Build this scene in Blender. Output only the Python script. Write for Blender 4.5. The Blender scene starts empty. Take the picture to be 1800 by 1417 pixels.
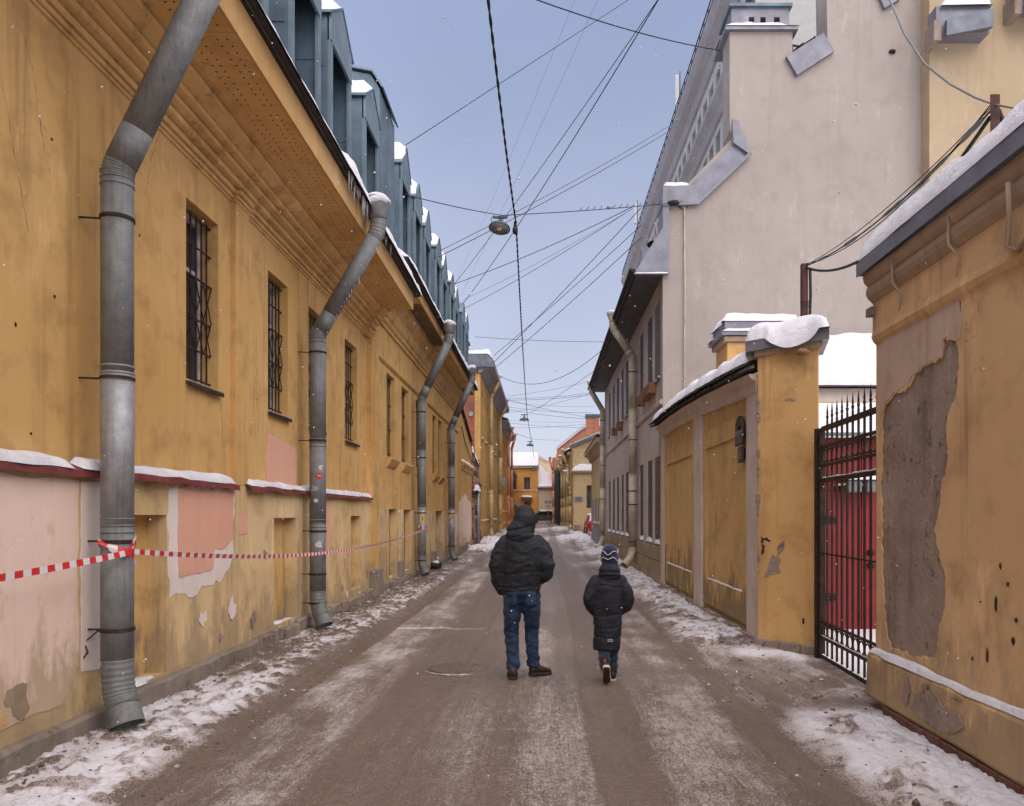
import bpy, math, random
import numpy as np
from mathutils import Vector, Matrix

random.seed(7)
SC = bpy.context.scene
COL = SC.collection
R = math.radians

# ---------------------------------------------------------------- camera
F, CX, CY, CH = 1350.0, 955.0, 905.0, 1.7     # focal length in photo pixels, vanishing point, eye height
cd = bpy.data.cameras.new("camera")
cam = bpy.data.objects.new("camera", cd)
COL.objects.link(cam)
SC.camera = cam
cam.location = (0, 0, CH)
cam.rotation_euler = (R(90), 0, 0)
cd.sensor_width = 36.0
cd.lens = F / 1800 * 36
cd.shift_x = (900 - CX) / 1800
cd.shift_y = (CY - 708.5) / 1800
cd.clip_end = 2000

# ---------------------------------------------------------------- sky, sun, exposure
SUN_EL, SUN_AZ = 60.0, 152.0            # overcast: a broad soft sun from behind the camera
w = bpy.data.worlds.new("World")
SC.world = w
w.use_nodes = True
nt = w.node_tree
nt.nodes.clear()
wo = nt.nodes.new("ShaderNodeOutputWorld")
bg = nt.nodes.new("ShaderNodeBackground")
bg.inputs[1].default_value = 0.1
nt.links.new(bg.outputs[0], wo.inputs[0])
sky = nt.nodes.new("ShaderNodeTexSky")
sky.sky_type = 'NISHITA'
sky.sun_disc = False
sky.sun_elevation = R(SUN_EL)
sky.sun_rotation = R(SUN_AZ)
tc = nt.nodes.new("ShaderNodeTexCoord")
sep = nt.nodes.new("ShaderNodeSeparateXYZ")
nt.links.new(tc.outputs["Generated"], sep.inputs[0])
ramp = nt.nodes.new("ShaderNodeValToRGB")       # the snow-cloud layer: paler towards the horizon
nt.links.new(sep.outputs[2], ramp.inputs[0])
SKYK = 3.5
els = ramp.color_ramp.elements
els[0].position = 0.0
els[0].color = (0.64, 0.635, 0.74, 1)
els[1].position = 0.75
els[1].color = (0.27, 0.335, 0.52, 1)
e = els.new(0.22); e.color = (0.525, 0.545, 0.685, 1)
e = els.new(0.48); e.color = (0.33, 0.38, 0.545, 1)
cn = nt.nodes.new("ShaderNodeTexNoise")
cn.inputs["Scale"].default_value = 2.2
cn.inputs["Detail"].default_value = 4
nt.links.new(tc.outputs["Generated"], cn.inputs["Vector"])
cm = nt.nodes.new("ShaderNodeMapRange")
cm.inputs[1].default_value = 0.3; cm.inputs[2].default_value = 0.7
cm.inputs[3].default_value = 0.89 * SKYK; cm.inputs[4].default_value = 1.11 * SKYK
nt.links.new(cn.outputs["Fac"], cm.inputs[0])
mul = nt.nodes.new("ShaderNodeVectorMath"); mul.operation = 'SCALE'
nt.links.new(ramp.outputs[0], mul.inputs[0])
nt.links.new(cm.outputs[0], mul.inputs["Scale"])
mx = nt.nodes.new("ShaderNodeMix"); mx.data_type = 'RGBA'
mx.inputs["Factor"].default_value = 0.88
nt.links.new(sky.outputs[0], mx.inputs["A"])
nt.links.new(mul.outputs[0], mx.inputs["B"])
nt.links.new(mx.outputs["Result"], bg.inputs[0])

sl = bpy.data.lights.new("sun", 'SUN')
sl.energy = 1.5
sl.angle = R(90)
sl.color = (1.0, 0.90, 0.82)
sun = bpy.data.objects.new("sun", sl)
COL.objects.link(sun)
_az, _el = R(SUN_AZ), R(SUN_EL)
_d = Vector((math.sin(_az) * math.cos(_el), math.cos(_az) * math.cos(_el), math.sin(_el)))
sun.rotation_euler = _d.to_track_quat('Z', 'Y').to_euler()

SC.view_settings.view_transform = 'Standard'
SC.view_settings.look = 'None'
SC.view_settings.gamma = 1
SC.view_settings.use_curve_mapping = False
SC.view_settings.exposure = 1.6
SC.render.engine = 'CYCLES'
SC.cycles.max_bounces = 4
SC.cycles.diffuse_bounces = 3
SC.cycles.glossy_bounces = 2
SC.cycles.transmission_bounces = 3
SC.cycles.use_adaptive_sampling = True
SC.cycles.adaptive_threshold = .035
SC.cycles.use_denoising = True

# ---------------------------------------------------------------- helpers
def at(px, py, D):
    """a photo pixel at depth D (metres ahead of the camera) -> a point of the place"""
    return Vector(((px - CX) / F * D, D, CH + (CY - py) / F * D))

def on_x(px, py, X):
    """a photo pixel on the street-parallel plane at X"""
    return at(px, py, X * F / (px - CX))

def n2(x, y, seed=0):
    """smooth value noise, 0..1"""
    x = np.asarray(x, float); y = np.asarray(y, float)
    xi = np.floor(x).astype(np.int64); yi = np.floor(y).astype(np.int64)
    fx = x - xi; fy = y - yi
    fx = fx * fx * (3 - 2 * fx); fy = fy * fy * (3 - 2 * fy)
    def h(a, b):
        n = (a * 374761393 + b * 668265263 + seed * 974634777) & 0x7fffffff
        n = ((n ^ (n >> 13)) * 1274126177) & 0x7fffffff
        n = n ^ (n >> 16)
        return (n & 0xffff) / 65535.0
    return (h(xi, yi) * (1 - fx) + h(xi + 1, yi) * fx) * (1 - fy) + (h(xi, yi + 1) * (1 - fx) + h(xi + 1, yi + 1) * fx) * fy

def fbm(x, y, oct=4, seed=0):
    s = 0; a = .5; t = 0
    for i in range(oct):
        s = s + a * n2(x * 2 ** i, y * 2 ** i, seed + i * 17); t += a; a *= .5
    return s / t

class MB:
    """collects shapes for ONE mesh object"""
    def __init__(s):
        s.v = []; s.f = []
    def add(s, vs, fs):
        o = len(s.v)
        s.v += [tuple(p) for p in vs]
        s.f += [tuple(i + o for i in f) for f in fs]
        return s
    def box(s, x0, x1, y0, y1, z0, z1):
        return s.add([(x0, y0, z0), (x1, y0, z0), (x1, y1, z0), (x0, y1, z0), (x0, y0, z1), (x1, y0, z1), (x1, y1, z1), (x0, y1, z1)],
                     [(3, 2, 1, 0), (4, 5, 6, 7), (0, 1, 5, 4), (1, 2, 6, 5), (2, 3, 7, 6), (3, 0, 4, 7)])
    def quad(s, a, b, c, d):
        return s.add([a, b, c, d], [(0, 1, 2, 3)])
    def prism(s, pts, vec):
        n = len(pts); vec = Vector(vec)
        a = [Vector(p) for p in pts]; b = [p + vec for p in a]
        return s.add(a + b, [tuple(range(n - 1, -1, -1)), tuple(range(n, 2 * n))] + [(i, (i + 1) % n, n + (i + 1) % n, n + i) for i in range(n)])
    def bar(s, a, b, w, h=None, up=(0, 0, 1)):
        a = Vector(a); b = Vector(b); h = h or w
        t = (b - a).normalized(); u = t.cross(Vector(up))
        if u.length < 1e-3: u = t.cross(Vector((1, 0, 0)))
        u.normalize(); q = u.cross(t)
        c = [a + u * w / 2 * i + q * h / 2 * j for i, j in ((-1, -1), (1, -1), (1, 1), (-1, 1))]
        return s.prism(c, b - a)
    def loft(s, rings, cap=True, closed=True):
        n = len(rings[0]); vs = [p for r in rings for p in r]; fs = []
        for i in range(len(rings) - 1):
            for j in range(n if closed else n - 1):
                k = (j + 1) % n
                fs.append((i * n + j, i * n + k, (i + 1) * n + k, (i + 1) * n + j))
        if cap:
            fs += [tuple(range(n - 1, -1, -1)), tuple((len(rings) - 1) * n + i for i in range(n))]
        return s.add(vs, fs)
    def tube(s, path, r, n=8, cap=True, r2=None, dome=False, ref=None):
        """r: radius or list; r2: second half-axis list (elliptic sections)"""
        P = [Vector(p) for p in path]
        rs = list(r) if isinstance(r, (list, tuple)) else [r] * len(P)
        r2 = list(r2) if r2 is not None else rs
        rings = []; pu = Vector(ref) if ref is not None else None
        T = []
        for i in range(len(P)):
            t = P[min(i + 1, len(P) - 1)] - P[max(i - 1, 0)]
            T.append(t.normalized())
        def ring(c, t, a, b):
            nonlocal pu
            if pu is None:
                pu = t.cross(Vector((0, 0, 1)))
                if pu.length < .05: pu = Vector((1, 0, 0))
            u = (pu - t * pu.dot(t))
            if u.length < 1e-4: u = t.orthogonal()
            u.normalize(); pu = u; q = t.cross(u)
            return [c + u * (a * math.cos(2 * math.pi * k / n)) + q * (b * math.sin(2 * math.pi * k / n)) for k in range(n)]
        if dome:
            for k in (.98, .8, .5): 
                c = math.sqrt(1 - k * k)
                rings.append(ring(P[0] - T[0] * min(rs[0], r2[0]) * k, T[0], rs[0] * c + 1e-4, r2[0] * c + 1e-4))
        for i in range(len(P)):
            rings.append(ring(P[i], T[i], rs[i], r2[i]))
        if dome:
            for k in (.5, .8, .98):
                c = math.sqrt(1 - k * k)
                rings.append(ring(P[-1] + T[-1] * min(rs[-1], r2[-1]) * k, T[-1], rs[-1] * c + 1e-4, r2[-1] * c + 1e-4))
        return s.loft(rings, cap)
    def lathe(s, c, prof, n=16, axis=(0, 0, 1)):
        """prof: (radius, height) along axis from c"""
        ax = Vector(axis).normalized(); u = ax.orthogonal().normalized(); q = ax.cross(u); c = Vector(c)
        return s.loft([[c + ax * h + u * (r * math.cos(2 * math.pi * k / n)) + q * (r * math.sin(2 * math.pi * k / n)) for k in range(n)] for r, h in prof])
    def extr_y(s, prof, y0, y1):
        """a profile of (x, z) swept along the street"""
        return s.prism([(x, y0, z) for x, z in prof], (0, y1 - y0, 0))
    def sweep_y(s, prof, ys, wob=0.0, seed=0):
        """open or closed profile along the street with slight hand-made unevenness"""
        rings = []
        for i, y in enumerate(ys):
            a = float(n2(y * .9, 3.3, seed) - .5) * wob; b = float(n2(y * 1.3, 9.1, seed + 3) - .5) * wob
            rings.append([(x + a, y, z + b) for x, z in prof])
        return s.loft(rings, True)
    def ring(s, c, rad, r, n=14, m=6, axis=(1, 0, 0)):
        ax = Vector(axis); u = ax.orthogonal().normalized(); q = ax.cross(u); c = Vector(c)
        vs = []; fs = []
        for i in range(n):
            a = 2 * math.pi * i / n; d = u * math.cos(a) + q * math.sin(a)
            for j in range(m):
                b = 2 * math.pi * j / m
                vs.append(c + d * (rad + r * math.cos(b)) + ax * r * math.sin(b))
        for i in range(n):
            for j in range(m):
                fs.append((i * m + j, ((i + 1) % n) * m + j, ((i + 1) % n) * m + (j + 1) % m, i * m + (j + 1) % m))
        return s.add(vs, fs)
    def blob(s, c, r, seed=0, sub=2, amp=.25, squash=(1, 1, 1)):
        vs, fs = ICO[sub]; rnd = random.Random(seed); off = rnd.uniform(0, 99)
        out = []
        for p in vs:
            k = 1 + amp * (float(n2(p[0] * 2.2 + off, p[1] * 2.2 + p[2] * 1.7 + off, seed)) * 2 - 1)
            out.append((c[0] + p[0] * r * k * squash[0], c[1] + p[1] * r * k * squash[1], c[2] + p[2] * r * k * squash[2]))
        return s.add(out, fs)
    def mesh(s, name, smooth=False):
        me = bpy.data.meshes.new(name)
        me.from_pydata(s.v, [], s.f)
        if smooth:
            me.polygons.foreach_set("use_smooth", [True] * len(me.polygons))
        return me

import bmesh
ICO = {}
for _s in (1, 2, 3):
    _b = bmesh.new(); bmesh.ops.create_icosphere(_b, subdivisions=_s, radius=1)
    _b.verts.ensure_lookup_table()
    ICO[_s] = ([tuple(v.co) for v in _b.verts], [tuple(v.index for v in f.verts) for f in _b.faces]); _b.free()

def link(name, me, mat, parent=None, kind=None, bevel=0, auto=None):
    o = bpy.data.objects.new(name, me)
    COL.objects.link(o)
    if mat is not None:
        me.materials.clear(); me.materials.append(M[mat] if isinstance(mat, str) else mat)
    if parent is not None:
        o.parent = parent
        o.matrix_parent_inverse = parent.matrix_basis.inverted() if parent.parent is None else (parent.parent.matrix_basis @ parent.matrix_parent_inverse @ parent.matrix_basis).inverted()
    if kind: o["kind"] = kind
    if bevel:
        b = o.modifiers.new("bevel", 'BEVEL'); b.width = bevel; b.segments = 2; b.limit_method = 'ANGLE'; b.angle_limit = R(40)
    return o

def part(name, mb, mat, parent=None, smooth=False, kind=None, bevel=0):
    return link(name, mb.mesh(name, smooth), mat, parent, kind, bevel)

def tag(o, label, cat, group=None):
    o["label"] = label; o["category"] = cat
    if group: o["group"] = group
    return o

def thing(name, label, cat, loc=(0, 0, 0), group=None):
    o = bpy.data.objects.new(name, None)
    COL.objects.link(o); o.location = loc; o.empty_display_size = .2
    o["kind"] = "thing"
    return tag(o, label, cat, group)

def struct(name, mb, mat, smooth=False):
    o = part(name, mb, mat, None, smooth); o["kind"] = "structure"; return o

def poly_sheet(outlines, thick, to3):
    """flat piece with holes: outlines in 2-D (first outer, then holes), thickness along +w; to3(u, v, w) -> point"""
    cu = bpy.data.curves.new("tmp", 'CURVE'); cu.dimensions = '2D'; cu.fill_mode = 'BOTH'; cu.extrude = thick / 2
    for ol in outlines:
        sp = cu.splines.new('POLY'); sp.points.add(len(ol) - 1); sp.use_cyclic_u = True
        for p, q in zip(sp.points, ol): p.co = (q[0], q[1], 0, 1)
    ob = bpy.data.objects.new("tmp", cu); COL.objects.link(ob)
    dg = bpy.context.evaluated_depsgraph_get(); dg.update()
    me = bpy.data.meshes.new_from_object(ob.evaluated_get(dg))
    bpy.data.objects.remove(ob); bpy.data.curves.remove(cu)
    for v in me.vertices:
        v.co = to3(v.co.x, v.co.y, v.co.z + thick / 2)
    me.materials.clear()
    return me

def rough(ol, amp=.02, step=.06, seed=0):
    """subdivide a 2-D outline and make it ragged"""
    out = []; rnd = random.Random(seed)
    for i in range(len(ol)):
        a = ol[i]; b = ol[(i + 1) % len(ol)]
        d = math.hypot(b[0] - a[0], b[1] - a[1]); k = max(1, int(d / step))
        for j in range(k):
            t = j / k
            out.append((a[0] + (b[0] - a[0]) * t + rnd.uniform(-amp, amp), a[1] + (b[1] - a[1]) * t + rnd.uniform(-amp, amp)))
    return out

def wall_x(mb, X, y0, y1, z0, z1, holes, back):
    """street-parallel wall face at X with openings (ya, yb, za, zb, depth); back = -1 or +1: which way the reveals go"""
    ys = sorted({y0, y1} | {h[0] for h in holes} | {h[1] for h in holes})
    zs = sorted({z0, z1} | {h[2] for h in holes} | {h[3] for h in holes})
    for i in range(len(ys) - 1):
        for j in range(len(zs) - 1):
            ym = (ys[i] + ys[i + 1]) / 2; zm = (zs[j] + zs[j + 1]) / 2
            if any(h[0] < ym < h[1] and h[2] < zm < h[3] for h in holes): continue
            mb.quad((X, ys[i], zs[j]), (X, ys[i + 1], zs[j]), (X, ys[i + 1], zs[j + 1]), (X, ys[i], zs[j + 1]))
    for ya, yb, za, zb, d in holes:
        x2 = X + back * d
        mb.quad((X, ya, za), (x2, ya, za), (x2, ya, zb), (X, ya, zb))
        mb.quad((X, yb, za), (x2, yb, za), (x2, yb, zb), (X, yb, zb))
        mb.quad((X, ya, zb), (X, yb, zb), (x2, yb, zb), (x2, ya, zb))
        mb.quad((X, ya, za), (X, yb, za), (x2, yb, za), (x2, ya, za))
    return mb

def wall_y(mb, Y, x0, x1, z0, z1, holes, d):
    """wall face across the street at depth Y with openings (xa, xb, za, zb)"""
    xs = sorted({x0, x1} | {h[0] for h in holes} | {h[1] for h in holes})
    zs = sorted({z0, z1} | {h[2] for h in holes} | {h[3] for h in holes})
    for i in range(len(xs) - 1):
        for j in range(len(zs) - 1):
            xm = (xs[i] + xs[i + 1]) / 2; zm = (zs[j] + zs[j + 1]) / 2
            if any(h[0] < xm < h[1] and h[2] < zm < h[3] for h in holes): continue
            mb.quad((xs[i], Y, zs[j]), (xs[i + 1], Y, zs[j]), (xs[i + 1], Y, zs[j + 1]), (xs[i], Y, zs[j + 1]))
    for xa, xb, za, zb in holes:
        mb.quad((xa, Y, za), (xa, Y + d, za), (xa, Y + d, zb), (xa, Y, zb))
        mb.quad((xb, Y, za), (xb, Y + d, za), (xb, Y + d, zb), (xb, Y, zb))
        mb.quad((xa, Y, zb), (xb, Y, zb), (xb, Y + d, zb), (xa, Y + d, zb))
        mb.quad((xa, Y, za), (xb, Y, za), (xb, Y + d, za), (xa, Y + d, za))
    return mb

def snow_mesh(x0, x1, y0, y1, base, h, nx=14, ny=40, seed=0, edge=.12, lump=.5, rag=.05):
    """a cushion of snow lying on base(x, y), rounded at its edges"""
    mb = MB(); U = np.linspace(0, 1, nx); V = np.linspace(0, 1, ny)
    vs = []
    for v in V:
        y = y0 + (y1 - y0) * v
        ra = float(n2(y * 4, 1.5, seed) - .5) * 2 * rag; rb = float(n2(y * 4, 7.5, seed) - .5) * 2 * rag
        for u in U:
            xx = x0 + ra + (x1 + rb - x0 - ra) * u
            d = min(u * abs(x1 - x0), (1 - u) * abs(x1 - x0), v * abs(y1 - y0), (1 - v) * abs(y1 - y0)) / edge
            k = 1 if d >= 1 else math.sqrt(max(0, 1 - (1 - d) ** 2))
            n = 1 - lump + lump * 2 * float(fbm(xx * 3.1, y * 3.1, 3, seed))
            vs.append((xx, y, base(xx, y) + h * k * n + .002))
    fs = [(j * nx + i, j * nx + i + 1, (j + 1) * nx + i + 1, (j + 1) * nx + i) for j in range(ny - 1) for i in range(nx - 1)]
    return mb.add(vs, fs)

def snow(parent, *a, name="snow", **k):
    return part(name, snow_mesh(*a, **k), "snow", parent, True, "stuff")

def text_mesh(s, size, to3):
    cu = bpy.data.curves.new("tmp", 'FONT'); cu.body = s; cu.size = size; cu.align_x = 'CENTER'; cu.align_y = 'CENTER'; cu.resolution_u = 2
    ob = bpy.data.objects.new("tmp", cu); COL.objects.link(ob)
    dg = bpy.context.evaluated_depsgraph_get(); dg.update()
    me = bpy.data.meshes.new_from_object(ob.evaluated_get(dg))
    bpy.data.objects.remove(ob); bpy.data.curves.remove(cu)
    for v in me.vertices: v.co = to3(v.co.x, v.co.y)
    me.materials.clear()
    return me

# ---------------------------------------------------------------- materials
M = {}
class N:
    """small node-graph helper; textures follow the position in the place"""
    def __init__(s, name):
        m = bpy.data.materials.new(name); m.use_nodes = True; M[name] = m
        s.t = m.node_tree; s.b = s.t.nodes["Principled BSDF"]
        s.pos = s.t.nodes.new("ShaderNodeNewGeometry").outputs["Position"]
    def put(s, sock, val):
        if isinstance(val, bpy.types.NodeSocket): s.t.links.new(val, sock)
        elif isinstance(val, (tuple, list)) and len(val) == 3 and sock.type == 'RGBA': sock.default_value = (*val, 1)
        else: sock.default_value = val
    def set(s, **k):
        for a, v in k.items(): s.put(s.b.inputs[a.replace("_", " ")], v)
        return s
    def map(s, scale, loc=(0, 0, 0), src=None):
        n = s.t.nodes.new("ShaderNodeMapping"); n.inputs["Scale"].default_value = scale; n.inputs["Location"].default_value = loc
        s.put(n.inputs[0], src or s.pos); return n.outputs[0]
    def noise(s, scale, detail=4, rough=.55, dist=0, vec=None):
        n = s.t.nodes.new("ShaderNodeTexNoise")
        s.put(n.inputs["Vector"], vec or s.pos)
        n.inputs["Scale"].default_value = scale; n.inputs["Detail"].default_value = detail
        n.inputs["Roughness"].default_value = rough; n.inputs["Distortion"].default_value = dist
        return n.outputs["Fac"]
    def vor(s, scale, vec=None, feature='DISTANCE_TO_EDGE'):
        n = s.t.nodes.new("ShaderNodeTexVoronoi"); n.feature = feature
        s.put(n.inputs["Vector"], vec or s.pos); n.inputs["Scale"].default_value = scale
        return n.outputs["Distance"]
    def rng(s, x, a, b, c=0, d=1):
        n = s.t.nodes.new("ShaderNodeMapRange"); s.put(n.inputs[0], x)
        for i, q in enumerate((a, b, c, d)): n.inputs[i + 1].default_value = q
        return n.outputs[0]
    def math(s, op, a, b=0):
        n = s.t.nodes.new("ShaderNodeMath"); n.operation = op; s.put(n.inputs[0], a); s.put(n.inputs[1], b); return n.outputs[0]
    def mix(s, f, a, b, mode='MIX'):
        n = s.t.nodes.new("ShaderNodeMix"); n.data_type = 'RGBA'; n.blend_type = mode
        s.put(n.inputs["Factor"], f); s.put(n.inputs["A"], a); s.put(n.inputs["B"], b); return n.outputs["Result"]
    def attr(s, name):
        n = s.t.nodes.new("ShaderNodeAttribute"); n.attribute_name = name; return n.outputs["Fac"]
    def z(s):
        n = s.t.nodes.new("ShaderNodeSeparateXYZ"); s.put(n.inputs[0], s.pos); return n.outputs[2]
    def bump(s, h, strength=.4, dist=.02, prev=None):
        n = s.t.nodes.new("ShaderNodeBump"); n.inputs["Strength"].default_value = strength; n.inputs["Distance"].default_value = dist
        s.put(n.inputs["Height"], h)
        if prev is not None: s.put(n.inputs["Normal"], prev)
        s.put(s.b.inputs["Normal"], n.outputs[0]); return n.outputs[0]

def plaster(name, c, light=None, dirt=None, amt=.5, peel=.0, peelc=None, rough_=.9, bump=.35, splash=0.0, splashc=(.12, .10, .08), crack=True, pock=0, bdist=.035):
    """painted lime plaster: uneven tone, vertical run-off streaks, pale worn spots, hair cracks"""
    n = N(name)
    light = light or tuple(min(1, q * 1.18 + .02) for q in c)
    dirt = dirt or tuple(q * .62 for q in c)
    big = n.noise(.55, 4, .6)
    col = n.mix(n.rng(big, .32, .68), c, light)
    med = n.noise(2.3, 4, .65)
    col = n.mix(n.math('MULTIPLY', n.rng(med, .5, .75), .55 * amt), col, dirt)
    st = n.noise(1.0, 4, .6, 0, n.map((5, 5, .35)))
    st2 = n.noise(1.0, 3, .6, 0, n.map((14, 14, .6), (3, 7, 1)))
    streak = n.math('MULTIPLY', n.rng(st, .52, .72), n.rng(st2, .35, .65))
    col = n.mix(n.math('MULTIPLY', streak, .75 * amt), col, dirt)
    pale = n.math('MULTIPLY', n.rng(n.noise(1.0, 5, .7, 0, n.map((4, 4, 1.1), (9, 2, 5))), .56, .66), n.rng(big, .45, .6))
    col = n.mix(n.math('MULTIPLY', pale, .55 * amt), col, tuple(min(1, q * 1.35 + .06) for q in c))
    h = n.math('ADD', n.math('MULTIPLY', n.noise(1.6, 2, .5), 2.0), n.math('MULTIPLY', n.noise(26, 4, .65), .22))
    if peel > 0:
        pm = n.rng(n.noise(1.35, 7, .72, .5), .70 - peel * .12, .715 - peel * .12)
        col = n.mix(pm, col, n.mix(n.noise(9, 4), peelc or (.24, .20, .17), tuple(q * .7 for q in (peelc or (.24, .20, .17)))))
    if splash > 0:
        zz = n.z()
        lo = n.rng(zz, 1.25, .15)
        sm = n.rng(n.math('ADD', n.noise(1.7, 5, .68, 0, n.map((1.6, 1.6, .8))), n.math('MULTIPLY', lo, .34)), .62, .76)
        col = n.mix(n.math('MULTIPLY', sm, splash), col, n.mix(n.noise(6, 5), splashc, tuple(q * 1.9 for q in splashc)))
    if pock:
        pk = n.rng(n.noise(8, 5, .75), .60, .70)
        col = n.mix(n.math('MULTIPLY', pk, pock), col, dirt)
        pl = n.rng(n.noise(1.0, 5, .7, 0, n.map((11, 11, 5), (1, 5, 2))), .60, .68)
        col = n.mix(n.math('MULTIPLY', pl, pock * .7), col, tuple(min(1, q * 1.75) for q in c))
        h = n.math('SUBTRACT', h, n.math('MULTIPLY', pk, .35))
    if not crack:
        n.set(Base_Color=col, Roughness=rough_); n.bump(h, bump, bdist); n.b.inputs["Specular IOR Level"].default_value = .2
        return M[name]
    wob = n.t.nodes.new("ShaderNodeVectorMath"); wob.operation = 'ADD'
    nn = n.t.nodes.new("ShaderNodeTexNoise"); nn.inputs["Scale"].default_value = 2.6; nn.inputs["Detail"].default_value = 3
    n.put(nn.inputs["Vector"], n.pos); n.put(wob.inputs[0], n.pos); n.put(wob.inputs[1], nn.outputs["Color"])
    cr = n.math('MULTIPLY', n.rng(n.vor(.9, n.map((1, 1, .55), src=wob.outputs[0])), .0035, .0), n.rng(big, .5, .62))
    col = n.mix(n.math('MULTIPLY', cr, .5), col, tuple(q * .35 for q in c))
    spk = n.rng(n.noise(38, 2), .70, .76)
    col = n.mix(n.math('MULTIPLY', spk, .22 * amt), col, dirt)
    n.set(Base_Color=col, Roughness=rough_)
    n.bump(h, bump, bdist)
    n.b.inputs["Specular IOR Level"].default_value = .2
    return M[name]

def plain(name, c, rough_=.6, metal=0, var=.25, scale=6, bump=0, bscale=30, spec=.4, c2=None, grain=0):
    n = N(name)
    col = n.mix(n.rng(n.noise(scale, 4, .6), .3, .7), tuple(q * (1 - var) for q in c), c2 or tuple(min(1, q * (1 + var)) for q in c))
    if grain:
        col = n.mix(n.math('MULTIPLY', n.rng(n.noise(120, 2, .8), .35, .7), grain), col, tuple(min(1, q * 2.2 + .02) for q in c))
        run = n.noise(1.0, 4, .6, 0, n.map((30, 30, 1.2)))
        col = n.mix(n.math('MULTIPLY', n.rng(run, .5, .7), grain), col, tuple(q * .45 for q in c))
    n.set(Base_Color=col, Roughness=n.rng(n.noise(scale * 1.7, 4), .3, .7, max(.05, rough_ - .12), min(1, rough_ + .12)), Metallic=metal)
    n.b.inputs["Specular IOR Level"].default_value = spec
    if bump: n.bump(n.noise(bscale, 4), bump, .01)
    return M[name]

MUST = (.585, .345, .122)
plaster("mustard", MUST, (.65, .41, .165), (.30, .18, .075), 1.2, 0)
plaster("mustard_low", (.61, .415, .185), (.70, .52, .30), (.25, .17, .085), 1.15, .25, (.56, .42, .28), splash=.62, splashc=(.21, .155, .10))
plaster("mustard_far", (.50, .28, .085), (.58, .36, .14), (.22, .14, .06), .8, .1, (.34, .24, .15), splash=.7, crack=False)
plaster("mustard_trim", (.61, .365, .138), (.67, .42, .175), (.15, .09, .045), 1.0, crack=False)
plaster("soffit_ochre", (.68, .42, .17), (.72, .47, .20), (.24, .14, .06), .7, bump=.1, crack=False)
plaster("fascia_cream", (.56, .33, .13), (.62, .39, .18), (.25, .15, .07), .6, bump=.12, crack=False)
plaster("soffit_wood", (.17, .12, .075), (.25, .18, .11), (.06, .05, .045), 1.0, bump=.2, crack=False)
plaster("ochre_niche", (.58, .35, .11), (.64, .42, .18), (.19, .115, .05), .9, .15, (.42, .32, .22), splash=.8, crack=False)
plaster("pink_paint", (.68, .35, .245), (.72, .40, .29), (.50, .26, .17), .4, bump=.2, crack=False)
plaster("pale_pink", (.76, .555, .445), (.80, .62, .52), (.56, .38, .24), .55, .05, (.50, .36, .18), bump=.3, splash=.6, splashc=(.22, .16, .07))
plaster("white_paint", (.74, .63, .57), (.79, .70, .65), (.45, .36, .28), .5, bump=.2, crack=False)
plaster("wall_right", (.63, .405, .20), (.68, .46, .25), (.31, .20, .10), 1.1, 0, splash=.35)
plaster("wall_right_low", (.62, .41, .19), (.68, .47, .24), (.26, .17, .085), 1.2, .45, (.25, .195, .15), splash=.5)
plaster("pillar_yellow", (.58, .345, .135), (.64, .40, .17), (.28, .16, .065), 1.1, .05, (.2, .14, .09))
plaster("panel_yellow", (.54, .345, .14), (.60, .41, .19), (.26, .17, .08), .8, .05, (.30, .22, .15), splash=.8, splashc=(.13, .10, .06))
plaster("white_trim", (.55, .46, .41), (.62, .54, .49), (.30, .24, .20), .8, .2, (.28, .22, .18))
plaster("cornice_beige", (.36, .255, .17), (.42, .32, .23), (.2, .14, .09), .9, crack=False)
plaster("old_render", (.29, .215, .17), (.35, .27, .215), (.14, .10, .078), 1.0, 0, bump=1.0, pock=.55, crack=False, bdist=.07)
plaster("peeled_coat", (.52, .385, .28), (.58, .45, .345), (.33, .22, .13), .9, .25, (.48, .29, .10), bump=.45, crack=False)
plaster("gable_grey", (.375, .322, .288), (.415, .36, .32), (.29, .245, .222), .8, 0, bump=.25, crack=False)
plaster("grey_facade", (.52, .46, .43), (.57, .51, .48), (.22, .18, .15), .7, .05, (.27, .22, .18), splash=.5, crack=False)
plaster("yellow_back", (.42, .315, .19), (.47, .36, .235), (.33, .25, .17), .8, crack=False)
plaster("tall_facade", (.40, .40, .38), (.45, .45, .43), (.27, .27, .26), .5, bump=.1, crack=False)
plaster("trim_grey", (.26, .25, .26), (.32, .31, .32), (.14, .13, .13), .6, bump=.1, crack=False)
plaster("orange_far", (.60, .29, .065), (.66, .35, .10), (.30, .15, .05), .6, bump=.2, crack=False)
plaster("cream_far", (.62, .50, .34), (.66, .55, .40), (.4, .3, .2), .4, bump=.2, crack=False)
plaster("salmon_far", (.60, .24, .14), (.64, .30, .18), (.35, .15, .09), .5, bump=.2, crack=False)
plaster("yellow_far", (.56, .41, .20), (.60, .46, .26), (.3, .2, .1), .5, bump=.2, splash=.6, crack=False)
plaster("stone", (.25, .195, .155), (.33, .265, .215), (.09, .068, .055), 1.0, 0, bump=.9, pock=.7, crack=False)
plaster("sandstone", (.30, .225, .145), (.36, .28, .19), (.15, .11, .075), 1.0, 0, bump=.7, crack=False)
plaster("concrete", (.21, .17, .135), (.27, .225, .18), (.085, .065, .05), 1.0, 0, bump=.8, pock=.6, crack=False)
plaster("brick_red", (.12, .055, .042), (.17, .075, .055), (.07, .035, .028), 1.0, 0, bump=.8, pock=.5, crack=False)
plain("galvanized", (.27, .275, .285), .55, .4, .25, 9, .08, 60, grain=.35)
plain("old_pipe", (.15, .155, .158), .65, .25, .25, 9, .15, 90, c2=(.205, .208, .20), grain=.4)
plain("dormer_metal", (.125, .18, .222), .5, .35, .28, 2.2, .06, 20)
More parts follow.
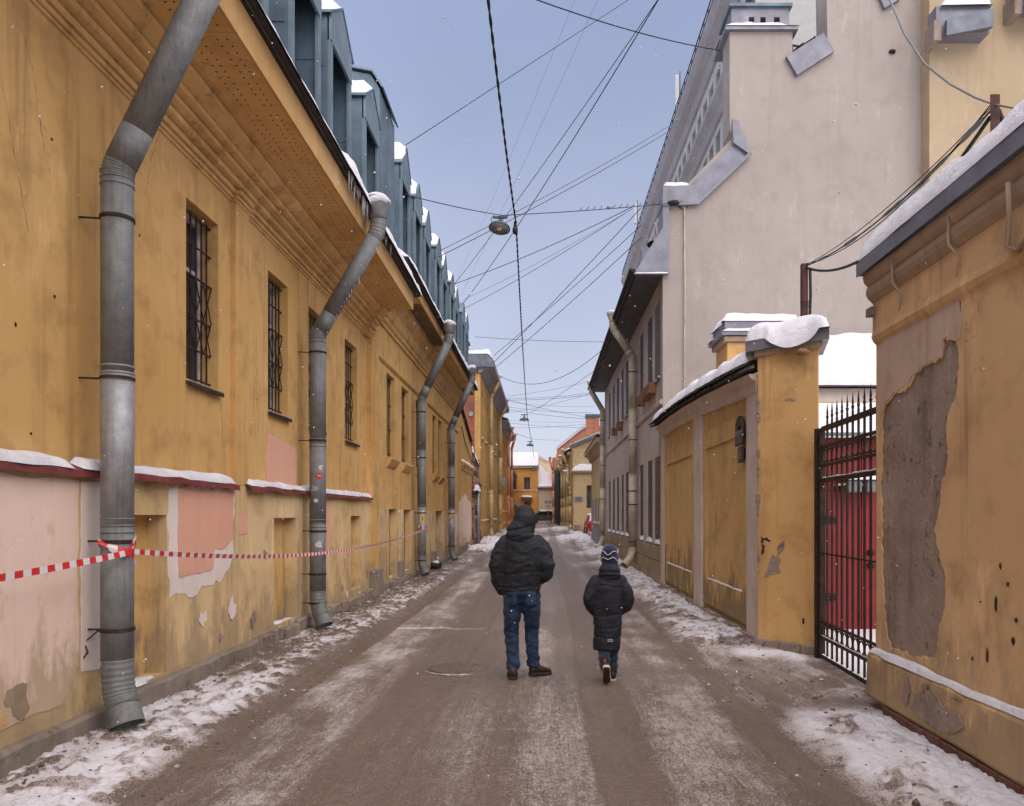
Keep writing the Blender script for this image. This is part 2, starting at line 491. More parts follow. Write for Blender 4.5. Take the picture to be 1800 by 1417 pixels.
plain("dormer_light", (.18, .242, .285), .5, .35, .2, 2.2, .06, 20)
plain("roof_metal", (.15, .165, .19), .5, .4, .25, 3, .05, 12)
plain("flashing", (.215, .215, .25), .5, .35, .18, 3, .05, 14)
plain("soffit_dark", (.09, .09, .097), .7, 0, .2, 3)
plain("gutter_dark", (.025, .022, .022), .7, .1, .3, 6)
plain("dark_hole", (.012, .009, .007), .9, 0, .3, 20)
plain("red_sill", (.19, .045, .04), .6, .1, .35, 8, .1, 40)
plain("rust_iron", (.045, .026, .02), .75, .3, .45, 12, .2, 60)
plain("black_iron", (.016, .013, .013), .55, .4, .4, 12, .1, 60, c2=(.04, .026, .02))
plain("rust_post", (.075, .03, .022), .7, .2, .4, 9, .2, 40)
plain("wire_black", (.010, .010, .014), .6, 0, .2, 3)
plain("wire_thin", (.09, .10, .14), .6, 0, .2, 3)
plain("frame_wood", (.12, .085, .06), .6, 0, .4, 9, .1, 40)
plain("frame_white", (.45, .43, .42), .6, 0, .3, 8)
plain("pipe_yellow", (.50, .37, .19), .6, .05, .25, 5, .05, 40)
plain("pipe_cream", (.47, .41, .31), .55, .05, .22, 5, .05, 40)
plain("box_wood", (.26, .12, .06), .75, 0, .35, 9, .2, 40)
plain("red_metal", (.215, .016, .013), .5, .1, .2, 3, .05, 20)
plain("slate", (.03, .03, .033), .7, 0, .5, 14, .4, 40)
plain("net_green", (.02, .065, .06), .8, 0, .4, 5, .3, 25)
plain("plaque_blue", (.03, .035, .05), .4, .2, .3, 14)
plain("plaque_rust", (.055, .032, .026), .6, .1, .4, 14)
plain("letters", (.42, .42, .44), .5, 0, .2, 10)
plain("sticker_yellow", (.68, .45, .01), .5, 0, .1, 10)
plain("sticker_red", (.55, .02, .02), .5, 0, .1, 10)
plain("sticker_white", (.55, .5, .48), .7, 0, .4, 60)
plain("ink_black", (.012, .012, .012), .6)
plain("sign_blue", (.03, .09, .28), .5, 0, .1, 10)
plain("sign_grey", (.30, .32, .35), .5, .2, .15, 6)
plain("lamp_enamel", (.06, .085, .085), .45, .3, .3, 9)
plain("lamp_globe", (.75, .45, .18), .3, 0, .1, 9)
plain("rubber", (.02, .02, .02), .8, 0, .2, 20)
plain("car_red", (.30, .02, .025), .25, .2, .1, 5)
plain("car_grey", (.06, .065, .07), .3, .3, .1, 5)
plain("lens_red", (.4, .02, .015), .2, 0, .1, 5)
plain("cone_red", (.6, .06, .02), .5, 0, .1, 5)
plain("skin", (.46, .27, .20), .5, 0, .08, 9)
plain("hair", (.05, .03, .02), .7, 0, .3, 30)
plain("antenna_white", (.5, .51, .53), .5, 0, .1, 5)
plain("ice", (.55, .55, .58), .12, 0, .1, 20, spec=.6)
M["ice"].node_tree.nodes["Principled BSDF"].inputs["Transmission Weight"].default_value = .6

n = N("window_glass")
n.set(Base_Color=n.mix(n.rng(n.noise(1.4, 3), .4, .6), (.012, .013, .016), (.03, .03, .033)), Roughness=.08)
n = N("window_dull")
n.set(Base_Color=n.mix(n.rng(n.noise(1.0, 3), .4, .6), (.05, .05, .055), (.10, .095, .095)), Roughness=.25)

n = N("snow")
n.set(Base_Color=n.mix(n.math('MULTIPLY', n.rng(n.noise(48, 3, .8), .58, .70), .5), n.mix(n.rng(n.noise(5, 4), .35, .7), (.66, .65, .69), (.79, .78, .815)), (.42, .37, .35)), Roughness=.8)
n.bump(n.math('ADD', n.noise(9, 4, .65), n.math('MULTIPLY', n.noise(70, 3, .7), .35)), .8, .03)
n.b.inputs["Specular IOR Level"].default_value = .2

n = N("street")        # packed brown slush over asphalt, snow where the mask says
sn = n.attr("snow")
f1 = n.noise(62, 3, .8)
f2 = n.noise(1.0, 4, .7, 0, n.map((15, 7, 15)))
f3 = n.noise(190, 1, .6)
f4 = n.noise(1.0, 3, .7, 0, n.map((44, 1.6, 26), (4, 1, 0)))
fine = n.math('ADD', n.math('ADD', n.math('MULTIPLY', f1, 1.2), n.math('MULTIPLY', f2, .55)), n.math('ADD', n.math('MULTIPLY', f3, .85), n.math('MULTIPLY', f4, .3)))
m = n.rng(n.math('ADD', n.math('SUBTRACT', fine, 1.45), sn), .40, .53)
clean = n.rng(sn, .55, .92)
brown = n.mix(n.rng(n.noise(1.1, 4, .6, 0, n.map((2.4, .5, 1))), .35, .65), (.125, .083, .060), (.188, .131, .097))
brown = n.mix(n.rng(f4, .35, .65), n.mix(.3, brown, (.06, .04, .03)), brown)
brown = n.mix(n.math('MULTIPLY', n.rng(f3, .50, .66), .75), brown, (.38, .31, .275))
brown = n.mix(n.math('MULTIPLY', n.rng(n.noise(75, 2, .8), .53, .66), .8), brown, (.07, .046, .033))
white = n.mix(clean, n.mix(n.noise(11, 3), (.38, .315, .29), (.58, .525, .52)), n.mix(n.noise(4, 4), (.66, .64, .675), (.78, .765, .795)))
n.set(Base_Color=n.mix(m, brown, white), Roughness=n.rng(m, 0, 1, .32, .85))
n.bump(n.math('ADD', n.noise(16, 4, .75), n.math('MULTIPLY', f1, .5)), .9, .03)
n.b.inputs["Specular IOR Level"].default_value = .3

plain("dirt_clod", (.085, .058, .043), .9, 0, .45, 30, .5, 90, .15, c2=(.22, .17, .145))
plain("slush_clod", (.36, .31, .295), .85, 0, .35, 25, .4, 90, .2, c2=(.66, .63, .64))

def brick_mat(name, along_y):
    n = N(name)
    sp = n.t.nodes.new("ShaderNodeSeparateXYZ"); n.put(sp.inputs[0], n.pos)
    cb = n.t.nodes.new("ShaderNodeCombineXYZ"); n.put(cb.inputs[0], sp.outputs[1 if along_y else 0]); n.put(cb.inputs[1], sp.outputs[2])
    b = n.t.nodes.new("ShaderNodeTexBrick"); n.put(b.inputs["Vector"], cb.outputs[0])
    b.inputs["Scale"].default_value = 1; b.inputs["Brick Width"].default_value = .27; b.inputs["Row Height"].default_value = .085; b.inputs["Mortar Size"].default_value = .009
    b.inputs["Color1"].default_value = (.40, .10, .05, 1); b.inputs["Color2"].default_value = (.27, .07, .038, 1); b.inputs["Mortar"].default_value = (.20, .13, .10, 1)
    col = n.mix(n.rng(n.noise(1.2, 5), .5, .7), b.outputs["Color"], (.17, .08, .06))
    n.set(Base_Color=col, Roughness=.9); n.bump(b.outputs["Fac"], -.5, .02)
brick_mat("brick_gable", False)
brick_mat("brick_side", True)

n = N("tape")          # red and white print along the ribbon
uvn = n.t.nodes.new("ShaderNodeUVMap")
sp = n.t.nodes.new("ShaderNodeSeparateXYZ"); n.put(sp.inputs[0], uvn.outputs[0])
fr = n.math('FRACT', n.math('MULTIPLY', sp.outputs[0], 1 / .15))
n.set(Base_Color=n.mix(n.math('GREATER_THAN', fr, .5), (.62, .03, .035), (.72, .70, .70)), Roughness=.35)

def fabric(name, c, c2, sheen=.2, weave=220, bump=.25, rough_=.7):
    n = N(name)
    col = n.mix(n.rng(n.noise(7, 5, .6), .35, .7), c, c2)
    n.set(Base_Color=col, Roughness=rough_)
    n.b.inputs["Sheen Weight"].default_value = sheen
    n.b.inputs["Specular IOR Level"].default_value = .3
    b = n.bump(n.noise(weave, 2), .15, .003)
    n.bump(n.math('ADD', n.noise(13, 4, .55, .6), n.math('MULTIPLY', n.noise(1.0, 4, .5, .8, n.map((7, 7, 26))), .7)), bump, .03, b)
fabric("jacket_black", (.012, .0135, .018), (.024, .025, .031), .0, 300, .4, .75)
fabric("hood_inner", (.012, .012, .014), (.02, .02, .022), .1)
fabric("coat_navy", (.0135, .014, .0205), (.025, .0255, .035), .0, 300, .4, .75)
fabric("denim", (.008, .020, .050), (.028, .055, .105), .05, 400, .6, .8)
fabric("denim_dark", (.010, .022, .042), (.02, .04, .065), .2, 400, .5, .8)
fabric("knit_navy", (.008, .010, .035), (.016, .018, .055), .3, 160, .5, .9)
plain("knit_stripe", (.55, .52, .58), .9, 0, .15, 30)
plain("leather_brown", (.035, .022, .016), .45, 0, .4, 12, .2, 60)
plain("boot_black", (.014, .014, .017), .5, 0, .3, 12, .2, 60)
plain("sole_pale", (.48, .40, .33), .7, 0, .3, 14, .3, 40)
plain("sole_dark", (.03, .024, .02), .8, 0, .3, 14, .3, 40)
plain("label_grey", (.30, .29, .30), .6, 0, .2, 60)
plain("boot_red", (.42, .02, .035), .5, 0, .15, 14)

# ================================================================ GROUND
def rise(y):
    return np.maximum(0, (np.asarray(y, float) - 40) * .015)

def ground_maps(x, y):
    """height and snow cover of the lane (x across, y along)"""
    sm = lambda a, b, t: np.clip((t - a) / (b - a), 0, 1) ** 2 * (3 - 2 * np.clip((t - a) / (b - a), 0, 1))
    lowf = fbm(x * .9, y * .45, 3, 5)
    mid = fbm(x * 3.2, y * 2.2, 4, 11)
    fine = fbm(x * 11, y * 9, 3, 23)
    vfine = fbm(x * 27, y * 25, 2, 41)
    h = .012 * (lowf - .5) + rise(y)
    s = np.full_like(h, .262)
    # wheel lanes run with the street
    wob = .05 * np.sin(y * .31) + .05 * (fbm(y * .5, y * 0 + 4, 2, 33) - .5)
    xx = x + wob + .022 * (fine - .5)
    box = lambda c, w_, e_=.05: sm(c - w_ - e_, c - w_ + e_, xx) * (1 - sm(c + w_ - e_, c + w_ + e_, xx))
    patch = .55 * fbm(x * 3.8, y * .55, 4, 51) + .45 * fbm(x * 3.0 + .5 * y, y * 2.4, 4, 57)
    lane = fbm(x * 3.6, y * .2, 4, 31)
    s += (lane - .5) * .24 + (fbm(x * 1.1, y * .5, 3, 37) - .5) * .22
    s += box(-1.88, .36) * (.065 + .9 * (patch - .47)) + box(-.12, .22, .12) * (.02 + .45 * (patch - .5))
    s += box(1.30, .34, .09) * (.035 + .75 * (patch - .5)) + box(2.15, .4, .15) * (.08 + .8 * (patch - .5))
    for c, w_, a in ((-2.40, .15, .30), (-1.15, .30, .10), (.62, .22, .15), (1.78, .13, .12)):
        k = box(c, w_, .04) * sm(3.4, 5, y)
        s -= a * 1.25 * k * (.6 + .8 * lane)
        h -= .014 * k
    seamy = np.exp(-((y - 11.6 - .03 * x) / .03) ** 2) * sm(-2.35, -2.2, x) * (1 - sm(-1.2, -.5, x))
    s += seamy * .6; h -= seamy * .008
    # left bank
    dl = x + 3.36
    wl = 1.12 + .45 * (fbm(y * .55, y * 0 + 2.2, 2, 61) - .5) - .22 * sm(5.5, 8, y) + .28 * sm(8.5, 12, y) + .2 * sm(30, 45, y) + .12 * (mid - .5)
    kl = 1 - sm(.55, 1.0, dl / wl)
    edge = np.exp(-((dl / wl - .86) / .14) ** 2)
    h += kl * (.045 + .075 * mid + .05 * (fine - .4) + .055 * (vfine - .5) * sm(.2, .5, kl)) + edge * .02 * fine
    cleanl = .97 - .28 * sm(6.6, 8.6, y) + .24 * sm(31, 38, y)
    fary = sm(6.6, 8.8, y) * (1 - sm(29, 36, y))
    dirt = sm(.50, .68, fbm(x * 2.1, y * 1.3, 4, 71)) * .42 + sm(.52, .64, fine) * (.42 + .25 * fary) + np.exp(-((dl - .2) / .22) ** 2) * .45 * mid + fary * (1.0 * (vfine - .5) + .5 * (mid - .5))
    s = s * (1 - kl) + kl * (cleanl - dirt)
    # right bank beyond the gate, and the heap in the corner this side of it
    far = sm(9.3, 10.2, y)
    dr = 2.78 - x
    wr = 1.15 + .4 * (fbm(y * .6, y * 0 + 5, 2, 81) - .5) - .25 * sm(14, 22, y) + .15 * (mid - .5)
    kr = (1 - sm(.5, 1.0, dr / wr)) * far * (x < 2.95)
    h += kr * (.04 + .08 * mid + .06 * (fine - .4) + .045 * (vfine - .5))
    dirtr = sm(.50, .66, fbm(x * 2.3, y * 1.2, 4, 91)) * .5 + sm(.52, .66, fine) * .4 + .5 * (vfine - .5)
    s = s * (1 - kr) + kr * (.90 - dirtr)
    near = 1 - sm(6.1, 7.0, y)
    dn = 2.98 - x
    wn = 1.22 + .25 * (fbm(y * .9, y * 0 + 8, 2, 101) - .5) + .16 * (mid - .5)
    kn = (1 - sm(.62, 1.0, dn / wn)) * near
    h += kn * (.02 + .11 * mid * sm(.0, .5, dn) + .05 * (fine - .4) + .035 * (vfine - .5) - .03 * (1 - sm(0, .3, dn)))
    dirtn = sm(.55, .68, fbm(x * 2.6, y * 1.5, 4, 111)) * .30 + sm(.60, .70, fine) * .35
    s = s * (1 - kn) + kn * (.97 - dirtn)
    # the gateway and the yard behind it
    ky = sm(3.1, 3.5, x)
    h += ky * .03
    s = s * (1 - ky) + ky * .95
    gs = sm(2.35, 3.1, x) * sm(7.0, 7.4, y) * (1 - sm(9.0, 9.6, y))
    s += gs * .28 * sm(.4, .6, mid)
    strip = np.exp(-((y - 9.25 - .25 * (2.9 - x)) / .28) ** 2) * sm(1.9, 2.5, x) * (1 - sm(3.0, 3.3, x))
    h += strip * .06 * (mid + .2); s += strip * .6
    # mounds by the far walls
    for cx, cy, r, a in ((2.1, 26, 1.1, .16), (2.3, 33, 1.4, .2), (-2.6, 36, 1.6, .25), (-2.9, 44, 2.2, .3), (1.9, 50, 2.5, .25), (2.0, 66, 4, .3)):
        k = np.exp(-(((x - cx) / (r * .6)) ** 2 + ((y - cy) / r) ** 2))
        h += a * k * (.5 + mid); s += k * .7
    s += .16 * sm(24, 40, y) * (mid > .5) + .05
    # footprints and lumps pressed into the lane
    h += (.006 * (fine - .5) + .007 * (vfine - .5)) * (1 - kl) * (1 - kr)
    ruts = fbm(x * 9, y * .8, 3, 131)
    h += .012 * (ruts - .5) * (1 - kl) * (1 - kr) * (1 - kn)
    return h, np.clip(s, 0, 1)

def build_street():
    xs = np.concatenate([np.linspace(-3.75, 3.3, 360), np.linspace(3.33, 9, 60)])
    ys = [-4.0]
    while ys[-1] < 3.6: ys.append(ys[-1] + .12)
    while ys[-1] < 118: ys.append(ys[-1] + max(.018, (ys[-1] - 2) * .0062))
    ys = np.array(ys)
    Xg, Yg = np.meshgrid(xs, ys)
    h, s = ground_maps(Xg, Yg)
    nx, ny = len(xs), len(ys)
    co = np.stack([Xg, Yg, h], -1).reshape(-1, 3)
    me = bpy.data.meshes.new("road")
    me.vertices.add(nx * ny); me.vertices.foreach_set("co", co.ravel())
    i = np.arange(nx - 1)[None, :] + (np.arange(ny - 1) * nx)[:, None]
    q = np.stack([i, i + 1, i + 1 + nx, i + nx], -1).reshape(-1, 4)
    me.loops.add(q.size); me.loops.foreach_set("vertex_index", q.ravel())
    me.polygons.add(len(q)); me.polygons.foreach_set("loop_start", np.arange(len(q)) * 4); me.polygons.foreach_set("loop_total", np.full(len(q), 4))
    me.polygons.foreach_set("use_smooth", np.ones(len(q), bool))
    a = me.attributes.new("snow", 'FLOAT', 'POINT'); a.data.foreach_set("value", s.ravel().astype(np.float32))
    me.update(); me.validate()
    o = link("road", me, "street"); o["kind"] = "structure"
build_street()

g = MB(); g.quad((-400, -400, -.25), (400, -400, -.25), (400, 600, -.25), (-400, 600, -.25))
struct("ground", g, "snow")

def gz(x, y):
    return float(ground_maps(np.array([float(x)]), np.array([float(y)]))[0][0])

# clods of dirt and frozen slush on the banks
def clods(name, mat, spots, label):
    mb = MB()
    P = np.array(spots)
    hh, _ = ground_maps(P[:, 0], P[:, 1])
    for (x, y, r), z in zip(spots, hh):
        mb.blob((x, y, z + r * .25), r, random.randrange(9999), 1, .5, (random.uniform(.8, 1.6), random.uniform(.8, 1.5), random.uniform(.45, .8)))
    o = part(name, mb, mat, None, True, "stuff"); o["label"] = label
sp1 = []; sp2 = []
for i in range(1700):
    y = 3.8 + 16 * random.random() ** 1.7
    side = random.random()
    if side < .62:
        d = min(1.15, abs(random.gauss(.30, .33))) if random.random() < .6 else random.uniform(0, 1.1)
        x = -3.34 + d
        if y < 6.6 and .25 < d < .9 and random.random() < .72: continue
    else:
        if y < 7: x = 2.95 - random.uniform(0, 1.3)
        elif y < 9.4: x = random.uniform(1.6, 3.0)
        else: x = 2.75 - min(1.3, abs(random.gauss(.4, .4)))
        if y < 7 and random.random() < .7: continue
    (sp1 if random.random() < .62 else sp2).append((x, y, random.uniform(.005, .013) * (1 + (random.random() < .05) * 1.2)))
clods("dirt_clods", "dirt_clod", sp1, "brown frozen dirt crumbs strewn over the roadside snow banks")
clods("slush_clods", "slush_clod", sp2, "grey lumps of frozen slush along both roadside banks")

# manhole cover
mh = thing("manhole_cover", "round iron manhole cover sunk in the slush left of the hooded man", "manhole", (-.95, 8.55, 0))
z0 = gz(-.95, 8.55)
mb = MB(); mb.lathe((-.95, 8.55, z0), [(.30, .000), (.30, .007), (.285, .010), (.0, .010)], 36)
part("lid", mb, "dirt_clod", mh)
mb = MB(); mb.ring((-.95, 8.55, z0 - .004), .325, .013, 40, 8, (0, 0, 1))
part("rim", mb, "dirt_clod", mh, True)
mb = MB(); mb.tube([(-.95 + .375 * math.cos(a), 8.55 + .375 * math.sin(a), z0 + .006) for a in np.linspace(3.5, 5.6, 20)], [.002 + .008 * math.sin(math.pi * k / 19) * (.5 + .9 * random.random()) for k in range(20)], 6)
part("snow_rim", mb, "slush_clod", mh, True)

# ================================================================ LEFT: LONG MUSTARD BUILDING
XW, XL = -3.47, -3.41          # upper wall face, lower wall face
LB = thing("mustard_building", "long mustard plaster building with barred windows and blue metal dormers on the left", "building", (-3.5, 12, 0))
SILL = 2.03
winA = [(5.0 - 4.95, 5.0 - 4.2), (2.6, 3.35), (7.46, 8.2), (9.68, 10.43), (11.35, 12.1), (13.42, 14.3)]
winA = [(2.6, 3.35), (7.46, 8.2), (9.68, 10.43), (11.35, 12.1), (13.42, 14.3)]
winB = [(16.97, 17.85), (18.75, 19.7), (20.85, 21.75), (24.0, 24.9), (25.3, 26.2), (27.6, 28.5)]
WZ = (3.03, 4.79)
mb = MB(); wall_x(mb, XW, -4, 15.12, SILL - .03, 5.2, [(a, b, *WZ, .24) for a, b in winA], -1)
part("wall", mb, "mustard", LB)
mb = MB(); wall_x(mb, XW + .01, 15.7, 31, SILL - .2, 6.3, [(a, b, 3.0, 4.85, .24) for a, b in winB], -1)
part("wall", mb, "mustard", LB)
# lower wall with blind niches
nichA = [(6.02, 6.95, .27, 1.70, .18), (9.72, 10.58, .29, 1.66, .14), (13.6, 14.35, .35, 1.68, .14)]
nichB = [(16.9, 17.75, .3, 1.98, .16), (18.7, 19.75, .3, 1.98, .16)]
door = (24.2, 25.9, .1, 3.0, .35)
mb = MB(); wall_x(mb, XL, -4, 15.12, .18, SILL, nichA, -1)
part("lower_wall", mb, "mustard_low", LB)
mb = MB(); wall_x(mb, XL + .015, 15.12, 31, .1, SILL - .2, [(a, b, c, min(d, SILL - .2), e) for a, b, c, d, e in nichB + [door]], -1)
part("lower_wall", mb, "mustard_low", LB)
for a, b, c, d, e in nichA + nichB:
    mb = MB(); mb.quad((XL - e, a, c), (XL - e, b, c), (XL - e, b, d), (XL - e, a, d))
    part("niche_back", mb, "ochre_niche", LB)
mb = MB(); mb.box(XL - .4, XL - .3, 24.2, 25.9, .1, 3.0); part("door", mb, "frame_wood", LB)
# pilasters
mb = MB(); mb.box(XW - .02, XW + .062, 8.52, 8.9, SILL, 5.25); part("pilaster", mb, "mustard", LB, bevel=.008)
mb = MB(); mb.box(XW - .02, XW + .10, 15.1, 15.74, .3, 6.0); part("pilaster", mb, "mustard", LB, bevel=.008)
mb = MB(); mb.box(XW - .02, XW + .06, 22.2, 22.6, 1.9, 5.6); part("pilaster", mb, "mustard", LB, bevel=.008)
# cornice
prof = [(-3.6, 5.17)]
for xo, z0_, z1_, xs_, zn in ((-3.448, 5.17, 5.196, -3.462, 5.203), (-3.43, 5.203, 5.243, -3.452, 5.252), (-3.402, 5.252, 5.302, -3.43, 5.311), (-3.352, 5.335, 5.39, -3.375, 5.40), (-3.29, 5.43, 5.476, -3.318, 5.486), (-3.23, 5.51, 5.56, -3.25, 5.568), (-3.12, 5.63, 5.69, -3.145, 5.70)):
    xs_ = max(-3.475, xs_ - .022); prof += [(xo - .014, z0_), (xo - .003, z0_ + .004), (xo, z0_ + .012), (xo, z1_), (xs_, z1_ + .002), (xs_, zn - .001)]
prof += [(-3.05, 5.71), (-3.05, 5.76), (-3.6, 5.76)]
ysA = list(np.linspace(-4, 15.1, 60))
mb = MB(); mb.sweep_y(prof, ysA, .008, 3); part("cornice", mb, "mustard_trim", LB)
mb = MB(); mb.sweep_y([(x + .055, z - .004) for x, z in prof[:19]] + [(-3.6, 5.302)], [8.5, 8.92]); part("cornice_break", mb, "mustard_trim", LB)
mb = MB(); mb.sweep_y([(x + .07, z - .004) for x, z in prof], [14.7, 15.14]); part("cornice_break", mb, "mustard_trim", LB)
prof2 = [(-3.6, 5.75), (-3.42, 5.75), (-3.42, 5.82), (-3.37, 5.86), (-3.37, 5.93), (-3.32, 5.98), (-3.28, 6.10), (-3.28, 6.2), (-3.2, 6.28), (-3.12, 6.36), (-3.12, 6.49), (-3.6, 6.49)]
mb = MB(); mb.sweep_y(prof2, list(np.linspace(15.16, 31, 40)), .014, 9); part("cornice", mb, "mustard_trim", LB)
mb = MB(); mb.sweep_y([(-3.6, 4.98), (-3.43, 4.98), (-3.40, 5.02), (-3.40, 5.07), (-3.6, 5.07)], list(np.linspace(15.76, 31, 20)), .01, 12); part("string_course", mb, "mustard_trim", LB)
# soffit panels with vent holes, section one
y = -3.5
while y < 15:
    y2 = min(y + 1.24, 15.1)
    mb = MB(); mb.box(-3.06, -2.585, y + .004, y2 - .004, 5.735, 5.755); sp_ = part("soffit_panel", mb, "soffit_ochre", LB)
    mb = MB()
    yy = y + .1
    while yy < y2 - .05 and y > 2:
        for xx in (-2.98, -2.90, -2.76, -2.68):
            mb.lathe((xx + random.uniform(-.008, .008), yy, 5.7325), [(.0095, 0), (.0095, .004)], 6)
        yy += .095
    if mb.v: part("vent_hole", mb, "dark_hole", sp_, kind="stuff")
    mb = MB(); mb.box(-2.585, -2.555, y + .003, y2 - .003, 5.722, 6.04); part("fascia_board", mb, "fascia_cream", LB)
    y = y2
# soffit boards, section two: weathered planks
y = 15.2
while y < 30.6:
    y2 = min(y + random.uniform(.9, 1.6), 30.7)
    zz = 6.50 + random.uniform(-.012, .012)
    mb = MB(); mb.box(-3.2, -2.78, y + .006, y2 - .006, zz, zz + .03); part("soffit_panel", mb, "soffit_wood" if random.random() < .6 else "soffit_ochre", LB)
    mb = MB(); mb.box(-2.78, -2.745, y + .004, y2 - .004, 6.47, 6.70); part("fascia_board", mb, "fascia_cream", LB)
    y = y2
# eave edge
mb = MB(); mb.extr_y([(-2.62, 6.04), (-2.47, 6.035), (-2.44, 6.05), (-2.44, 6.085), (-2.62, 6.10)], -4, 15.3); gut1 = part("gutter", mb, "gutter_dark", LB)
mb = MB(); mb.extr_y([(-2.80, 6.70), (-2.66, 6.695), (-2.63, 6.71), (-2.63, 6.745), (-2.80, 6.76)], 15.0, 30.9); gut2 = part("gutter", mb, "gutter_dark", LB)
def eave_snow(x, y0, y1, z, par, seed, wide=.35, h=.1, over=.03):
    snow(par, x - wide, x + over, y0, y1, lambda a, b: z + max(0, (x - a)) * .8 - max(0, a - x) * 1.2, h, nx=9, ny=max(12, int((y1 - y0) / .11)), seed=seed, edge=.07, lump=.45, rag=.02)
eave_snow(-2.44, 3, 9.6, 6.08, LB, 3, h=.05)
eave_snow(-2.44, 9.6, 11.3, 6.08, LB, 4, .5, .16, .05)
eave_snow(-2.44, 11.6, 15.2, 6.08, LB, 5, .4, .12, .05)
eave_snow(-2.63, 15.3, 20.8, 6.74, LB, 6, .4, .10, .04)
eave_snow(-2.63, 20.9, 27, 6.74, LB, 7, .4, .16, .05)
eave_snow(-2.63, 27.1, 30.8, 6.74, LB, 8, .4, .16, .05)
for gt, x, z, ys, zl in ((gut1, -2.45, 6.04, list(np.arange(9.7, 11.2, .055)), .34), (gut1, -2.45, 6.04, list(np.arange(11.3, 12.3, .11)), .2), (gut2, -2.64, 6.70, list(np.arange(20.4, 21.6, .2)), .35)):
    for yy in ys:
        if random.random() < .25: continue
        L = zl * random.random() ** 1.6 + .05
        mb = MB(); p = (x + random.uniform(-.012, .012), yy + random.uniform(-.03, .03), z)
        mb.tube([p, (p[0], p[1], z - L * .5), (p[0] + .004, p[1], z - L)], [.012 + L * .02, .009, .001], 6); part("icicle", mb, "ice", gt, True)
# roof
mb = MB(); mb.prism([(-2.5, -4, 6.09), (-2.5, 15.15, 6.09), (-6.6, 15.15, 9.0), (-6.6, -4, 9.0)], (0, 0, -.06)); part("roof", mb, "dormer_metal", LB)
mb = MB(); mb.prism([(-2.68, 15.15, 6.75), (-2.68, 31, 6.75), (-6.6, 31, 9.6), (-6.6, 15.15, 9.6)], (0, 0, -.06)); part("roof", mb, "dormer_metal", LB)
mb = MB(); mb.box(-9.5, -3.9, -4, 31, 0, 6.0); part("core", mb, "mustard", LB)
mb = MB(); mb.quad((-3.6, 31.0, 0), (-9.5, 31.0, 0), (-9.5, 31.0, 9.0), (-3.6, 31.0, 6.5)); part("end_wall", mb, "mustard", LB)

def dormer(yc, w, X, zb, ze, zp, dep=2.6, sn=True, seed=0):
    rd = random.Random(seed); yc += rd.uniform(-.04, .04); w += rd.uniform(-.05, .05); X += rd.uniform(-.03, .03); zp += rd.uniform(-.06, .05); ze += rd.uniform(-.03, .03); sn = rd.random() < .8
    y0, y1 = yc - w / 2, yc + w / 2
    zh = ze - .36
    mb = MB(); mb.prism([(X, y0, zh), (X, y1, zh), (X, y1, ze), (X, yc, zp), (X, y0, ze)], (.035, 0, 0))
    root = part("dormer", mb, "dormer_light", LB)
    for a in (y0, y1 - .10):
        mb = MB(); mb.box(X - .02, X + .02, a, a + .10, zb, zh - .003)
        mb.box(X + .018, X + .036, a + .035, a + .06, zb, zh - .003)
        part("post", mb, "dormer_light", root)
    mb = MB(); mb.box(X - .30, X - .27, y0 + .1, y1 - .1, zb, zh + .1); part("window_panel", mb, "dormer_metal", root)
    mb = MB(); mb.box(X - .269, X - .255, yc - .26, yc + .26, zh - 1.0, zh - .15); part("pane", mb, "window_glass", root)
    for a in (y0, y1 - .03):
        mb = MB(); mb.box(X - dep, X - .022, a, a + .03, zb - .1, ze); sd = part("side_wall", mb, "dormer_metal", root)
        zj = ze - rd.uniform(.7, 1.3)
        mb = MB(); mb.box(X - dep + .05, X - .06, a - .009, a - .001, zj, zj + .02); part("seam", mb, "dormer_metal", sd)
        for t in (.62, 1.24, 1.86):
            mb = MB(); mb.box(X - t - .012, X - t + .012, a - .012, a - .001, zb - .05, ze - .02); part("seam", mb, "dormer_metal", sd)
    ov = .05
    for a, b in ((y0 - ov, yc), (y1 + ov, yc)):
        za = ze - ov * (zp - ze) / (w / 2)
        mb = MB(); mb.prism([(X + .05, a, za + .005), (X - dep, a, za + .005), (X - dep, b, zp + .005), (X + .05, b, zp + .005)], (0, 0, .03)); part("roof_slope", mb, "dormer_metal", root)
    if sn:
        f = lambda x, y: zp + .036 - abs(y - yc) * (zp - ze) / (w / 2)
        snow(root, X - 1.2, X + .03, y0 + .02, yc + .06, f, .13, nx=10, ny=10, seed=seed, edge=.12, lump=.35, rag=.03)
    return root
for k, yc in enumerate((5.3, 7.2, 9.08, 10.62, 12.52)):
    dormer(yc, 1.07, -2.8, 6.15, 8.28, 8.65, seed=k)
for k, yc in enumerate((16.25, 18.0, 19.65, 21.3, 23.0, 24.6, 26.2, 27.9, 29.5)):
    dormer(yc, .98, -2.95, 6.6, 8.98, 9.42, seed=20 + k)
mb = MB(); mb.prism([(-2.82, 13.25, 6.2), (-3.6, 13.25, 6.2), (-3.6, 13.25, 9.42), (-2.98, 13.25, 9.30), (-2.82, 13.25, 9.05)], (0, 1.3, 0)); lk = part("roof_hatch", mb, "dormer_metal", LB)
mb = MB(); mb.prism([(-2.78, 13.2, 9.06), (-2.95, 13.2, 9.33), (-3.65, 13.2, 9.46), (-3.65, 13.2, 9.49), (-2.93, 13.2, 9.36), (-2.75, 13.2, 9.06)], (0, 1.4, 0)); part("hatch_cover", mb, "dormer_light", lk)

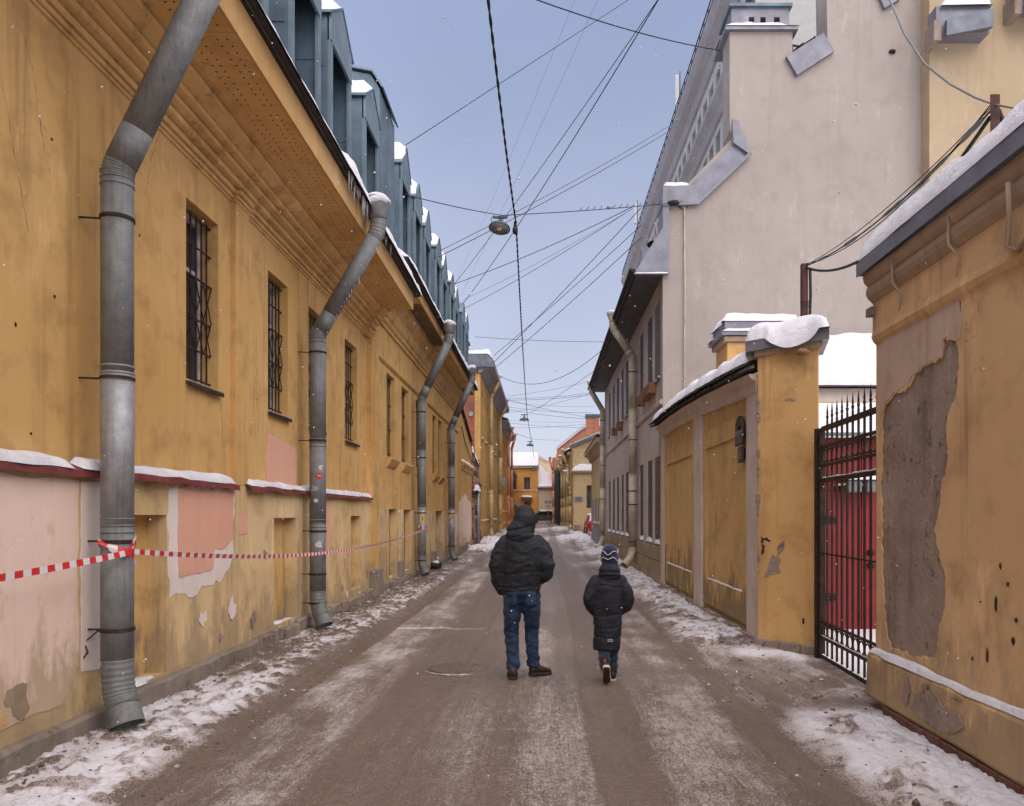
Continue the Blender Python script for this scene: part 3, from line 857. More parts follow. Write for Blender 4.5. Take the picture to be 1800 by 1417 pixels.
def barred_window(par, ya, yb, za, zb, X, lattice=True, wide=False):
    """street window set back in its reveal, with an iron grille"""
    xf = X - .24; t = .06
    mb = MB(); mb.box(xf + .0, xf + .05, ya, ya + t, za, zb); mb.box(xf, xf + .05, yb - t, yb, za, zb)
    mb.box(xf, xf + .05, ya + t, yb - t, zb - t, zb); mb.box(xf, xf + .05, ya + t, yb - t, za, za + t)
    yc = (ya + yb) / 2; zc = za + (zb - za) * .68
    mb.box(xf, xf + .045, yc - .03, yc + .03, za + t, zb - t); mb.box(xf + .001, xf + .043, ya + t, yb - t, zc - .025, zc + .025)
    wn = part("window", mb, "frame_white", par)
    for a, b in ((ya + t, yc - .03), (yc + .03, yb - t)):
        for c, d in ((za + t, zc - .025), (zc + .025, zb - t)):
            mb = MB(); mb.quad((xf + .018, a, c), (xf + .018, b, c), (xf + .018, b, d), (xf + .018, a, d)); part("pane", mb, "window_glass", wn)
    xg = X - .10
    nb = 6
    for k in range(nb):
        yy = ya + (yb - ya) * (k + .5) / nb
        lo = za + .02
        mb = MB(); mb.box(xg - .007, xg + .007, yy - .007, yy + .007, lo, zb - .02); part("bar", mb, "rust_iron", wn)
    for f in ((.03, .2, .38, .62, .8, .97) if lattice else (.05, .35, .65, .95)):
        zz = za + (zb - za) * f
        mb = MB(); mb.box(xg + .008, xg + .02, ya + .0, yb - .0, zz - .009, zz + .009); part("rail", mb, "rust_iron", wn)
    if lattice:
        zl, zh = za + (zb - za) * .2, za + (zb - za) * .62
        for k in range(7):
            for s in (1, -1):
                a0 = ya + (yb - ya) * ((k - 2) / 4.0)
                A = Vector((xg + .024 + .004 * s, a0, zl if s > 0 else zh)); B = Vector((xg + .024 + .004 * s, a0 + (yb - ya) * .5, zh if s > 0 else zl))
                t0 = max(0, (ya - A.y) / (B.y - A.y)); t1 = min(1, (yb - A.y) / (B.y - A.y))
                if t1 - t0 < .1: continue
                mb = MB(); mb.bar(A.lerp(B, t0), A.lerp(B, t1), .008, .010, (1, 0, 0)); part("lattice_bar", mb, "rust_iron", wn)
    mb = MB(); mb.prism([(xf + .05, ya + .004, za + .004), (X + .05, ya - .02, za - .025), (X + .05, yb + .03, za - .025), (xf + .05, yb - .004, za + .004)], (0, 0, -.012)); sl_ = part("sill", mb, "flashing", wn)
    mb = MB(); mb.box(X + .044, X + .052, ya - .02, yb + .03, za - .075, za - .036); part("sill_drip", mb, "rust_iron", sl_)
    return wn
for a, b in winA: barred_window(LB, a, b, *WZ, XW)
for k, (a, b) in enumerate(winB):
    wn = barred_window(LB, a, b, 3.0, 4.85, XW + .01, False)
    mb = MB(); mb.prism([(XW, a - .06, 2.97), (XW + .14, a - .06, 2.97), (XW + .14, a - .06, 2.93), (XW + .05, a - .06, 2.78), (XW, a - .06, 2.74)], (0, b - a + .12, 0)); part("window_shelf", mb, "mustard_trim", wn)

# red flashing over the ledge, with old snow on it
for y0, y1 in ((-4, 5.55), (5.55, 8.46), (8.78, 10.9), (10.9, 13.2), (13.2, 15.06)):
    rings = []
    for yy in np.linspace(y0, y1, max(6, int((y1 - y0) / .16))):
        d = (float(n2(yy * 2.3, 4, 5)) - .5) * .035; q = (float(n2(yy * 3.1, 8, 6)) - .5) * .03
        rings.append([(XW - .0, yy, SILL + .055), (XL + .075 + d, yy, SILL + .0 + q), (XL + .08 + d, yy, SILL - .05 + q), (XL + .072 + d, yy, SILL - .05 + q), (XL + .066 + d, yy, SILL - .006 + q), (XW, yy, SILL + .045)])
    mb = MB(); mb.loft(rings); fl = part("ledge_flashing", mb, "red_sill", LB)
    if y1 > 3:
        snow(fl, XW + .005, XL + .07, max(y0, 2) + .05, y1 - .08, lambda x, yy: SILL + .052 - (x - XW) * .40, .055, nx=8, ny=int((y1 - max(y0, 2)) / .05), seed=int(y1 * 7), edge=.05, lump=.55, rag=.018)

# painted patches
def patchx(ol, X, mat, par, amp=.015, seed=1, thick=.004, name="paint_patch", step=.07):
    me = poly_sheet([rough(ol, amp, step, seed)], thick, lambda u, v, w_: (X + w_, u, v))
    return link(name, me, mat, par)
patchx([(-3.9, .36), (5.45, .36), (5.62, .6), (5.62, 1.96), (-3.9, 1.96)], XL + .001, "pale_pink", LB, .02, 2, step=.15)
patchx([(5.66, .55), (5.98, .5), (5.98, 1.95), (5.66, 1.95)], XL + .0015, "white_paint", LB, .006, 4)
patchx([(6.98, .93), (7.2, .96), (7.5, .9), (7.75, 1.0), (8.1, 1.0), (8.36, 1.12), (8.44, 1.3), (8.47, 1.96), (6.98, 1.96)], XL + .001, "white_paint", LB, .028, 5)
patchx([(7.16, 1.11), (7.6, 1.12), (7.9, 1.14), (7.95, 1.34), (8.2, 1.35), (8.42, 1.42), (8.42, 1.95), (7.16, 1.95)], XL + .006, "pink_paint", LB, .016, 6)
patchx([(9.62, 2.08), (10.78, 2.08), (10.75, 2.62), (10.3, 2.68), (10.0, 2.70), (9.66, 2.73)], XW + .001, "pink_paint", LB, .015, 7)
patchx([(11.2, 1.0), (12.0, .98), (12.3, 1.2), (12.2, 1.92), (11.2, 1.92)], XL + .001, "pink_paint", LB, .03, 8)
patchx([(8.6, 1.45), (8.85, 1.5), (8.82, 1.75), (8.62, 1.72)], XL + .001, "pink_paint", LB, .02, 9)
patchx([(20.6, .5), (21.6, .55), (21.7, 1.6), (20.7, 1.6)], XL + .017, "pale_pink", LB, .03, 10)
patchx([(26.9, .5), (30.5, .5), (30.5, 1.7), (27.4, 1.75)], XL + .017, "pale_pink", LB, .05, 11)

rf = random.Random(4)
for k in range(26):
    yy = rf.uniform(4.6, 15) if k < 20 else rf.uniform(16, 30); zz = rf.choice((rf.uniform(.3, .5), rf.uniform(.3, .7), rf.uniform(.5, 1.6)))
    if any(a - .25 < yy < b + .25 for a, b, *_ in nichA + nichB): continue
    q = rf.uniform(.04, .13); pts_ = [(yy + q * rf.uniform(.5, 1.3) * math.cos(t), zz + q * rf.uniform(.4, 1.4) * math.sin(t)) for t in np.linspace(0, 2 * math.pi, 9)[:-1]]
    patchx([(u, max(.27, v)) for u, v in pts_], XL + (.0065 if yy < 15 else .0165), rf.choice(("old_render", "stone", "sandstone", "white_paint", "mustard_trim")), LB, .018, k, .003, "flaked_spot", .03)
# stone plinth: roughly squared blocks along the foot of the wall
y = -3.8; k = 0
while y < 31:
    L = random.uniform(1.4, 2.2) if y < 6.5 else random.uniform(.35, .8)
    y2 = min(y + L, 31); top = .245 + random.uniform(-.03, .03)
    x1 = XL + .075 + random.uniform(-.02, .025)
    mats = "concrete" if y < 9 else "stone"
    rows = [(-.1, top)] if (y < 9 or random.random() < .4) else [(-.1, .10), (.112, top)]
    for a, b in rows:
        mb = MB()
        nn = max(2, int((y2 - y) / .12)); rings = []
        for yy in np.linspace(y + .006, y2 - .006, nn + 1):
            j = lambda s: (float(n2(yy * 6, a * 9 + s, 77)) - .5) * .03
            rings.append([(XL - .15, yy, a), (x1 + j(1), yy, a), (x1 + j(2), yy, b - .02 + j(3)), (x1 - .02 + j(2), yy, b + j(4)), (XL - .15, yy, b + j(5) * .5)])
        mb.loft(rings); part("plinth_stone", mb, mats, LB, bevel=.004)
    y = y2; k += 1
mb = MB(); mb.box(XL - .05, XL + .11, 15.05, 15.9, -.05, .62); part("buttress", mb, "stone", LB, bevel=.03)
mb = MB(); mb.box(XL - .05, XL + .07, 17.9, 18.6, -.05, .62); part("buttress", mb, "stone", LB, bevel=.03)
mb = MB(); mb.box(XL - .05, XL + .09, 23.2, 24.1, -.05, .6); part("buttress", mb, "stone", LB, bevel=.03)
for yy in (6.45, 10.2, 14.0, 17.3, 19.2, 21.6, 25):
    snow(LB, XL - .16, XL - .01, yy - .33, yy + .33, lambda x, y_: .255, .05, nx=9, ny=20, seed=int(yy * 3), edge=.08, lump=.6, rag=.03)

# ---------------------------------------------------------------- drainpipes
def elbow(mb, a, c, b, r, ribs=6, n=18):
    """corrugated bend between a -> c -> b"""
    a, c, b = Vector(a), Vector(c), Vector(b); pts = []; rs = []
    m = ribs * 4
    for i in range(m + 1):
        t = i / m
        pts.append(a * (1 - t) ** 2 + c * 2 * t * (1 - t) + b * t * t)
        rs.append(r * (1.0 + .03 * math.cos(2 * math.pi * t * ribs)))
    mb.tube(pts, rs, n)

def drainpipe(y, label, xp=-3.2, zbend=4.2, xtop=-2.45, ztop=5.95, mats=("old_pipe",) * 4, r=.112, brackets=(3.85, 2.9, 1.9, 1.05, .6), split=(2.45, 1.55), wall=XW, funnel=True, fz=0.35, foot=.62, sgn=1, group=None, side=.16, mat_f=None, toe=.13, toez=.15):
    """sgn +1: wall to the left of the pipe"""
    D = thing("drainpipe", label, "drainpipe", (xp, y, 0), group)
    zf = foot
    # foot elbow, turned towards the street
    mb = MB(); elbow(mb, (xp, y, zf), (xp, y, zf - .26), (xp + sgn * toe * .55, y - toe * .35, toez + .12), r * 1.0, 9)
    p = Vector((xp + sgn * toe * .55, y - toe * .35, toez + .12)); q = Vector((xp + sgn * toe, y - toe * .7, toez - .02))
    mb.tube([p, p.lerp(q, .9)], [r * 1.02, r * 1.06], 18, cap=False); part("foot_elbow", mb, mats[0], D, True)
    # straight runs
    lv = [zf] + sorted(split) + [zbend - .065]
    for i in range(len(lv) - 1):
        rr = r * (1 + .015 * (i % 2))
        mb = MB(); mb.tube([(xp, y, lv[i]), (xp, y, lv[i + 1])], rr, 24); part("pipe_section", mb, mats[min(i + 1, 3)], D, True)
        mb = MB()
        for dz in (-.05, 0, .05):
            mb.lathe((xp, y, lv[i + 1] + dz - .008), [(rr * 1.005, 0), (rr * 1.055, .005), (rr * 1.055, .011), (rr * 1.005, .016)], 24)
        part("collar", mb, mats[min(i + 1, 3)], D, True, kind=None)
    # bend and the slanting run under the eave
    dirv = Vector((xtop - xp, 0, (ztop - fz) - zbend)).normalized()
    b0 = Vector((xp, y, zbend)); b1 = b0 + dirv * .065
    mb = MB(); elbow(mb, (xp, y, zbend - .065), b0, b1, r, 6); part("bend", mb, mats[3], D, True)
    c0 = Vector((xtop, y, ztop - fz)); c1 = c0 - dirv * .11
    mid = b1.lerp(c1, .18)
    mb = MB(); mb.tube([b1, mid], r * 1.02, 24); part("pipe_section", mb, mats[3], D, True)
    mb = MB(); mb.tube([mid, c1], r, 24); part("pipe_section", mb, mats[3], D, True)
    mb = MB(); elbow(mb, c1, c0, c0 + Vector((0, 0, .14)), r, 5); part("bend", mb, mats[3], D, True)
    if funnel:
        mb = MB(); mb.lathe(c0 + Vector((0, 0, .14)), [(r, 0), (r * 1.03, .08), (r * 1.45, .2), (r * 1.55, .30), (r * 1.6, .31), (r * 1.45, .30), (r * .9, .2)], 24); fn = part("funnel", mb, mats[3], D, True)
        mb = MB(); mb.blob((xtop, y, c0.z + .42), r * 1.5, int(y * 9), 3, .2, (1, 1.1, .62)); part("snow", mb, "snow", fn, True, "stuff")
    for bz in brackets:
        mb = MB(); mb.lathe((xp, y, bz - .014), [(r * 1.03, 0), (r * 1.08, .002), (r * 1.08, .026), (r * 1.03, .028)], 24); bk = part("bracket", mb, "rust_iron", D)
        mb = MB(); mb.tube([(wall, y - side * .2, bz + .005), (xp - sgn * r, y - .02, bz)], .008, 6); part("rod", mb, "rust_iron", bk)
    return D
P1 = drainpipe(5.77, "large galvanized drainpipe nearest the camera, red-white tape tied round it", zbend=4.28, mats=("old_pipe", "old_pipe", "galvanized", "old_pipe"),
          brackets=(3.92, 2.72, 1.5, .84), split=(1.62, 2.76), ztop=6.02, fz=.2, funnel=False)
mb = MB(); mb.tube([(-3.33, 5.77, .84), (-3.42, 5.72, .75), (-3.38, 5.7, .68), (-3.43, 5.68, .6), (-3.47, 5.66, .52)], .007, 6); part("wire_end", mb, "rust_iron", P1)
P2 = drainpipe(10.9, "second drainpipe from the camera, dark grey with red round sticker", zbend=4.26, xtop=-2.34, ztop=6.15, fz=.42, brackets=(4.0, 2.75, 1.47, .86, .45), split=(2.72, 1.58))
P3 = drainpipe(20.2, "third drainpipe, with yellow sticker and knotted end of the tape", zbend=4.75, xtop=-2.47, ztop=6.75, fz=.45, mats=("old_pipe", "galvanized", "old_pipe", "old_pipe"), brackets=(4.4, 3.2, 1.75, .5), split=(3.4, 1.9), wall=XW)
P4 = drainpipe(26.8, "fourth drainpipe at the end of the mustard building, small yellow sticker", zbend=4.8, xtop=-2.48, ztop=6.85, fz=.45, brackets=(4.2, 3.0, 1.75, .6), split=(3.4, 1.9), mats=("old_pipe", "galvanized", "old_pipe", "old_pipe"))
def on_pipe(xp, y, r, ang, z, u, v, lift=.002):
    """a flat print wrapped on a pipe: u sideways, v up; ang from the direction of the camera"""
    a = -math.pi / 2 + ang + u / r
    return (xp + (r + lift) * math.cos(a), y + (r + lift) * math.sin(a), z + v)
def sticker(par, y, ol, ang, z, mat, name="sticker", lift=.003, r=.115, xp=-3.2):
    fan = [(0, 0)] + ol; k = len(ol)
    mb = MB(); mb.add([on_pipe(xp, y, r, ang, z, u, v, lift) for u, v in fan], [(0, 1 + i, 1 + (i + 1) % k) for i in range(k)]); return part(name, mb, mat, par)
circ = lambda r, k=24: [(r * math.cos(2 * math.pi * i / k), r * math.sin(2 * math.pi * i / k)) for i in range(k)]
st = sticker(P2, 10.9, circ(.045), .45, 2.25, "sticker_red", r=.1155)
for u, v in ((-.02, .01), (.022, .012), (-.018, -.012), (.02, -.014), (0, 0), (.008, .008), (-.008, -.006)):
    sticker(st, 10.9, [(u + a * .14, v + b * .14) for a, b in circ(.045, 8)], .45, 2.25, "sticker_white", "dot", .005, .1155)
sticker(P2, 10.9, rough([(-.03, -.03), (.025, -.04), (.03, .03), (-.02, .035)], .008, .02, 3), .6, 2.37, "sticker_white", "sticker_scrap", r=.1155)
sticker(P2, 10.9, circ(.03), .05, 1.90, "sticker_white", "sticker_scrap", r=.1155)
sticker(P2, 10.9, rough([(-.04, -.05), (.04, -.04), (.04, .05), (-.03, .05)], .015, .02, 5), .35, 1.28, "sticker_white", "sticker_scrap", r=.1155)
sticker(P2, 10.9, rough([(-.06, -.04), (.03, -.05), (.06, .03), (-.03, .04)], .02, .02, 6), -.1, 2.07, "label_grey", "sticker_scrap", r=.1155)
for PP, yy in ((P3, 20.2), (P4, 26.8)):
    s_ = sticker(PP, yy, [(-.045, -.10), (0, -.10), (.045, -.10), (.045, .10), (0, .10), (-.045, .10)], .35, 1.6 if yy < 25 else 1.62, "sticker_yellow", r=.1155)
    me = text_mesh("1", .17, lambda u, v: on_pipe(-3.2, yy, .1155, .35, 1.6 if yy < 25 else 1.62, u, v, .006)); link("digit", me, "ink_black", s_)

# ---------------------------------------------------------------- barrier tape
def ribbon(name, pts, wid, label, twist=0):
    P = [Vector(p) for p in pts]; vs = []; fs = []; uv = []; s = 0
    for i, p in enumerate(P):
        if i: s += (p - P[i - 1]).length
        t = (P[min(i + 1, len(P) - 1)] - P[max(0, i - 1)]).normalized()
        a = .25 * math.sin(s * .9) + twist * s
        up = Vector((0, 0, 1)); sd = t.cross(up).normalized(); d = up * math.cos(a) + sd * math.sin(a)
        vs += [p - d * wid / 2, p + d * wid / 2, p + d * wid / 2 + sd * .0012, p - d * wid / 2 + sd * .0012]; uv.append(s)
    n_ = len(P)
    for i in range(n_ - 1):
        for j in range(4):
            fs.append((i * 4 + j, i * 4 + (j + 1) % 4, (i + 1) * 4 + (j + 1) % 4, (i + 1) * 4 + j))
    me = bpy.data.meshes.new(name); me.from_pydata(vs, [], fs)
    ul = me.uv_layers.new(name="UVMap")
    for lp in me.loops: ul.data[lp.index].uv = (uv[lp.vertex_index // 4], (lp.vertex_index % 4) / 4)
    return me
xt = -3.06
pts = [(xt - .02 + .02 * math.sin(q * 3), 1.0 + (5.70 - 1.0) * q, 1.30 + .12 * q ** 2 - .02 * math.sin(q * 3.1)) for q in np.linspace(0, 1, 30)]
tape = tag(link("barrier_tape", ribbon("barrier_tape", pts, .043, ""), "tape"), "red and white barrier tape strung along the left wall from pipe to pipe", "tape")
q0, q1 = (-3.075, 5.70, 1.43), (-3.0, 20.1, 1.36)
pts = [(q0[0] + (q1[0] - q0[0]) * q, q0[1] + (q1[1] - q0[1]) * q, q0[2] + (q1[2] - q0[2]) * q - 1.04 * q * (1 - q) * (1.18 - .5 * q)) for q in np.linspace(0, 1, 80)]
link("tape_run", ribbon("t", pts, .042, "", .015), "tape", tape)
pts = [(-3.2 + .125 * math.cos(a), 5.77 + .125 * math.sin(a), 1.46 + .05 * math.sin(a * 2)) for a in np.linspace(0, 2 * math.pi, 24)]
link("tape_knot", ribbon("t", pts, .035, ""), "tape", tape)
for e2 in ((-3.02, 5.70, 1.54), (-3.0, 5.69, 1.32), (-3.27, 5.63, 1.50)):
    pts = [Vector((-3.07, 5.68, 1.43)).lerp(Vector(e2), q) for q in np.linspace(0, 1, 5)]
    link("tape_end", ribbon("t", pts, .035, "", 4), "tape", tape)
pts = [(-3.2 + .125 * math.cos(a), 20.2 + .125 * math.sin(a), 1.36 + .04 * math.sin(a * 2)) for a in np.linspace(0, 2 * math.pi, 20)]
link("tape_knot", ribbon("t", pts, .07, ""), "tape", tape)

# little icicles under the second pipe's slanting run
for k in range(22):
    t = k / 21 * .85 + .08; p = Vector((-3.2, 10.9, 4.26)).lerp(Vector((-2.34, 10.9, 5.73)), t) + Vector((.075, -.05, -.085)); L = .03 + .10 * random.random() ** 3 + (.1 if k == 13 else 0)
    mb = MB(); mb.tube([p, p - Vector((0, 0, L * .5)), p - Vector((-.002, 0, L))], [.009, .006, .001], 5); part("icicle", mb, "ice", P2, True)

# cracks and old fixing holes in the upper wall
rc = random.Random(12)
for y0_, z0_, y1_, z1_ in ((4.75, 5.05, 5.2, 3.6), (5.15, 4.9, 5.35, 4.2), (6.9, 5.1, 6.7, 4.5), (7.46, 4.95, 7.44, 4.8), (8.25, 3.0, 8.4, 2.3), (12.4, 4.6, 12.7, 3.4), (10.9, 3.2, 10.6, 2.75)):
    m_ = 22; pts = []; a_ = b_ = 0
    for i in range(m_):
        t = i / (m_ - 1); a_ += rc.uniform(-.012, .012); pts.append((XW - .001, y0_ + (y1_ - y0_) * t + a_, z0_ + (z1_ - z0_) * t))
    mb = MB(); mb.tube(pts, [.0025 * (.4 + rc.random()) for _ in pts], 4); part("crack", mb, "dark_hole", LB)
for yy, zz in ((4.85, 3.55), (5.05, 2.95), (5.2, 2.25), (5.42, 4.35), (5.45, 3.25), (6.6, 4.1), (9.3, 3.1)):
    mb = MB(); mb.blob((XW, yy, zz), .012, int(yy * 9), 1, .4, (.5, 1, 1.3)); part("fixing_hole", mb, "dark_hole", LB)

# ================================================================ RIGHT: NEAR WALL
def shear(mb, k=.0193, y0=6.85):
    mb.v = [(x + (y - y0) * k, y, z) for x, y, z in mb.v]; return mb
XN = 2.97
NW = thing("courtyard_wall", "tall ochre plaster wall in the right foreground with bare grey patch", "wall", (3.2, 5, 0))
def npart(name, mb, mat, **k): return part(name, shear(mb), mat, NW, **k)
mb = MB(); mb.box(XN + .014, XN + .6, -4, 6.85, -.2, 3.8); npart("wall_core", mb, "old_render")
def pxN(px, py):
    p = on_x(px, py, XN); return (p.y, p.z)
hole = [(1664, 596), (1687, 597), (1693, 626), (1691, 661), (1687, 696), (1673, 725), (1670, 753), (1672, 788), (1668, 830), (1659, 855), (1656, 900), (1653, 910), (1648, 933), (1655, 971), (1666, 1009), (1667, 1062), (1655, 1107), (1650, 1153),
        (1623, 1157), (1600, 1150), (1566, 1139), (1558, 1107), (1554, 1062), (1551, 1005), (1550, 918), (1549, 860), (1552, 767), (1550, 742), (1557, 711), (1575, 693), (1589, 690), (1603, 679), (1606, 668), (1624, 647), (1645, 636), (1662, 631)]
hole = [pxN(*p) for p in hole]
hole2 = [pxN(*p) for p in ((1686, 530), (1696, 530), (1697, 548), (1690, 556), (1685, 548))]
hole3 = [pxN(*p) for p in ((1562, 655), (1572, 640), (1570, 628), (1576, 650), (1570, 668), (1565, 670))]
outer = [(-4, .45), (6.85, .45), (6.85, 3.3), (-4, 3.3)]
me = poly_sheet([outer, rough(hole, .016, .028, 3), rough(hole2, .006, .03, 4), rough(hole3, .006, .02, 5)], .012, lambda u, v, w_: (XN + .012 - w_ + (u - 6.85) * .0193, u, v))
link("plaster_skin", me, "wall_right", NW)
pc = [pxN(*p) for p in ((1546, 602), (1600, 572), (1650, 545), (1692, 522), (1699, 560), (1694, 600), (1690, 597), (1664, 594), (1661, 629), (1645, 634), (1622, 645), (1604, 666), (1600, 677), (1572, 692), (1556, 709), (1548, 730), (1544, 690))]
me = poly_sheet([rough(pc, .018, .03, 6)], .003, lambda u, v, w_: (XN - w_ - .0005 + (u - 6.85) * .0193, u, v)); link("peeled_coat", me, "peeled_coat", NW)
# upper band with its rounded lower lip, cornice, flashing
ysn = list(np.linspace(-4, 6.86, 40))
mb = MB(); mb.sweep_y([(XN + .3, 3.22), (XN - .002, 3.22), (XN - .03, 3.245), (XN - .045, 3.285), (XN - .035, 3.34), (XN - .03, 3.62), (XN + .3, 3.62)], ysn, .014, 15); npart("upper_band", mb, "wall_right")
mb = MB(); mb.sweep_y([(XN + .3, 3.58), (XN - .032, 3.58), (XN - .05, 3.60), (XN - .075, 3.625), (XN - .09, 3.665), (XN - .085, 3.70), (XN - .07, 3.725), (XN - .085, 3.735), (XN - .105, 3.76), (XN - .115, 3.80), (XN - .11, 3.835), (XN + .3, 3.835)], ysn, .012, 16); npart("cornice", mb, "cornice_beige")
mb = MB(); mb.prism([(XN - .155, -4, 3.85), (XN + .62, -4, 4.02), (XN + .62, 6.9, 4.02), (XN - .155, 6.9, 3.85)], (0, 0, .012))
mb.box(XN - .16, XN - .153, -4, 6.9, 3.83, 3.96); mb.box(XN - .152, XN + .5, 6.893, 6.9, 3.84, 3.96); npart("flashing", mb, "flashing")
mb = snow_mesh(XN - .165, XN + .62, 2.5, 6.9, lambda x, y: 3.955 + (x - XN + .15) * .22, .17, nx=14, ny=70, seed=31, edge=.07, lump=.3, rag=.012); shear(mb); part("snow", mb, "snow", NW, True, "stuff")
mb = MB(); mb.box(XN - .075, XN + .05, 6.78, 6.9, 3.47, 3.54); npart("cornice_stub", mb, "stone")
# strings of old wire hanging off the cornice
for yy, L in ((6.25, .30), (5.35, .34)):
    mb = MB(); mb.tube([(XN - .12, yy, 3.78), (XN - .10, yy + .04, 3.6), (XN - .055, yy - .03, 3.48), (XN - .06, yy + .01, 3.36)], [.006, .014, .009, .004], 6); npart("hanging_cable", mb, "cornice_beige", smooth=True)
mb = MB(); mb.tube([(XN - .13, 4.62, 3.7), (XN - .1, 4.66, 3.5), (XN - .06, 4.75, 3.36), (XN - .055, 4.65, 3.30), (XN - .07, 4.5, 3.38)], .016, 8); npart("hose", mb, "cornice_beige", smooth=True)
# plinth
mb = MB(); mb.sweep_y([(XN + .2, .075), (XN - .05, .075), (XN - .062, .10), (XN - .06, .2), (XN - .052, .44), (XN - .03, .485), (XN + .0, .50), (XN + .2, .50)], list(np.linspace(-4, 6.92, 60)), .018, 18); npart("plinth", mb, "wall_right_low")
mb = snow_mesh(XN - .05, XN + .01, 3, 6.9, lambda x, y: .490 - (XN - x) * .45, .030, nx=6, ny=140, seed=33, edge=.03, lump=.95, rag=.02); shear(mb); part("snow", mb, "snow", NW, True, "stuff")
for ol, sd in (([(1598, 1175), (1604, 1215), (1600, 1240), (1590, 1228), (1594, 1200)], 1), ([(1612, 1222), (1622, 1220), (1640, 1215), (1648, 1225), (1660, 1232), (1676, 1250), (1700, 1262), (1704, 1282), (1690, 1290), (1664, 1286), (1640, 1272), (1620, 1258), (1606, 1246)], 2),
               ([(1632, 1185), (1638, 1182), (1640, 1196), (1630, 1215), (1626, 1205)], 3), ([(1655, 1200), (1672, 1204), (1688, 1210), (1698, 1214), (1698, 1226), (1676, 1218)], 4)):
    o2 = []
    for p in ol:
        q = on_x(*p, XN - .06); o2.append((q.y, min(.42, max(.1, q.z))))
    me = poly_sheet([rough(o2, .014, .03, sd)], .006, lambda u, v, w_: (XN - .066 - w_ + (u - 6.85) * .0193, u, v)); link("bare_patch", me, "old_render", NW)
# row of bare bricks where the plaster has gone
y = 6.55
for k in range(9):
    zz = .068
    mb = MB(); d = random.uniform(-.008, .012); mb.box(XN - .075 - d, XN + .02, y - .235, y - .008, zz - .068, zz + random.uniform(-.004, .004)); npart("brick", mb, "brick_red", bevel=.006)
    y -= .245
y = 4.3
for k in range(10):
    mb = MB(); mb.box(XN - .09 - random.uniform(0, .012), XN + .02, y - .5, y - .01, -.1, .16 + random.uniform(-.02, .02)); npart("plinth_stone", mb, "stone", bevel=.008)
    y -= .51
# wooden plugs and rusty stubs in the wall
for px, py, w_, h_ in ((1770, 995, .014, .05), (1784, 1027, .02, .035), (1762, 1062, .018, .10), (1746, 1152, .018, .10), (1718, 1158, .014, .035), (1733, 1058, .010, .012), (1799, 1090, .025, .03), (1794, 1127, .03, .05)):
    p = on_x(px, py, XN); mb = MB(); mb.blob((XN - .004, p.y, p.z), 1, px, 2, .55, (.010, w_ * .42, h_ * .45)); npart("wooden_plug", mb, "leather_brown", smooth=True)

# ================================================================ GATE PILLAR AND LONG LOW WALL
GP = thing("gate_pillar", "square ochre gate pillar with thick snow cap left of the iron gate", "pillar", (3.0, 9.5, 0))
A, B = Vector((2.72, 9.75, 0)), Vector((3.3, 9.2, 0)); nback = Vector((.27, .96, 0))
dirp = (B - A).normalized(); nin = Vector((-dirp.y, dirp.x, 0))   # into the pillar, away from the camera
def pbox(mb, s0, s1, d0, d1, z0, z1):
    c = [A + dirp * s + nback * d for s, d in ((s0, d0), (s1, d0), (s1, d1), (s0, d1))]
    return mb.prism([(p.x, p.y, z0) for p in c], (0, 0, z1 - z0))
LP = (B - A).length
mb = MB(); pbox(mb, 0, LP, 0, .75, .02, 3.72); part("shaft", mb, "pillar_yellow", GP, bevel=.012)
for s0, s1 in ((-.03, .28), (.29, .56), (.57, LP + .02)):
    mb = MB(); pbox(mb, s0, s1, -.035, .5, -.12, .13 + random.uniform(-.02, .02)); part("base_stone", mb, "stone", GP, bevel=.015)
mb = MB(); pbox(mb, -.05, LP + .05, -.05, .8, 3.70, 3.78); part("cornice", mb, "cornice_beige", GP, bevel=.012)
mb = MB(); pbox(mb, -.17, LP + .12, -.11, .86, 3.77, 3.90); part("cap_flashing", mb, "flashing", GP)
mb = MB()
vs = []; nx_, ny_ = 26, 26
for j in range(ny_):
    for i in range(nx_):
        u = i / (nx_ - 1); v = j / (ny_ - 1)
        d = min(u, 1 - u, v, 1 - v) / .3; k = 1 if d >= 1 else math.sqrt(1 - (1 - d) ** 2)
        droop = 0
        if v < .14: droop = .17 * (1 - v / .14) ** 1.5 * max(0, math.sin(math.pi * min(1, max(0, (u - .26) / .60)))) ** .5 * (.85 + .3 * float(n2(u * 6, 2, 3)))
        p = A + dirp * (-.17 + (LP + .29) * u) + nback * (-.12 - .06 * (droop > .0) * (1 - v / .14) + .99 * v)
        vs.append((p.x, p.y, 3.90 + .25 * k * (.8 + .4 * float(fbm(u * 2.2, v * 2.2, 2, 8))) - droop))
mb.add(vs, [(j * nx_ + i, j * nx_ + i + 1, (j + 1) * nx_ + i + 1, (j + 1) * nx_ + i) for j in range(ny_ - 1) for i in range(nx_ - 1)])
part("snow_cap", mb, "snow", GP, True, "stuff")
def on_pillar(px, py):
    # ray from the camera to the pillar's face
    d = Vector(((px - CX) / F, 1, (CY - py) / F)); t = (A.dot(nin)) / d.dot(nin); p = Vector((0, 0, CH)) + d * t
    return ((p - A).dot(dirp), p.z)
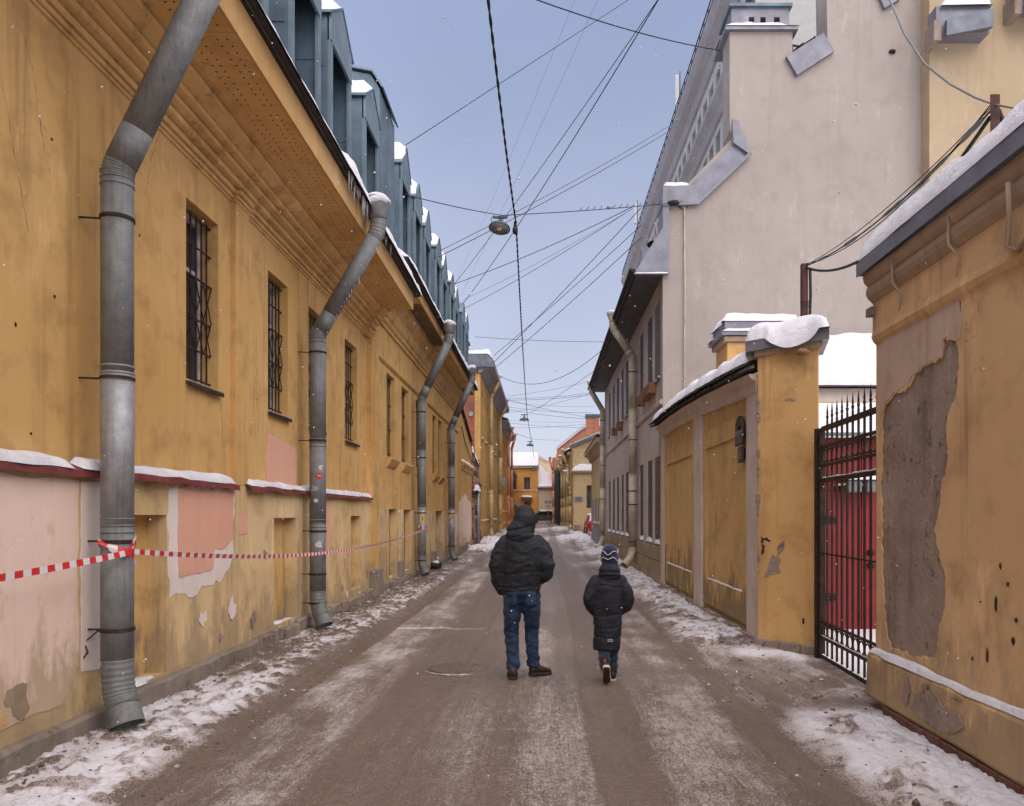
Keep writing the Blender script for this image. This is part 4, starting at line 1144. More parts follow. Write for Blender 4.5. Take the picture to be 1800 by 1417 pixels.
for ol, mt, sd in (([(1338, 945), (1352, 946), (1354, 950), (1340, 952), (1346, 968), (1340, 975)], "rust_iron", 1), ([(1370, 955), (1379, 950), (1377, 965), (1369, 975), (1365, 965)], "old_render", 2),
                   ([(1357, 975), (1372, 980), (1368, 995), (1372, 1005), (1358, 1012), (1362, 1000), (1350, 1015), (1340, 1018), (1350, 998)], "old_render", 3), ([(1379, 700), (1402, 701), (1400, 706), (1382, 704)], "old_render", 4)):
    me = poly_sheet([rough([on_pillar(*p) for p in ol], .018, .025, sd)], .004, lambda u, v, w_: A + dirp * u - nin * (w_ + .0005) + Vector((0, 0, v))); link("bare_patch", me, mt, GP)
u_, v_ = on_pillar(1412, 1092); mb = MB(); pbox(mb, u_ - .012, u_ + .012, -.004, .02, v_ - .035, v_ + .035); part("slot", mb, "dark_hole", GP)
# broken arris
for k in range(26):
    zz = 2.2 + 1.2 * random.random() if k < 16 else .8 + 1.2 * random.random()
    mb = MB(); mb.blob((A.x + .01, A.y - .005, zz), random.uniform(.02, .05), k, 1, .5, (.7, .7, 1.5)); part("broken_edge", mb, "old_render" if k % 3 else "cornice_beige", GP)
mb = MB(); mb.lathe((3.12, 9.22, 3.69), [(.05, 0), (.08, -.03), (.07, -.06), (0, -.07)], 12); part("lamp_bowl", mb, "box_wood", GP, True)

LW = thing("street_wall", "low yellow wall with white pilasters and snowy slate coping beside the lane", "wall", (2.8, 14, 0))
XR = 2.80
def zcop(y): return 3.58 + .26 * math.sin(min(1, max(0, (y - 9.6) / 8.6)) * math.pi * .62)
pil = [(9.80, 10.42), (13.35, 14.05), (17.55, 18.0)]
mb = MB(); mb.box(XR, XR + .5, 9.9, 18.0, -.1, 3.3)
ys_ = list(np.linspace(9.9, 18.0, 12))
for a, b in zip(ys_[:-1], ys_[1:]):
    mb.prism([(XR, a, 3.3), (XR, b, 3.3), (XR, b, zcop(b) - .1), (XR, a, zcop(a) - .1)], (.5, 0, 0))
part("wall_panel", mb, "panel_yellow", LW)
for a, b in pil:
    mb = MB(); rings = []
    for zz in np.linspace(.02, zcop(a) - .14, 24):
        j = (float(n2(zz * 3, a, 5)) - .5) * .02
        rings.append([(XR + .1, a + j, zz), (XR - .055 + j * .5, a + j, zz), (XR - .055 + j * .5, b - .02 + j, zz), (XR + .1, b - .02 + j, zz)])
    mb.loft(rings); part("pilaster", mb, "white_trim", LW, bevel=.012)
for a, b in ((10.55, 13.2), (14.2, 17.4)):
    # raised border leaving a sunk panel
    mb = MB(); wall_x(mb, XR - .028, a - .12, b + .12, .2, 3.12, [(a + .12, b - .12, .62, 2.82, .03)], 1)
    mb.box(XR - .027, XR, a - .12, a - .119, .2, 3.12); part("panel_border", mb, "panel_yellow", LW)
    snow(LW, XR - .03, XR + .0, a + .2, b - .2, lambda x, y_: .62, .02, nx=5, ny=40, seed=int(a), edge=.02, lump=.9, rag=.01)
mb = MB(); rings = []
for yy in np.linspace(9.85, 18.0, 30):
    zc = zcop(yy) - .12; j = (float(n2(yy * 2, 3, 9)) - .5) * .02
    rings.append([(XR + .3, yy, zc - .22), (XR - .05 + j, yy, zc - .22), (XR - .08 + j, yy, zc - .19), (XR - .08 + j, yy, zc - .06), (XR - .14 + j, yy, zc - .03), (XR - .17 + j, yy, zc + .03), (XR + .3, yy, zc + .05)])
mb.loft(rings); part("top_moulding", mb, "white_trim", LW)
# slates along the coping
y = 9.95
while y < 18.1:
    L = random.uniform(.24, .36); j = random.uniform(-.02, .02); zc = zcop(y)
    mb = MB(); mb.prism([(2.50 + j, y, zc - .02 + j * .5), (3.4, y, zc + .34), (3.4, y + L - .01, zcop(y + L) + .34), (2.50 + j, y + L - .01, zcop(y + L) - .02)], (0, 0, .03)); part("slate", mb, "slate", LW)
    mb = MB(); mb.prism([(2.53 + j, y + .05, zc - .07), (3.0, y + .05, zc + .06), (3.0, y + L + .03, zc + .06), (2.53 + j, y + L + .03, zc - .07)], (0, 0, .025)); part("slate", mb, "slate", LW)
    y += L
snow(LW, 2.53, 3.45, 9.95, 18.0, lambda x, y_: zcop(y_) + .02 + (x - 2.5) * .40, .17, nx=16, ny=90, seed=44, edge=.22, lump=.5, rag=.05)
for k in range(24):
    yy = 9.95 + k * .34; mb = MB(); mb.box(XR - .09 - random.uniform(0, .04), XR + .1, yy, yy + .33, -.1, .10 + random.uniform(-.04, .05)); part("plinth_stone", mb, "stone", LW, bevel=.01)

# street-name plaque and house number
PL = thing("street_plaque", "dark arched street name plaque on the yellow wall beside the pillar", "sign", (XR, 10.9, 2.9))
xq = XR - .09
yl, yr = xq * F / (1292 - CX), xq * F / (1306 - CX)         # far and near edge
zq = lambda py, y_: CH + (CY - py) / F * y_
yc_ = (yl + yr) / 2; hw = .21
ztop, zbot = 3.02, 2.66
ol = [(yc_ - hw, zbot), (yc_ + hw, zbot), (yc_ + hw, ztop - .12)] + [(yc_ + hw * math.cos(a), ztop - .12 + .17 * math.sin(a)) for a in np.linspace(.15, math.pi - .15, 12)] + [(yc_ - hw, ztop - .12)]
me = poly_sheet([ol], .02, lambda u, v, w_: (xq - w_ + .02, u, v)); link("plate", me, "plaque_rust", PL)
mb = MB(); mb.box(xq - .004, xq - .001, yc_ - hw + .015, yc_ + hw - .015, zbot + .015, ztop - .145); fld = part("name_field", mb, "plaque_blue", PL)
t3 = lambda cy, cz: (lambda u, v: (xq - .006, cy - u, cz + v))
for tx, sz, cz in (("ДЕРПТСКИЙ", .062, ztop - .19), ("ПЕР.", .055, zbot + .115), ("DERPTSKIY", .03, zbot + .055)):
    link("lettering", text_mesh(tx, sz, t3(yc_, cz)), "letters", PL)
mb = MB(); mb.box(xq, xq + .06, yc_ - .05, yc_ + .05, zbot + .1, ztop - .1); part("fixing", mb, "rust_iron", PL)
HN = thing("house_number_plate", "small dark house number plate under the street name plaque", "sign", (XR, 10.7, 2.5))
yn = yc_ - .06
mb = MB(); mb.box(xq, xq + .02, yn - .12, yn + .12, 2.42, 2.635); part("plate", mb, "plaque_rust", HN)
mb = MB(); mb.box(xq - .004, xq - .001, yn - .105, yn + .105, 2.435, 2.62); part("number_field", mb, "plaque_blue", HN)
link("digit", text_mesh("1", .17, lambda u, v: (xq - .006, yn - u, 2.528 + v)), "letters", HN)
mb = MB(); mb.box(xq + .02, xq + .07, yn - .04, yn + .04, 2.46, 2.6); part("fixing", mb, "rust_iron", HN)

# ---------------------------------------------------------------- iron gate
GT = thing("iron_gate", "black wrought iron gate with spear points and rings across the courtyard entrance", "gate", (3.2, 8.2, 0))
H0, H1 = Vector((3.265, 9.0, 0)), Vector((3.16, 6.95, 0))
gd = (H1 - H0).normalized(); GL = (H1 - H0).length
gp = lambda s, z: H0 + gd * s + Vector((0, 0, z))
mb = MB(); mb.bar((3.275, 9.10, -.05), (3.275, 9.10, 2.72), .10); part("gate_post", mb, "black_iron", GT, bevel=.006)
mb = MB(); mb.bar(gp(.0, .03), gp(.0, 2.7), .055); part("stile", mb, "black_iron", GT)
mb = MB(); mb.bar(gp(GL, .03), gp(GL, 2.7), .055); part("stile", mb, "black_iron", GT)
for z_, h_, w_ in ((2.70, .055, .04), (2.49, .03, .035), (2.275, .03, .035), (2.10, .045, .04), (1.25, .018, .018), (.455, .026, .03), (.265, .026, .03), (.05, .045, .04)):
    mb = MB(); mb.bar(gp(0.03, z_), gp(GL - .03, z_), w_, h_); part("rail", mb, "black_iron", GT)
snow_r = MB(); 
nb = int((GL - .1) / .166)
for k in range(nb + 1):
    s = .2 + k * .166
    if s > GL - .08: break
    mb = MB(); p0 = gp(s, .05); p1 = gp(s, 2.78); mb.bar(p0, p1, .02)
    mb.lathe(gp(s, 2.78), [(.010, 0), (.014, .03), (.018, .045), (.010, .06), (.013, .08), (.001, .20)], 8); part("picket", mb, "black_iron", GT)
    for zc, r_ in ((2.382, .072), (.36, .066)):
        mb = MB(); mb.ring(gp(s - .083, zc), r_, .009, 18, 6, (1, 0, 0)); part("ring", mb, "black_iron", GT, True)
for z_ in (2.125, .068, .29):
    mb = MB(); rings = []
    for q in np.linspace(.04, GL - .05, 60):
        hh = .004 + .016 * float(n2(q * 9, z_, 3)); c = gp(q, z_)
        rings.append([c + Vector((-.018, 0, 0)), c + Vector((-.01, 0, hh)), c + Vector((.01, 0, hh)), c + Vector((.018, 0, 0))])
    mb.loft(rings); part("snow", mb, "snow", GT, True, "stuff")

# ---------------------------------------------------------------- courtyard behind the gate
RS = thing("red_shed", "red sheet metal shed with snow on its roof behind the iron gate", "shed", (5, 11.5, 0))
mb = MB(); mb.box(3.75, 7.5, 11.25, 13.6, 0, 2.83); part("wall", mb, "red_metal", RS)
x = 3.76
while x < 6.4:
    mb = MB(); mb.box(x + .006, x + .29, 11.225, 11.249, .02, 2.05); part("panel", mb, "red_metal", RS, bevel=.006)
    mb = MB(); mb.box(x + .006, x + .29, 11.222, 11.249, 2.06, 2.82); part("panel", mb, "red_metal", RS, bevel=.006)
    x += .296
for zz in (1.62, .5):
    mb = MB(); mb.prism([(4.12, 11.21, zz - .06), (4.26, 11.21, zz - .05), (4.30, 11.21, zz), (4.26, 11.21, zz + .05), (4.12, 11.21, zz + .06)], (0, .01, 0)); part("hinge", mb, "black_iron", RS)
for zz in (1.15, .96):
    mb = MB(); mb.lathe((4.78, 11.215, zz), [(.05, 0), (.055, -.02), (.03, -.04), (0, -.04)], 12, (0, -1, 0)) if False else mb.blob((4.78, 11.2, zz), .055, 3, 2, .1, (1, .4, 1)); part("lock", mb, "black_iron", RS, True)
for k, xx in enumerate((4.35, 4.62)):
    mb = MB(); mb.box(xx, xx + .2, 10.95, 11.2, 2.02, 2.2); fx = part("floodlight", mb, "old_pipe", RS, bevel=.02)
    snow(fx, xx - .05, xx + .25, 10.92, 11.2, lambda a, b: 2.2, .07, nx=8, ny=8, seed=k, edge=.08)
mb = MB(); mb.box(4.2, 4.95, 11.0, 11.24, 2.12, 2.15); part("bracket", mb, "sign_grey", RS)
mb = MB(); mb.prism([(3.6, 11.0, 2.83), (7.6, 11.0, 2.83), (7.6, 13.8, 3.5), (3.6, 13.8, 3.5)], (0, 0, .05)); part("roof", mb, "roof_metal", RS)
snow(RS, 3.6, 7.6, 11.0, 13.8, lambda a, b: 2.87 + (b - 11.0) * .24, .2, nx=20, ny=20, seed=71, edge=.2, lump=.3)
WH = thing("white_outbuilding", "low white outbuilding with a thick snow roof leaning on the tall gable", "building", (5.5, 16, 0))
mb = MB(); mb.box(4.9, 11, 15.5, 17.4, 0, 4.25); part("wall", mb, "white_paint", WH)
mb = MB(); mb.box(4.8, 11, 15.35, 15.5, 3.86, 3.96); part("yellow_band", mb, "yellow_far", WH)
mb = MB(); mb.tube([(4.7, 15.3, 3.85), (9, 15.3, 3.85)], .04, 8); part("dark_pipe", mb, "black_iron", WH)
mb = MB(); mb.prism([(4.75, 15.3, 4.25), (11, 15.3, 4.25), (11, 17.95, 5.65), (4.75, 17.95, 5.65)], (0, 0, .05)); part("roof", mb, "roof_metal", WH)
snow(WH, 4.8, 11, 15.25, 17.95, lambda a, b: 4.30 + (b - 15.3) * .53 - max(0, 6.3 - a) * .14 * (b - 15.3) / 2.6, .30, nx=30, ny=24, seed=75, edge=.3, lump=.25)
CP = thing("yard_pier", "stout yellow pier with double snowy cap behind the gate pillar", "pillar", (4, 14.3, 0))
mb = MB(); mb.box(3.35, 4.62, 14.0, 14.9, 0, 4.85); part("shaft", mb, "pillar_yellow", CP, bevel=.02)
mb = MB(); mb.box(3.28, 4.7, 13.93, 14.97, 4.85, 4.95); part("cornice", mb, "cornice_beige", CP, bevel=.02)
mb = MB(); mb.box(3.23, 4.75, 13.88, 15.02, 4.955, 5.02); part("cap_flashing", mb, "flashing", CP)
snow(CP, 3.22, 4.76, 13.86, 15.03, lambda a, b: 5.02, .07, nx=14, ny=14, seed=81, edge=.1)
mb = MB(); mb.box(3.3, 4.68, 13.96, 14.94, 5.07, 5.22); part("cap_flashing", mb, "flashing", CP)
snow(CP, 3.28, 4.70, 13.94, 14.96, lambda a, b: 5.22, .17, nx=16, ny=14, seed=82, edge=.16)

PO = thing("rusty_post", "rusty iron post with cables rising behind the snow-capped gate pillar", "post", (3.56, 10.5, 0))
mb = MB(); mb.box(3.52, 3.60, 10.44, 10.52, 0, 5.12); part("shaft", mb, "rust_post", PO)
mb = MB(); mb.tube([(3.62, 10.44, 4.3), (3.63, 10.43, 4.7), (3.62, 10.42, 5.05)], .02, 6); part("cable_clip", mb, "wire_black", PO)
for zz in (4.55, 4.6): 
    mb = MB(); mb.ring((3.575, 10.47, zz), .065, .006, 12, 5, (0, 0, 1)); part("wire_tie", mb, "wire_black", PO)
PO2 = thing("iron_angle_post", "short iron angle post standing on the foreground wall's roof, cables tied to it", "post", (3.5, 6, 4))
mb = MB(); mb.box(3.48, 3.55, 5.97, 5.98, 3.9, 4.97); mb.box(3.54, 3.55, 5.98, 6.04, 3.9, 4.94); part("shaft", mb, "rust_post", PO2)
mb = MB(); mb.tube([(3.56, 6.0, 4.2), (3.6, 6.0, 4.5), (3.6, 6.0, 4.75), (3.56, 6.0, 4.86), (3.52, 5.99, 4.8)], .018, 6); part("cable_loop", mb, "wire_black", PO2, True)

# ================================================================ RIGHT: GREY BUILDING WITH THE HIGH GABLE
GB = thing("grey_gable_building", "tall blank lilac-grey gable with stepped parapet and grey street wing", "building", (5, 18, 0))
g18 = lambda px, py: ((px - CX) / 75.0, CH + (CY - py) / 75.0)
ol = [(2.8, -.2), (2.8, 9.35), (3.33, 9.40), (4.5, 10.6), (4.37, 10.7), (4.37, 13.02), (5.84, 13.02), (5.84, 12.25), (6.66, 12.85), (6.6, 16), (9.2, 16), (9.2, -.2)]
mb = MB(); mb.prism([(x, 18.0, z) for x, z in ol], (0, .7, 0)); part("gable_wall", mb, "gable_grey", GB)
def band(name, pts, d0, d1, th, mat, up=True):
    for a, b in zip(pts[:-1], pts[1:]):
        a = Vector((a[0], 0, a[1])); b = Vector((b[0], 0, b[1])); t = (b - a).normalized(); nrm = Vector((-t.z, 0, t.x))
        mb = MB(); mb.prism([(a.x, d0, a.z), (b.x, d0, b.z), (b.x + nrm.x * th, d0, b.z + nrm.z * th), (a.x + nrm.x * th, d0, a.z + nrm.z * th)], (0, d1 - d0, 0)); part(name, mb, mat, GB)
mb = MB(); mb.prism([(x, 17.93, z) for x, z in ((2.78, 8.95), (3.6, 8.98), (4.8, 10.13), (4.52, 10.42), (3.42, 9.40), (2.78, 9.37))], (0, .82, 0)); part("parapet_flashing", mb, "flashing", GB)
mb = MB(); mb.prism([(x, 17.88, z) for x, z in ((2.78, 8.90), (3.62, 8.93), (4.86, 10.11), (4.82, 10.16), (3.59, 8.99), (2.78, 8.96))], (0, .045, 0)); part("parapet_trim", mb, "flashing", GB)
snow(GB, 2.8, 3.5, 17.95, 18.72, lambda a, b: 9.39, .12, nx=10, ny=8, seed=90, edge=.1)
snow(GB, 3.45, 4.4, 17.95, 18.72, lambda a, b: 9.40 + (a - 3.5) * .96, .14, nx=10, ny=8, seed=91, edge=.1)
mb = MB(); mb.prism([(4.42, 17.93, 10.35), (4.75, 17.93, 10.12), (4.7, 17.93, 10.5), (4.58, 17.93, 10.62), (4.55, 17.93, 10.85), (4.40, 17.93, 10.9)], (0, -.08, 0)); part("step_flashing", mb, "flashing", GB)
# chimney head on the pier
mb = MB(); mb.box(4.25, 5.95, 17.9, 19.2, 13.02, 13.1); part("pier_cap", mb, "flashing", GB)
snow(GB, 4.25, 5.95, 17.88, 19.2, lambda a, b: 13.1, .12, nx=20, ny=10, seed=93, edge=.12, lump=.7)
hx = [(4.83, 4.96), (5.1, 5.23), (5.42, 5.56)]
mb = MB(); wall_y(mb, 18.05, 4.42, 5.78, 13.12, 13.62, [(a, b, 13.2, 13.4) for a, b in hx], .3); mb.quad((4.42, 18.05, 13.12), (4.42, 19, 13.12), (4.42, 19, 13.62), (4.42, 18.05, 13.62)); mb.quad((5.78, 18.05, 13.12), (5.78, 19, 13.12), (5.78, 19, 13.62), (5.78, 18.05, 13.62)); part("chimney_head", mb, "flashing", GB)
mb = MB(); mb.quad((4.42, 18.3, 13.12), (5.78, 18.3, 13.12), (5.78, 18.3, 13.62), (4.42, 18.3, 13.62)); part("flue_dark", mb, "dark_hole", GB)
mb = MB(); mb.box(4.36, 5.84, 17.98, 19.1, 13.62, 13.69); part("chimney_lid", mb, "dormer_metal", GB)
snow(GB, 4.38, 5.82, 18.0, 19.0, lambda a, b: 13.69, .08, nx=16, ny=8, seed=94, edge=.1)
# tilted flashing slab and the little roof railing beside it
p4 = [g18(1380, 103), g18(1445, 62), g18(1464, 94), g18(1399, 136)]
mb = MB(); mb.prism([(x, 17.9, z) for x, z in p4], (0, .09, 0)); part("slope_flashing", mb, "flashing", GB)
for a, b in (((1392, 100), (1392, 68)), ((1400, 92), (1400, 66)), ((1400, 66), (1422, 70)), ((1422, 80), (1422, 68)), ((1400, 78), (1440, 52)), ((1440, 64), (1440, 50)), ((1388, 88), (1420, 62))):
    A_, B_ = g18(*a), g18(*b); mb = MB(); mb.bar((A_[0], 18.3, A_[1]), (B_[0], 18.3, B_[1]), .035); part("roof_rail", mb, "black_iron", GB)
p5 = [g18(1538, -12), g18(1575, -30), g18(1580, 2), g18(1552, 19)]
mb = MB(); mb.prism([(x, 17.9, z) for x, z in p5], (0, .09, 0)); part("slope_flashing", mb, "flashing", GB)
mb = MB(); mb.blob((8.17, 17.98, 12.55), .09, 3, 2, .4, (.9, .4, .7)); part("stub", mb, "dark_hole", GB)
# wire anchor on the gable
mb = MB(); mb.lathe((3.27, 18.0, 8.98), [(.13, 0), (.13, -.0), (.1, .06), (.05, .09), (0, .09)], 16, (0, -1, 0)); part("anchor", mb, "old_pipe", GB, True)
mb = MB(); mb.tube([(3.3, 17.96, 8.9), (3.31, 17.96, 7.0), (3.3, 17.96, 4.2)], .022, 6); part("conduit", mb, "pipe_cream", GB)
# eave return at the corner
ol = [(2.12, 7.32), (2.93, 7.32), (2.93, 9.35), (2.79, 9.35), (2.79, 8.4), (2.47, 7.9)]
mb = MB(); mb.prism([(x, 17.90, z) for x, z in ol], (0, .085, 0)); part("eave_return", mb, "flashing", GB)
snow(GB, 2.12, 2.93, 17.84, 17.9, lambda a, b: 7.31, .03, nx=14, ny=5, seed=97, edge=.03)
# the wing along the lane
wy = [(18.35, 19.2), (19.7, 20.65), (21.5, 22.3), (25.2, 26.15), (26.75, 27.55), (28.4, 29.3), (30.1, 31.0), (32, 32.9)]
hol = [(a, b, 1.0, 3.12, .2) for a, b in wy] + [(a, b, 5.0, 6.85, .2) for a, b in wy]
mb = MB(); wall_x(mb, 2.8, 18.7, 35, .95, 7.3, [h_ for h_ in hol if h_[0] > 18.7], 1)
part("wing_wall", mb, "grey_facade", GB)
mb = MB(); mb.box(2.82, 9, 18.7, 35, -.2, 7.0) ; part("wing_core", mb, "soffit_dark", GB)
mb = MB(); mb.quad((9, 35.0, 0), (2.8, 35.0, 0), (2.8, 35.0, 7.3), (9, 35.0, 7.3)); part("wing_end", mb, "grey_facade", GB)
for i, (a, b) in enumerate(wy):
    for zl, zh in ((1.0, 3.12), (5.0, 6.85)):
        if a < 18.7:
            a2 = 18.36; mb = MB(); mb.box(2.795, 2.803, a, b, zl, zh); wn = part("window", mb, "frame_wood", GB); xo = -.21
        else:
            mb = MB(); t = .06; xo = 0
            mb.box(2.96, 3.0, a, a + t, zl, zh); mb.box(2.96, 3.0, b - t, b, zl, zh); mb.box(2.96, 3.0, a + t, b - t, zh - t, zh); mb.box(2.96, 3.0, a + t, b - t, zl, zl + t); mb.box(2.962, 2.998, a + t, b - t, zl + (zh - zl) * .62, zl + (zh - zl) * .62 + .05)
            wn = part("window", mb, "frame_wood" if zl < 3 else "frame_white", GB)
        mb = MB(); mb.quad((2.99 + xo * .9, a + .05, zl + .05), (2.99 + xo * .9, b - .05, zl + .05), (2.99 + xo * .9, b - .05, zh - .05), (2.99 + xo * .9, a + .05, zh - .05)); part("pane", mb, "window_glass", wn)
        mb = MB(); mb.box(2.755, 2.83, a - .03, b + .03, zl - .05, zl); sl_ = part("sill", mb, "flashing", wn)
        snow(sl_, 2.76, 2.98, a + .02, b - .02, lambda u, v: zl, .10 if zl < 3 else .05, nx=7, ny=10, seed=i, edge=.08)
for a, b in ((19.0, 19.6), (19.75, 20.6), (21.0, 21.45), (27.0, 27.6), (29, 29.4)):
    mb = MB(); mb.box(2.62, 2.79, a, b, 4.72, 4.98); bx = part("planter", mb, "box_wood", GB)
    for q in (.0, .09, .18):
        mb = MB(); mb.box(2.605, 2.619, a - .02, b + .02, 4.73 + q, 4.80 + q); part("slat", mb, "box_wood", bx)
mb = MB(); mb.sweep_y([(2.85, 4.30), (2.76, 4.30), (2.745, 4.34), (2.745, 4.38), (2.77, 4.42), (2.85, 4.42)], list(np.linspace(18.05, 35, 24)), .01, 40); part("string_course", mb, "grey_facade", GB)
y = 18.0
while y < 35:
    L = random.uniform(.5, 1.1); z = -.1
    for hh in (.35, .34, .33):
        mb = MB(); mb.box(2.73 + random.uniform(-.02, .02), 2.9, y + .005, min(y + L, 35) - .005, z, z + hh); part("plinth_stone", mb, "sandstone", GB, bevel=.012); z += hh + .008
    y += L
mb = MB(); mb.box(2.10, 2.82, 17.99, 35.1, 7.30, 7.33); part("soffit", mb, "soffit_dark", GB)
mb = MB(); mb.extr_y([(2.10, 7.28), (2.16, 7.28), (2.16, 7.46), (2.02, 7.48), (2.02, 7.43), (2.10, 7.40)], 17.99, 35.2); part("gutter", mb, "gutter_dark", GB)
mb = MB(); mb.prism([(2.05, 18.72, 7.47), (2.05, 35.1, 7.47), (5.2, 35.1, 10.2), (5.2, 18.72, 10.2)], (0, 0, -.05)); part("wing_roof", mb, "roof_metal", GB)
snow(GB, 2.2, 5.1, 18.7, 35, lambda a, b: 7.48 + (a - 2.05) * .866, .12, nx=10, ny=60, seed=99, edge=.2)
mb = MB(); mb.box(2.6, 3.1, 20.2, 20.8, 7.9, 8.75); part("roof_box", mb, "flashing", GB)
mb = MB(); mb.blob((2.62, 18.6, 8.25), .16, 5, 2, .2, (.7, 1, .4)); part("roof_vent", mb, "dark_hole", GB)
G1 = drainpipe(22.6, "near cream drainpipe with flared funnel on the grey wing", xp=2.63, zbend=6.35, xtop=2.06, ztop=7.62, fz=.42, mats=("pipe_cream",) * 4, r=.118, brackets=(5.9, 3.9, 2.4, 2.0, .9), split=(4.8, 2.9), wall=2.8, sgn=-1, foot=.75, toe=.28, toez=.22)
G2 = drainpipe(34.2, "far cream drainpipe at the end of the grey wing", xp=2.64, zbend=6.35, xtop=2.13, ztop=7.62, fz=.42, mats=("pipe_cream",) * 4, r=.118, brackets=(5.9, 3.9, 2.4, .9), split=(4.8, 2.9), wall=2.8, sgn=-1, foot=.75, toe=.28, toez=.22)

# yellow building adjoining on the right
YB = thing("yellow_rear_building", "plain yellow building with snowy chimney ledges at the top right corner", "building", (11, 17.5, 0))
mb = MB(); mb.box(8.85, 15, 17.6, 24, 0, 17); part("wall", mb, "yellow_back", YB)
for (x0, x1, z0, z1) in ((8.75, 10.0, 12.4, 12.95), (10.55, 13, 13.0, 13.6)):
    mb = MB(); mb.box(x0 + .05, x1, 17.2, 17.6, z0 + .1, z1 + .15); ch = part("ledge", mb, "flashing", YB)
    mb = MB(); mb.prism([(x0 + .06 + .15, 17.05, z0 - .05), (x1, 17.05, z0 + .15), (x1, 17.05, z0 + .55), (x0 + .21, 17.05, z0 + .3)], (0, .1, 0)); part("ledge_flashing", mb, "roof_metal", ch)
    snow(ch, x0 + .1, x1, 17.1, 17.6, lambda a, b: z1 + .1 + (a - x0) * .02, .2, nx=18, ny=8, seed=int(x0 * 9), edge=.15)
    mb = MB(); mb.box(x0 - .02, x0 + .14, 17.15, 17.6, z0 - .1, z0 + .35); part("ledge_end", mb, "stone", ch)

# tall building far behind the grey one
TB = thing("tall_rear_building", "tall pale building with heavy cornice and roof railing rising behind the grey gable", "building", (10, 60, 0))
hol = []; y = 39.9
while y < 88:
    hol += [(y, y + 1.1, 25.75, 27.2, .35), (y, y + 1.1, 21.6, 23.6, .35), (y, y + 1.1, 17.5, 19.7, .35)]; y += 1.76
mb = MB(); wall_x(mb, 10.0, 38, 90, 8, 28, hol, 1); part("wall", mb, "tall_facade", TB)
for a, b, c, d, e_ in hol:
    mb = MB(); mb.quad((10.35, a, c), (10.35, b, c), (10.35, b, d), (10.35, a, d)); wn = part("window", mb, "window_glass", TB)
    mb = MB(); mb.box(10.30, 10.34, (a + b) / 2 - .05, (a + b) / 2 + .05, c, d); part("mullion", mb, "frame_white", wn)
mb = MB(); mb.extr_y([(10.1, 27.75), (9.85, 27.8), (9.7, 28.1), (9.7, 28.35), (9.3, 28.6), (9.1, 29.0), (9.1, 29.25), (10.4, 29.4)], 38, 90); part("cornice", mb, "trim_grey", TB)
mb = MB(); mb.extr_y([(10.1, 23.9), (9.85, 24.0), (9.7, 24.3), (9.35, 24.6), (9.35, 24.9), (10.1, 25.15)], 38, 90); part("string_course", mb, "trim_grey", TB)
mb = MB(); mb.prism([(9.2, 38, 29.3), (9.2, 90, 29.3), (16, 90, 32), (16, 38, 32)], (0, 0, .05)); part("roof", mb, "roof_metal", TB)
mb = MB(); mb.box(10.5, 20, 38, 90, 0, 28); part("core", mb, "tall_facade", TB)
for y_ in np.arange(38.2, 90, 1.2):
    mb = MB(); mb.box(9.22, 9.27, y_, y_ + .06, 29.3, 30.1); part("rail_post", mb, "black_iron", TB)
for z_ in (29.7, 30.08):
    mb = MB(); mb.box(9.215, 9.275, 38, 90, z_, z_ + .05); part("rail", mb, "black_iron", TB)
for y_, z_, nm in ((53.0, 30.4, "upper"), (77, 31.3, "lower")):
    an = tag(part("panel_antenna", MB().box(9.1, 9.38, y_, y_ + .3, z_ - .4, z_ + 1.7), "antenna_white", None, bevel=.06), f"white panel antenna, {nm} of two on the tall building's railing", "antenna", "antennas on the tall building")
    mb = MB(); mb.tube([(9.46, y_ + .15, 29.3), (9.46, y_ + .15, z_ + 2.0)], .05, 6); part("mast", mb, "old_pipe", an)

# ================================================================ FARTHER DOWN THE LANE, LEFT
LO = thing("sloping_roof_building", "low yellow building with slanting roof edge beyond the fourth drainpipe", "building", (-3.5, 34, 0))
mb = MB(); mb.prism([(XW, 31.05, -.1), (XW, 37.2, -.1), (XW, 37.2, 4.9), (XW, 36.3, 5.15), (XW, 31.05, 6.4)], (-4, 0, 0)); part("wall", mb, "mustard_far", LO)
mb = MB(); mb.prism([(XW + .12, 31.05, 6.42), (XW + .12, 36.5, 5.12), (XW - 4, 36.5, 6.0), (XW - 4, 31.05, 7.3)], (0, 0, .06)); part("roof", mb, "gutter_dark", LO)
mb = MB(); mb.extr_y([(XW - .05, 3.6), (XW + .03, 3.62), (XW + .08, 3.75), (XW + .16, 3.85), (XW + .16, 3.93), (XW - .05, 3.98)], 32.2, 37.1); part("ledge", mb, "mustard_trim", LO)
snow(LO, XW, XW + .15, 32.3, 37.0, lambda a, b: 3.94, .09, nx=6, ny=40, seed=11, edge=.06)
patchx([(31.4, .4), (37.0, .4), (37.0, 2.2), (34, 2.6), (31.4, 2.2)], XW + .002, "pale_pink", LO, .1, 21, step=.3)
for k in range(12):
    mb = MB(); mb.box(XW - .05, XW + .09, 31.1 + k * .5, 31.58 + k * .5, -.1, .42 + random.uniform(-.04, .04)); part("plinth_stone", mb, "stone", LO, bevel=.015)
mb = MB(); mb.tube([(XW + .05, 32.1, 5.4), (XW + .05, 33.5, 4.9), (XW + .05, 36.9, 4.2)], .02, 5); part("cable", mb, "wire_black", LO)

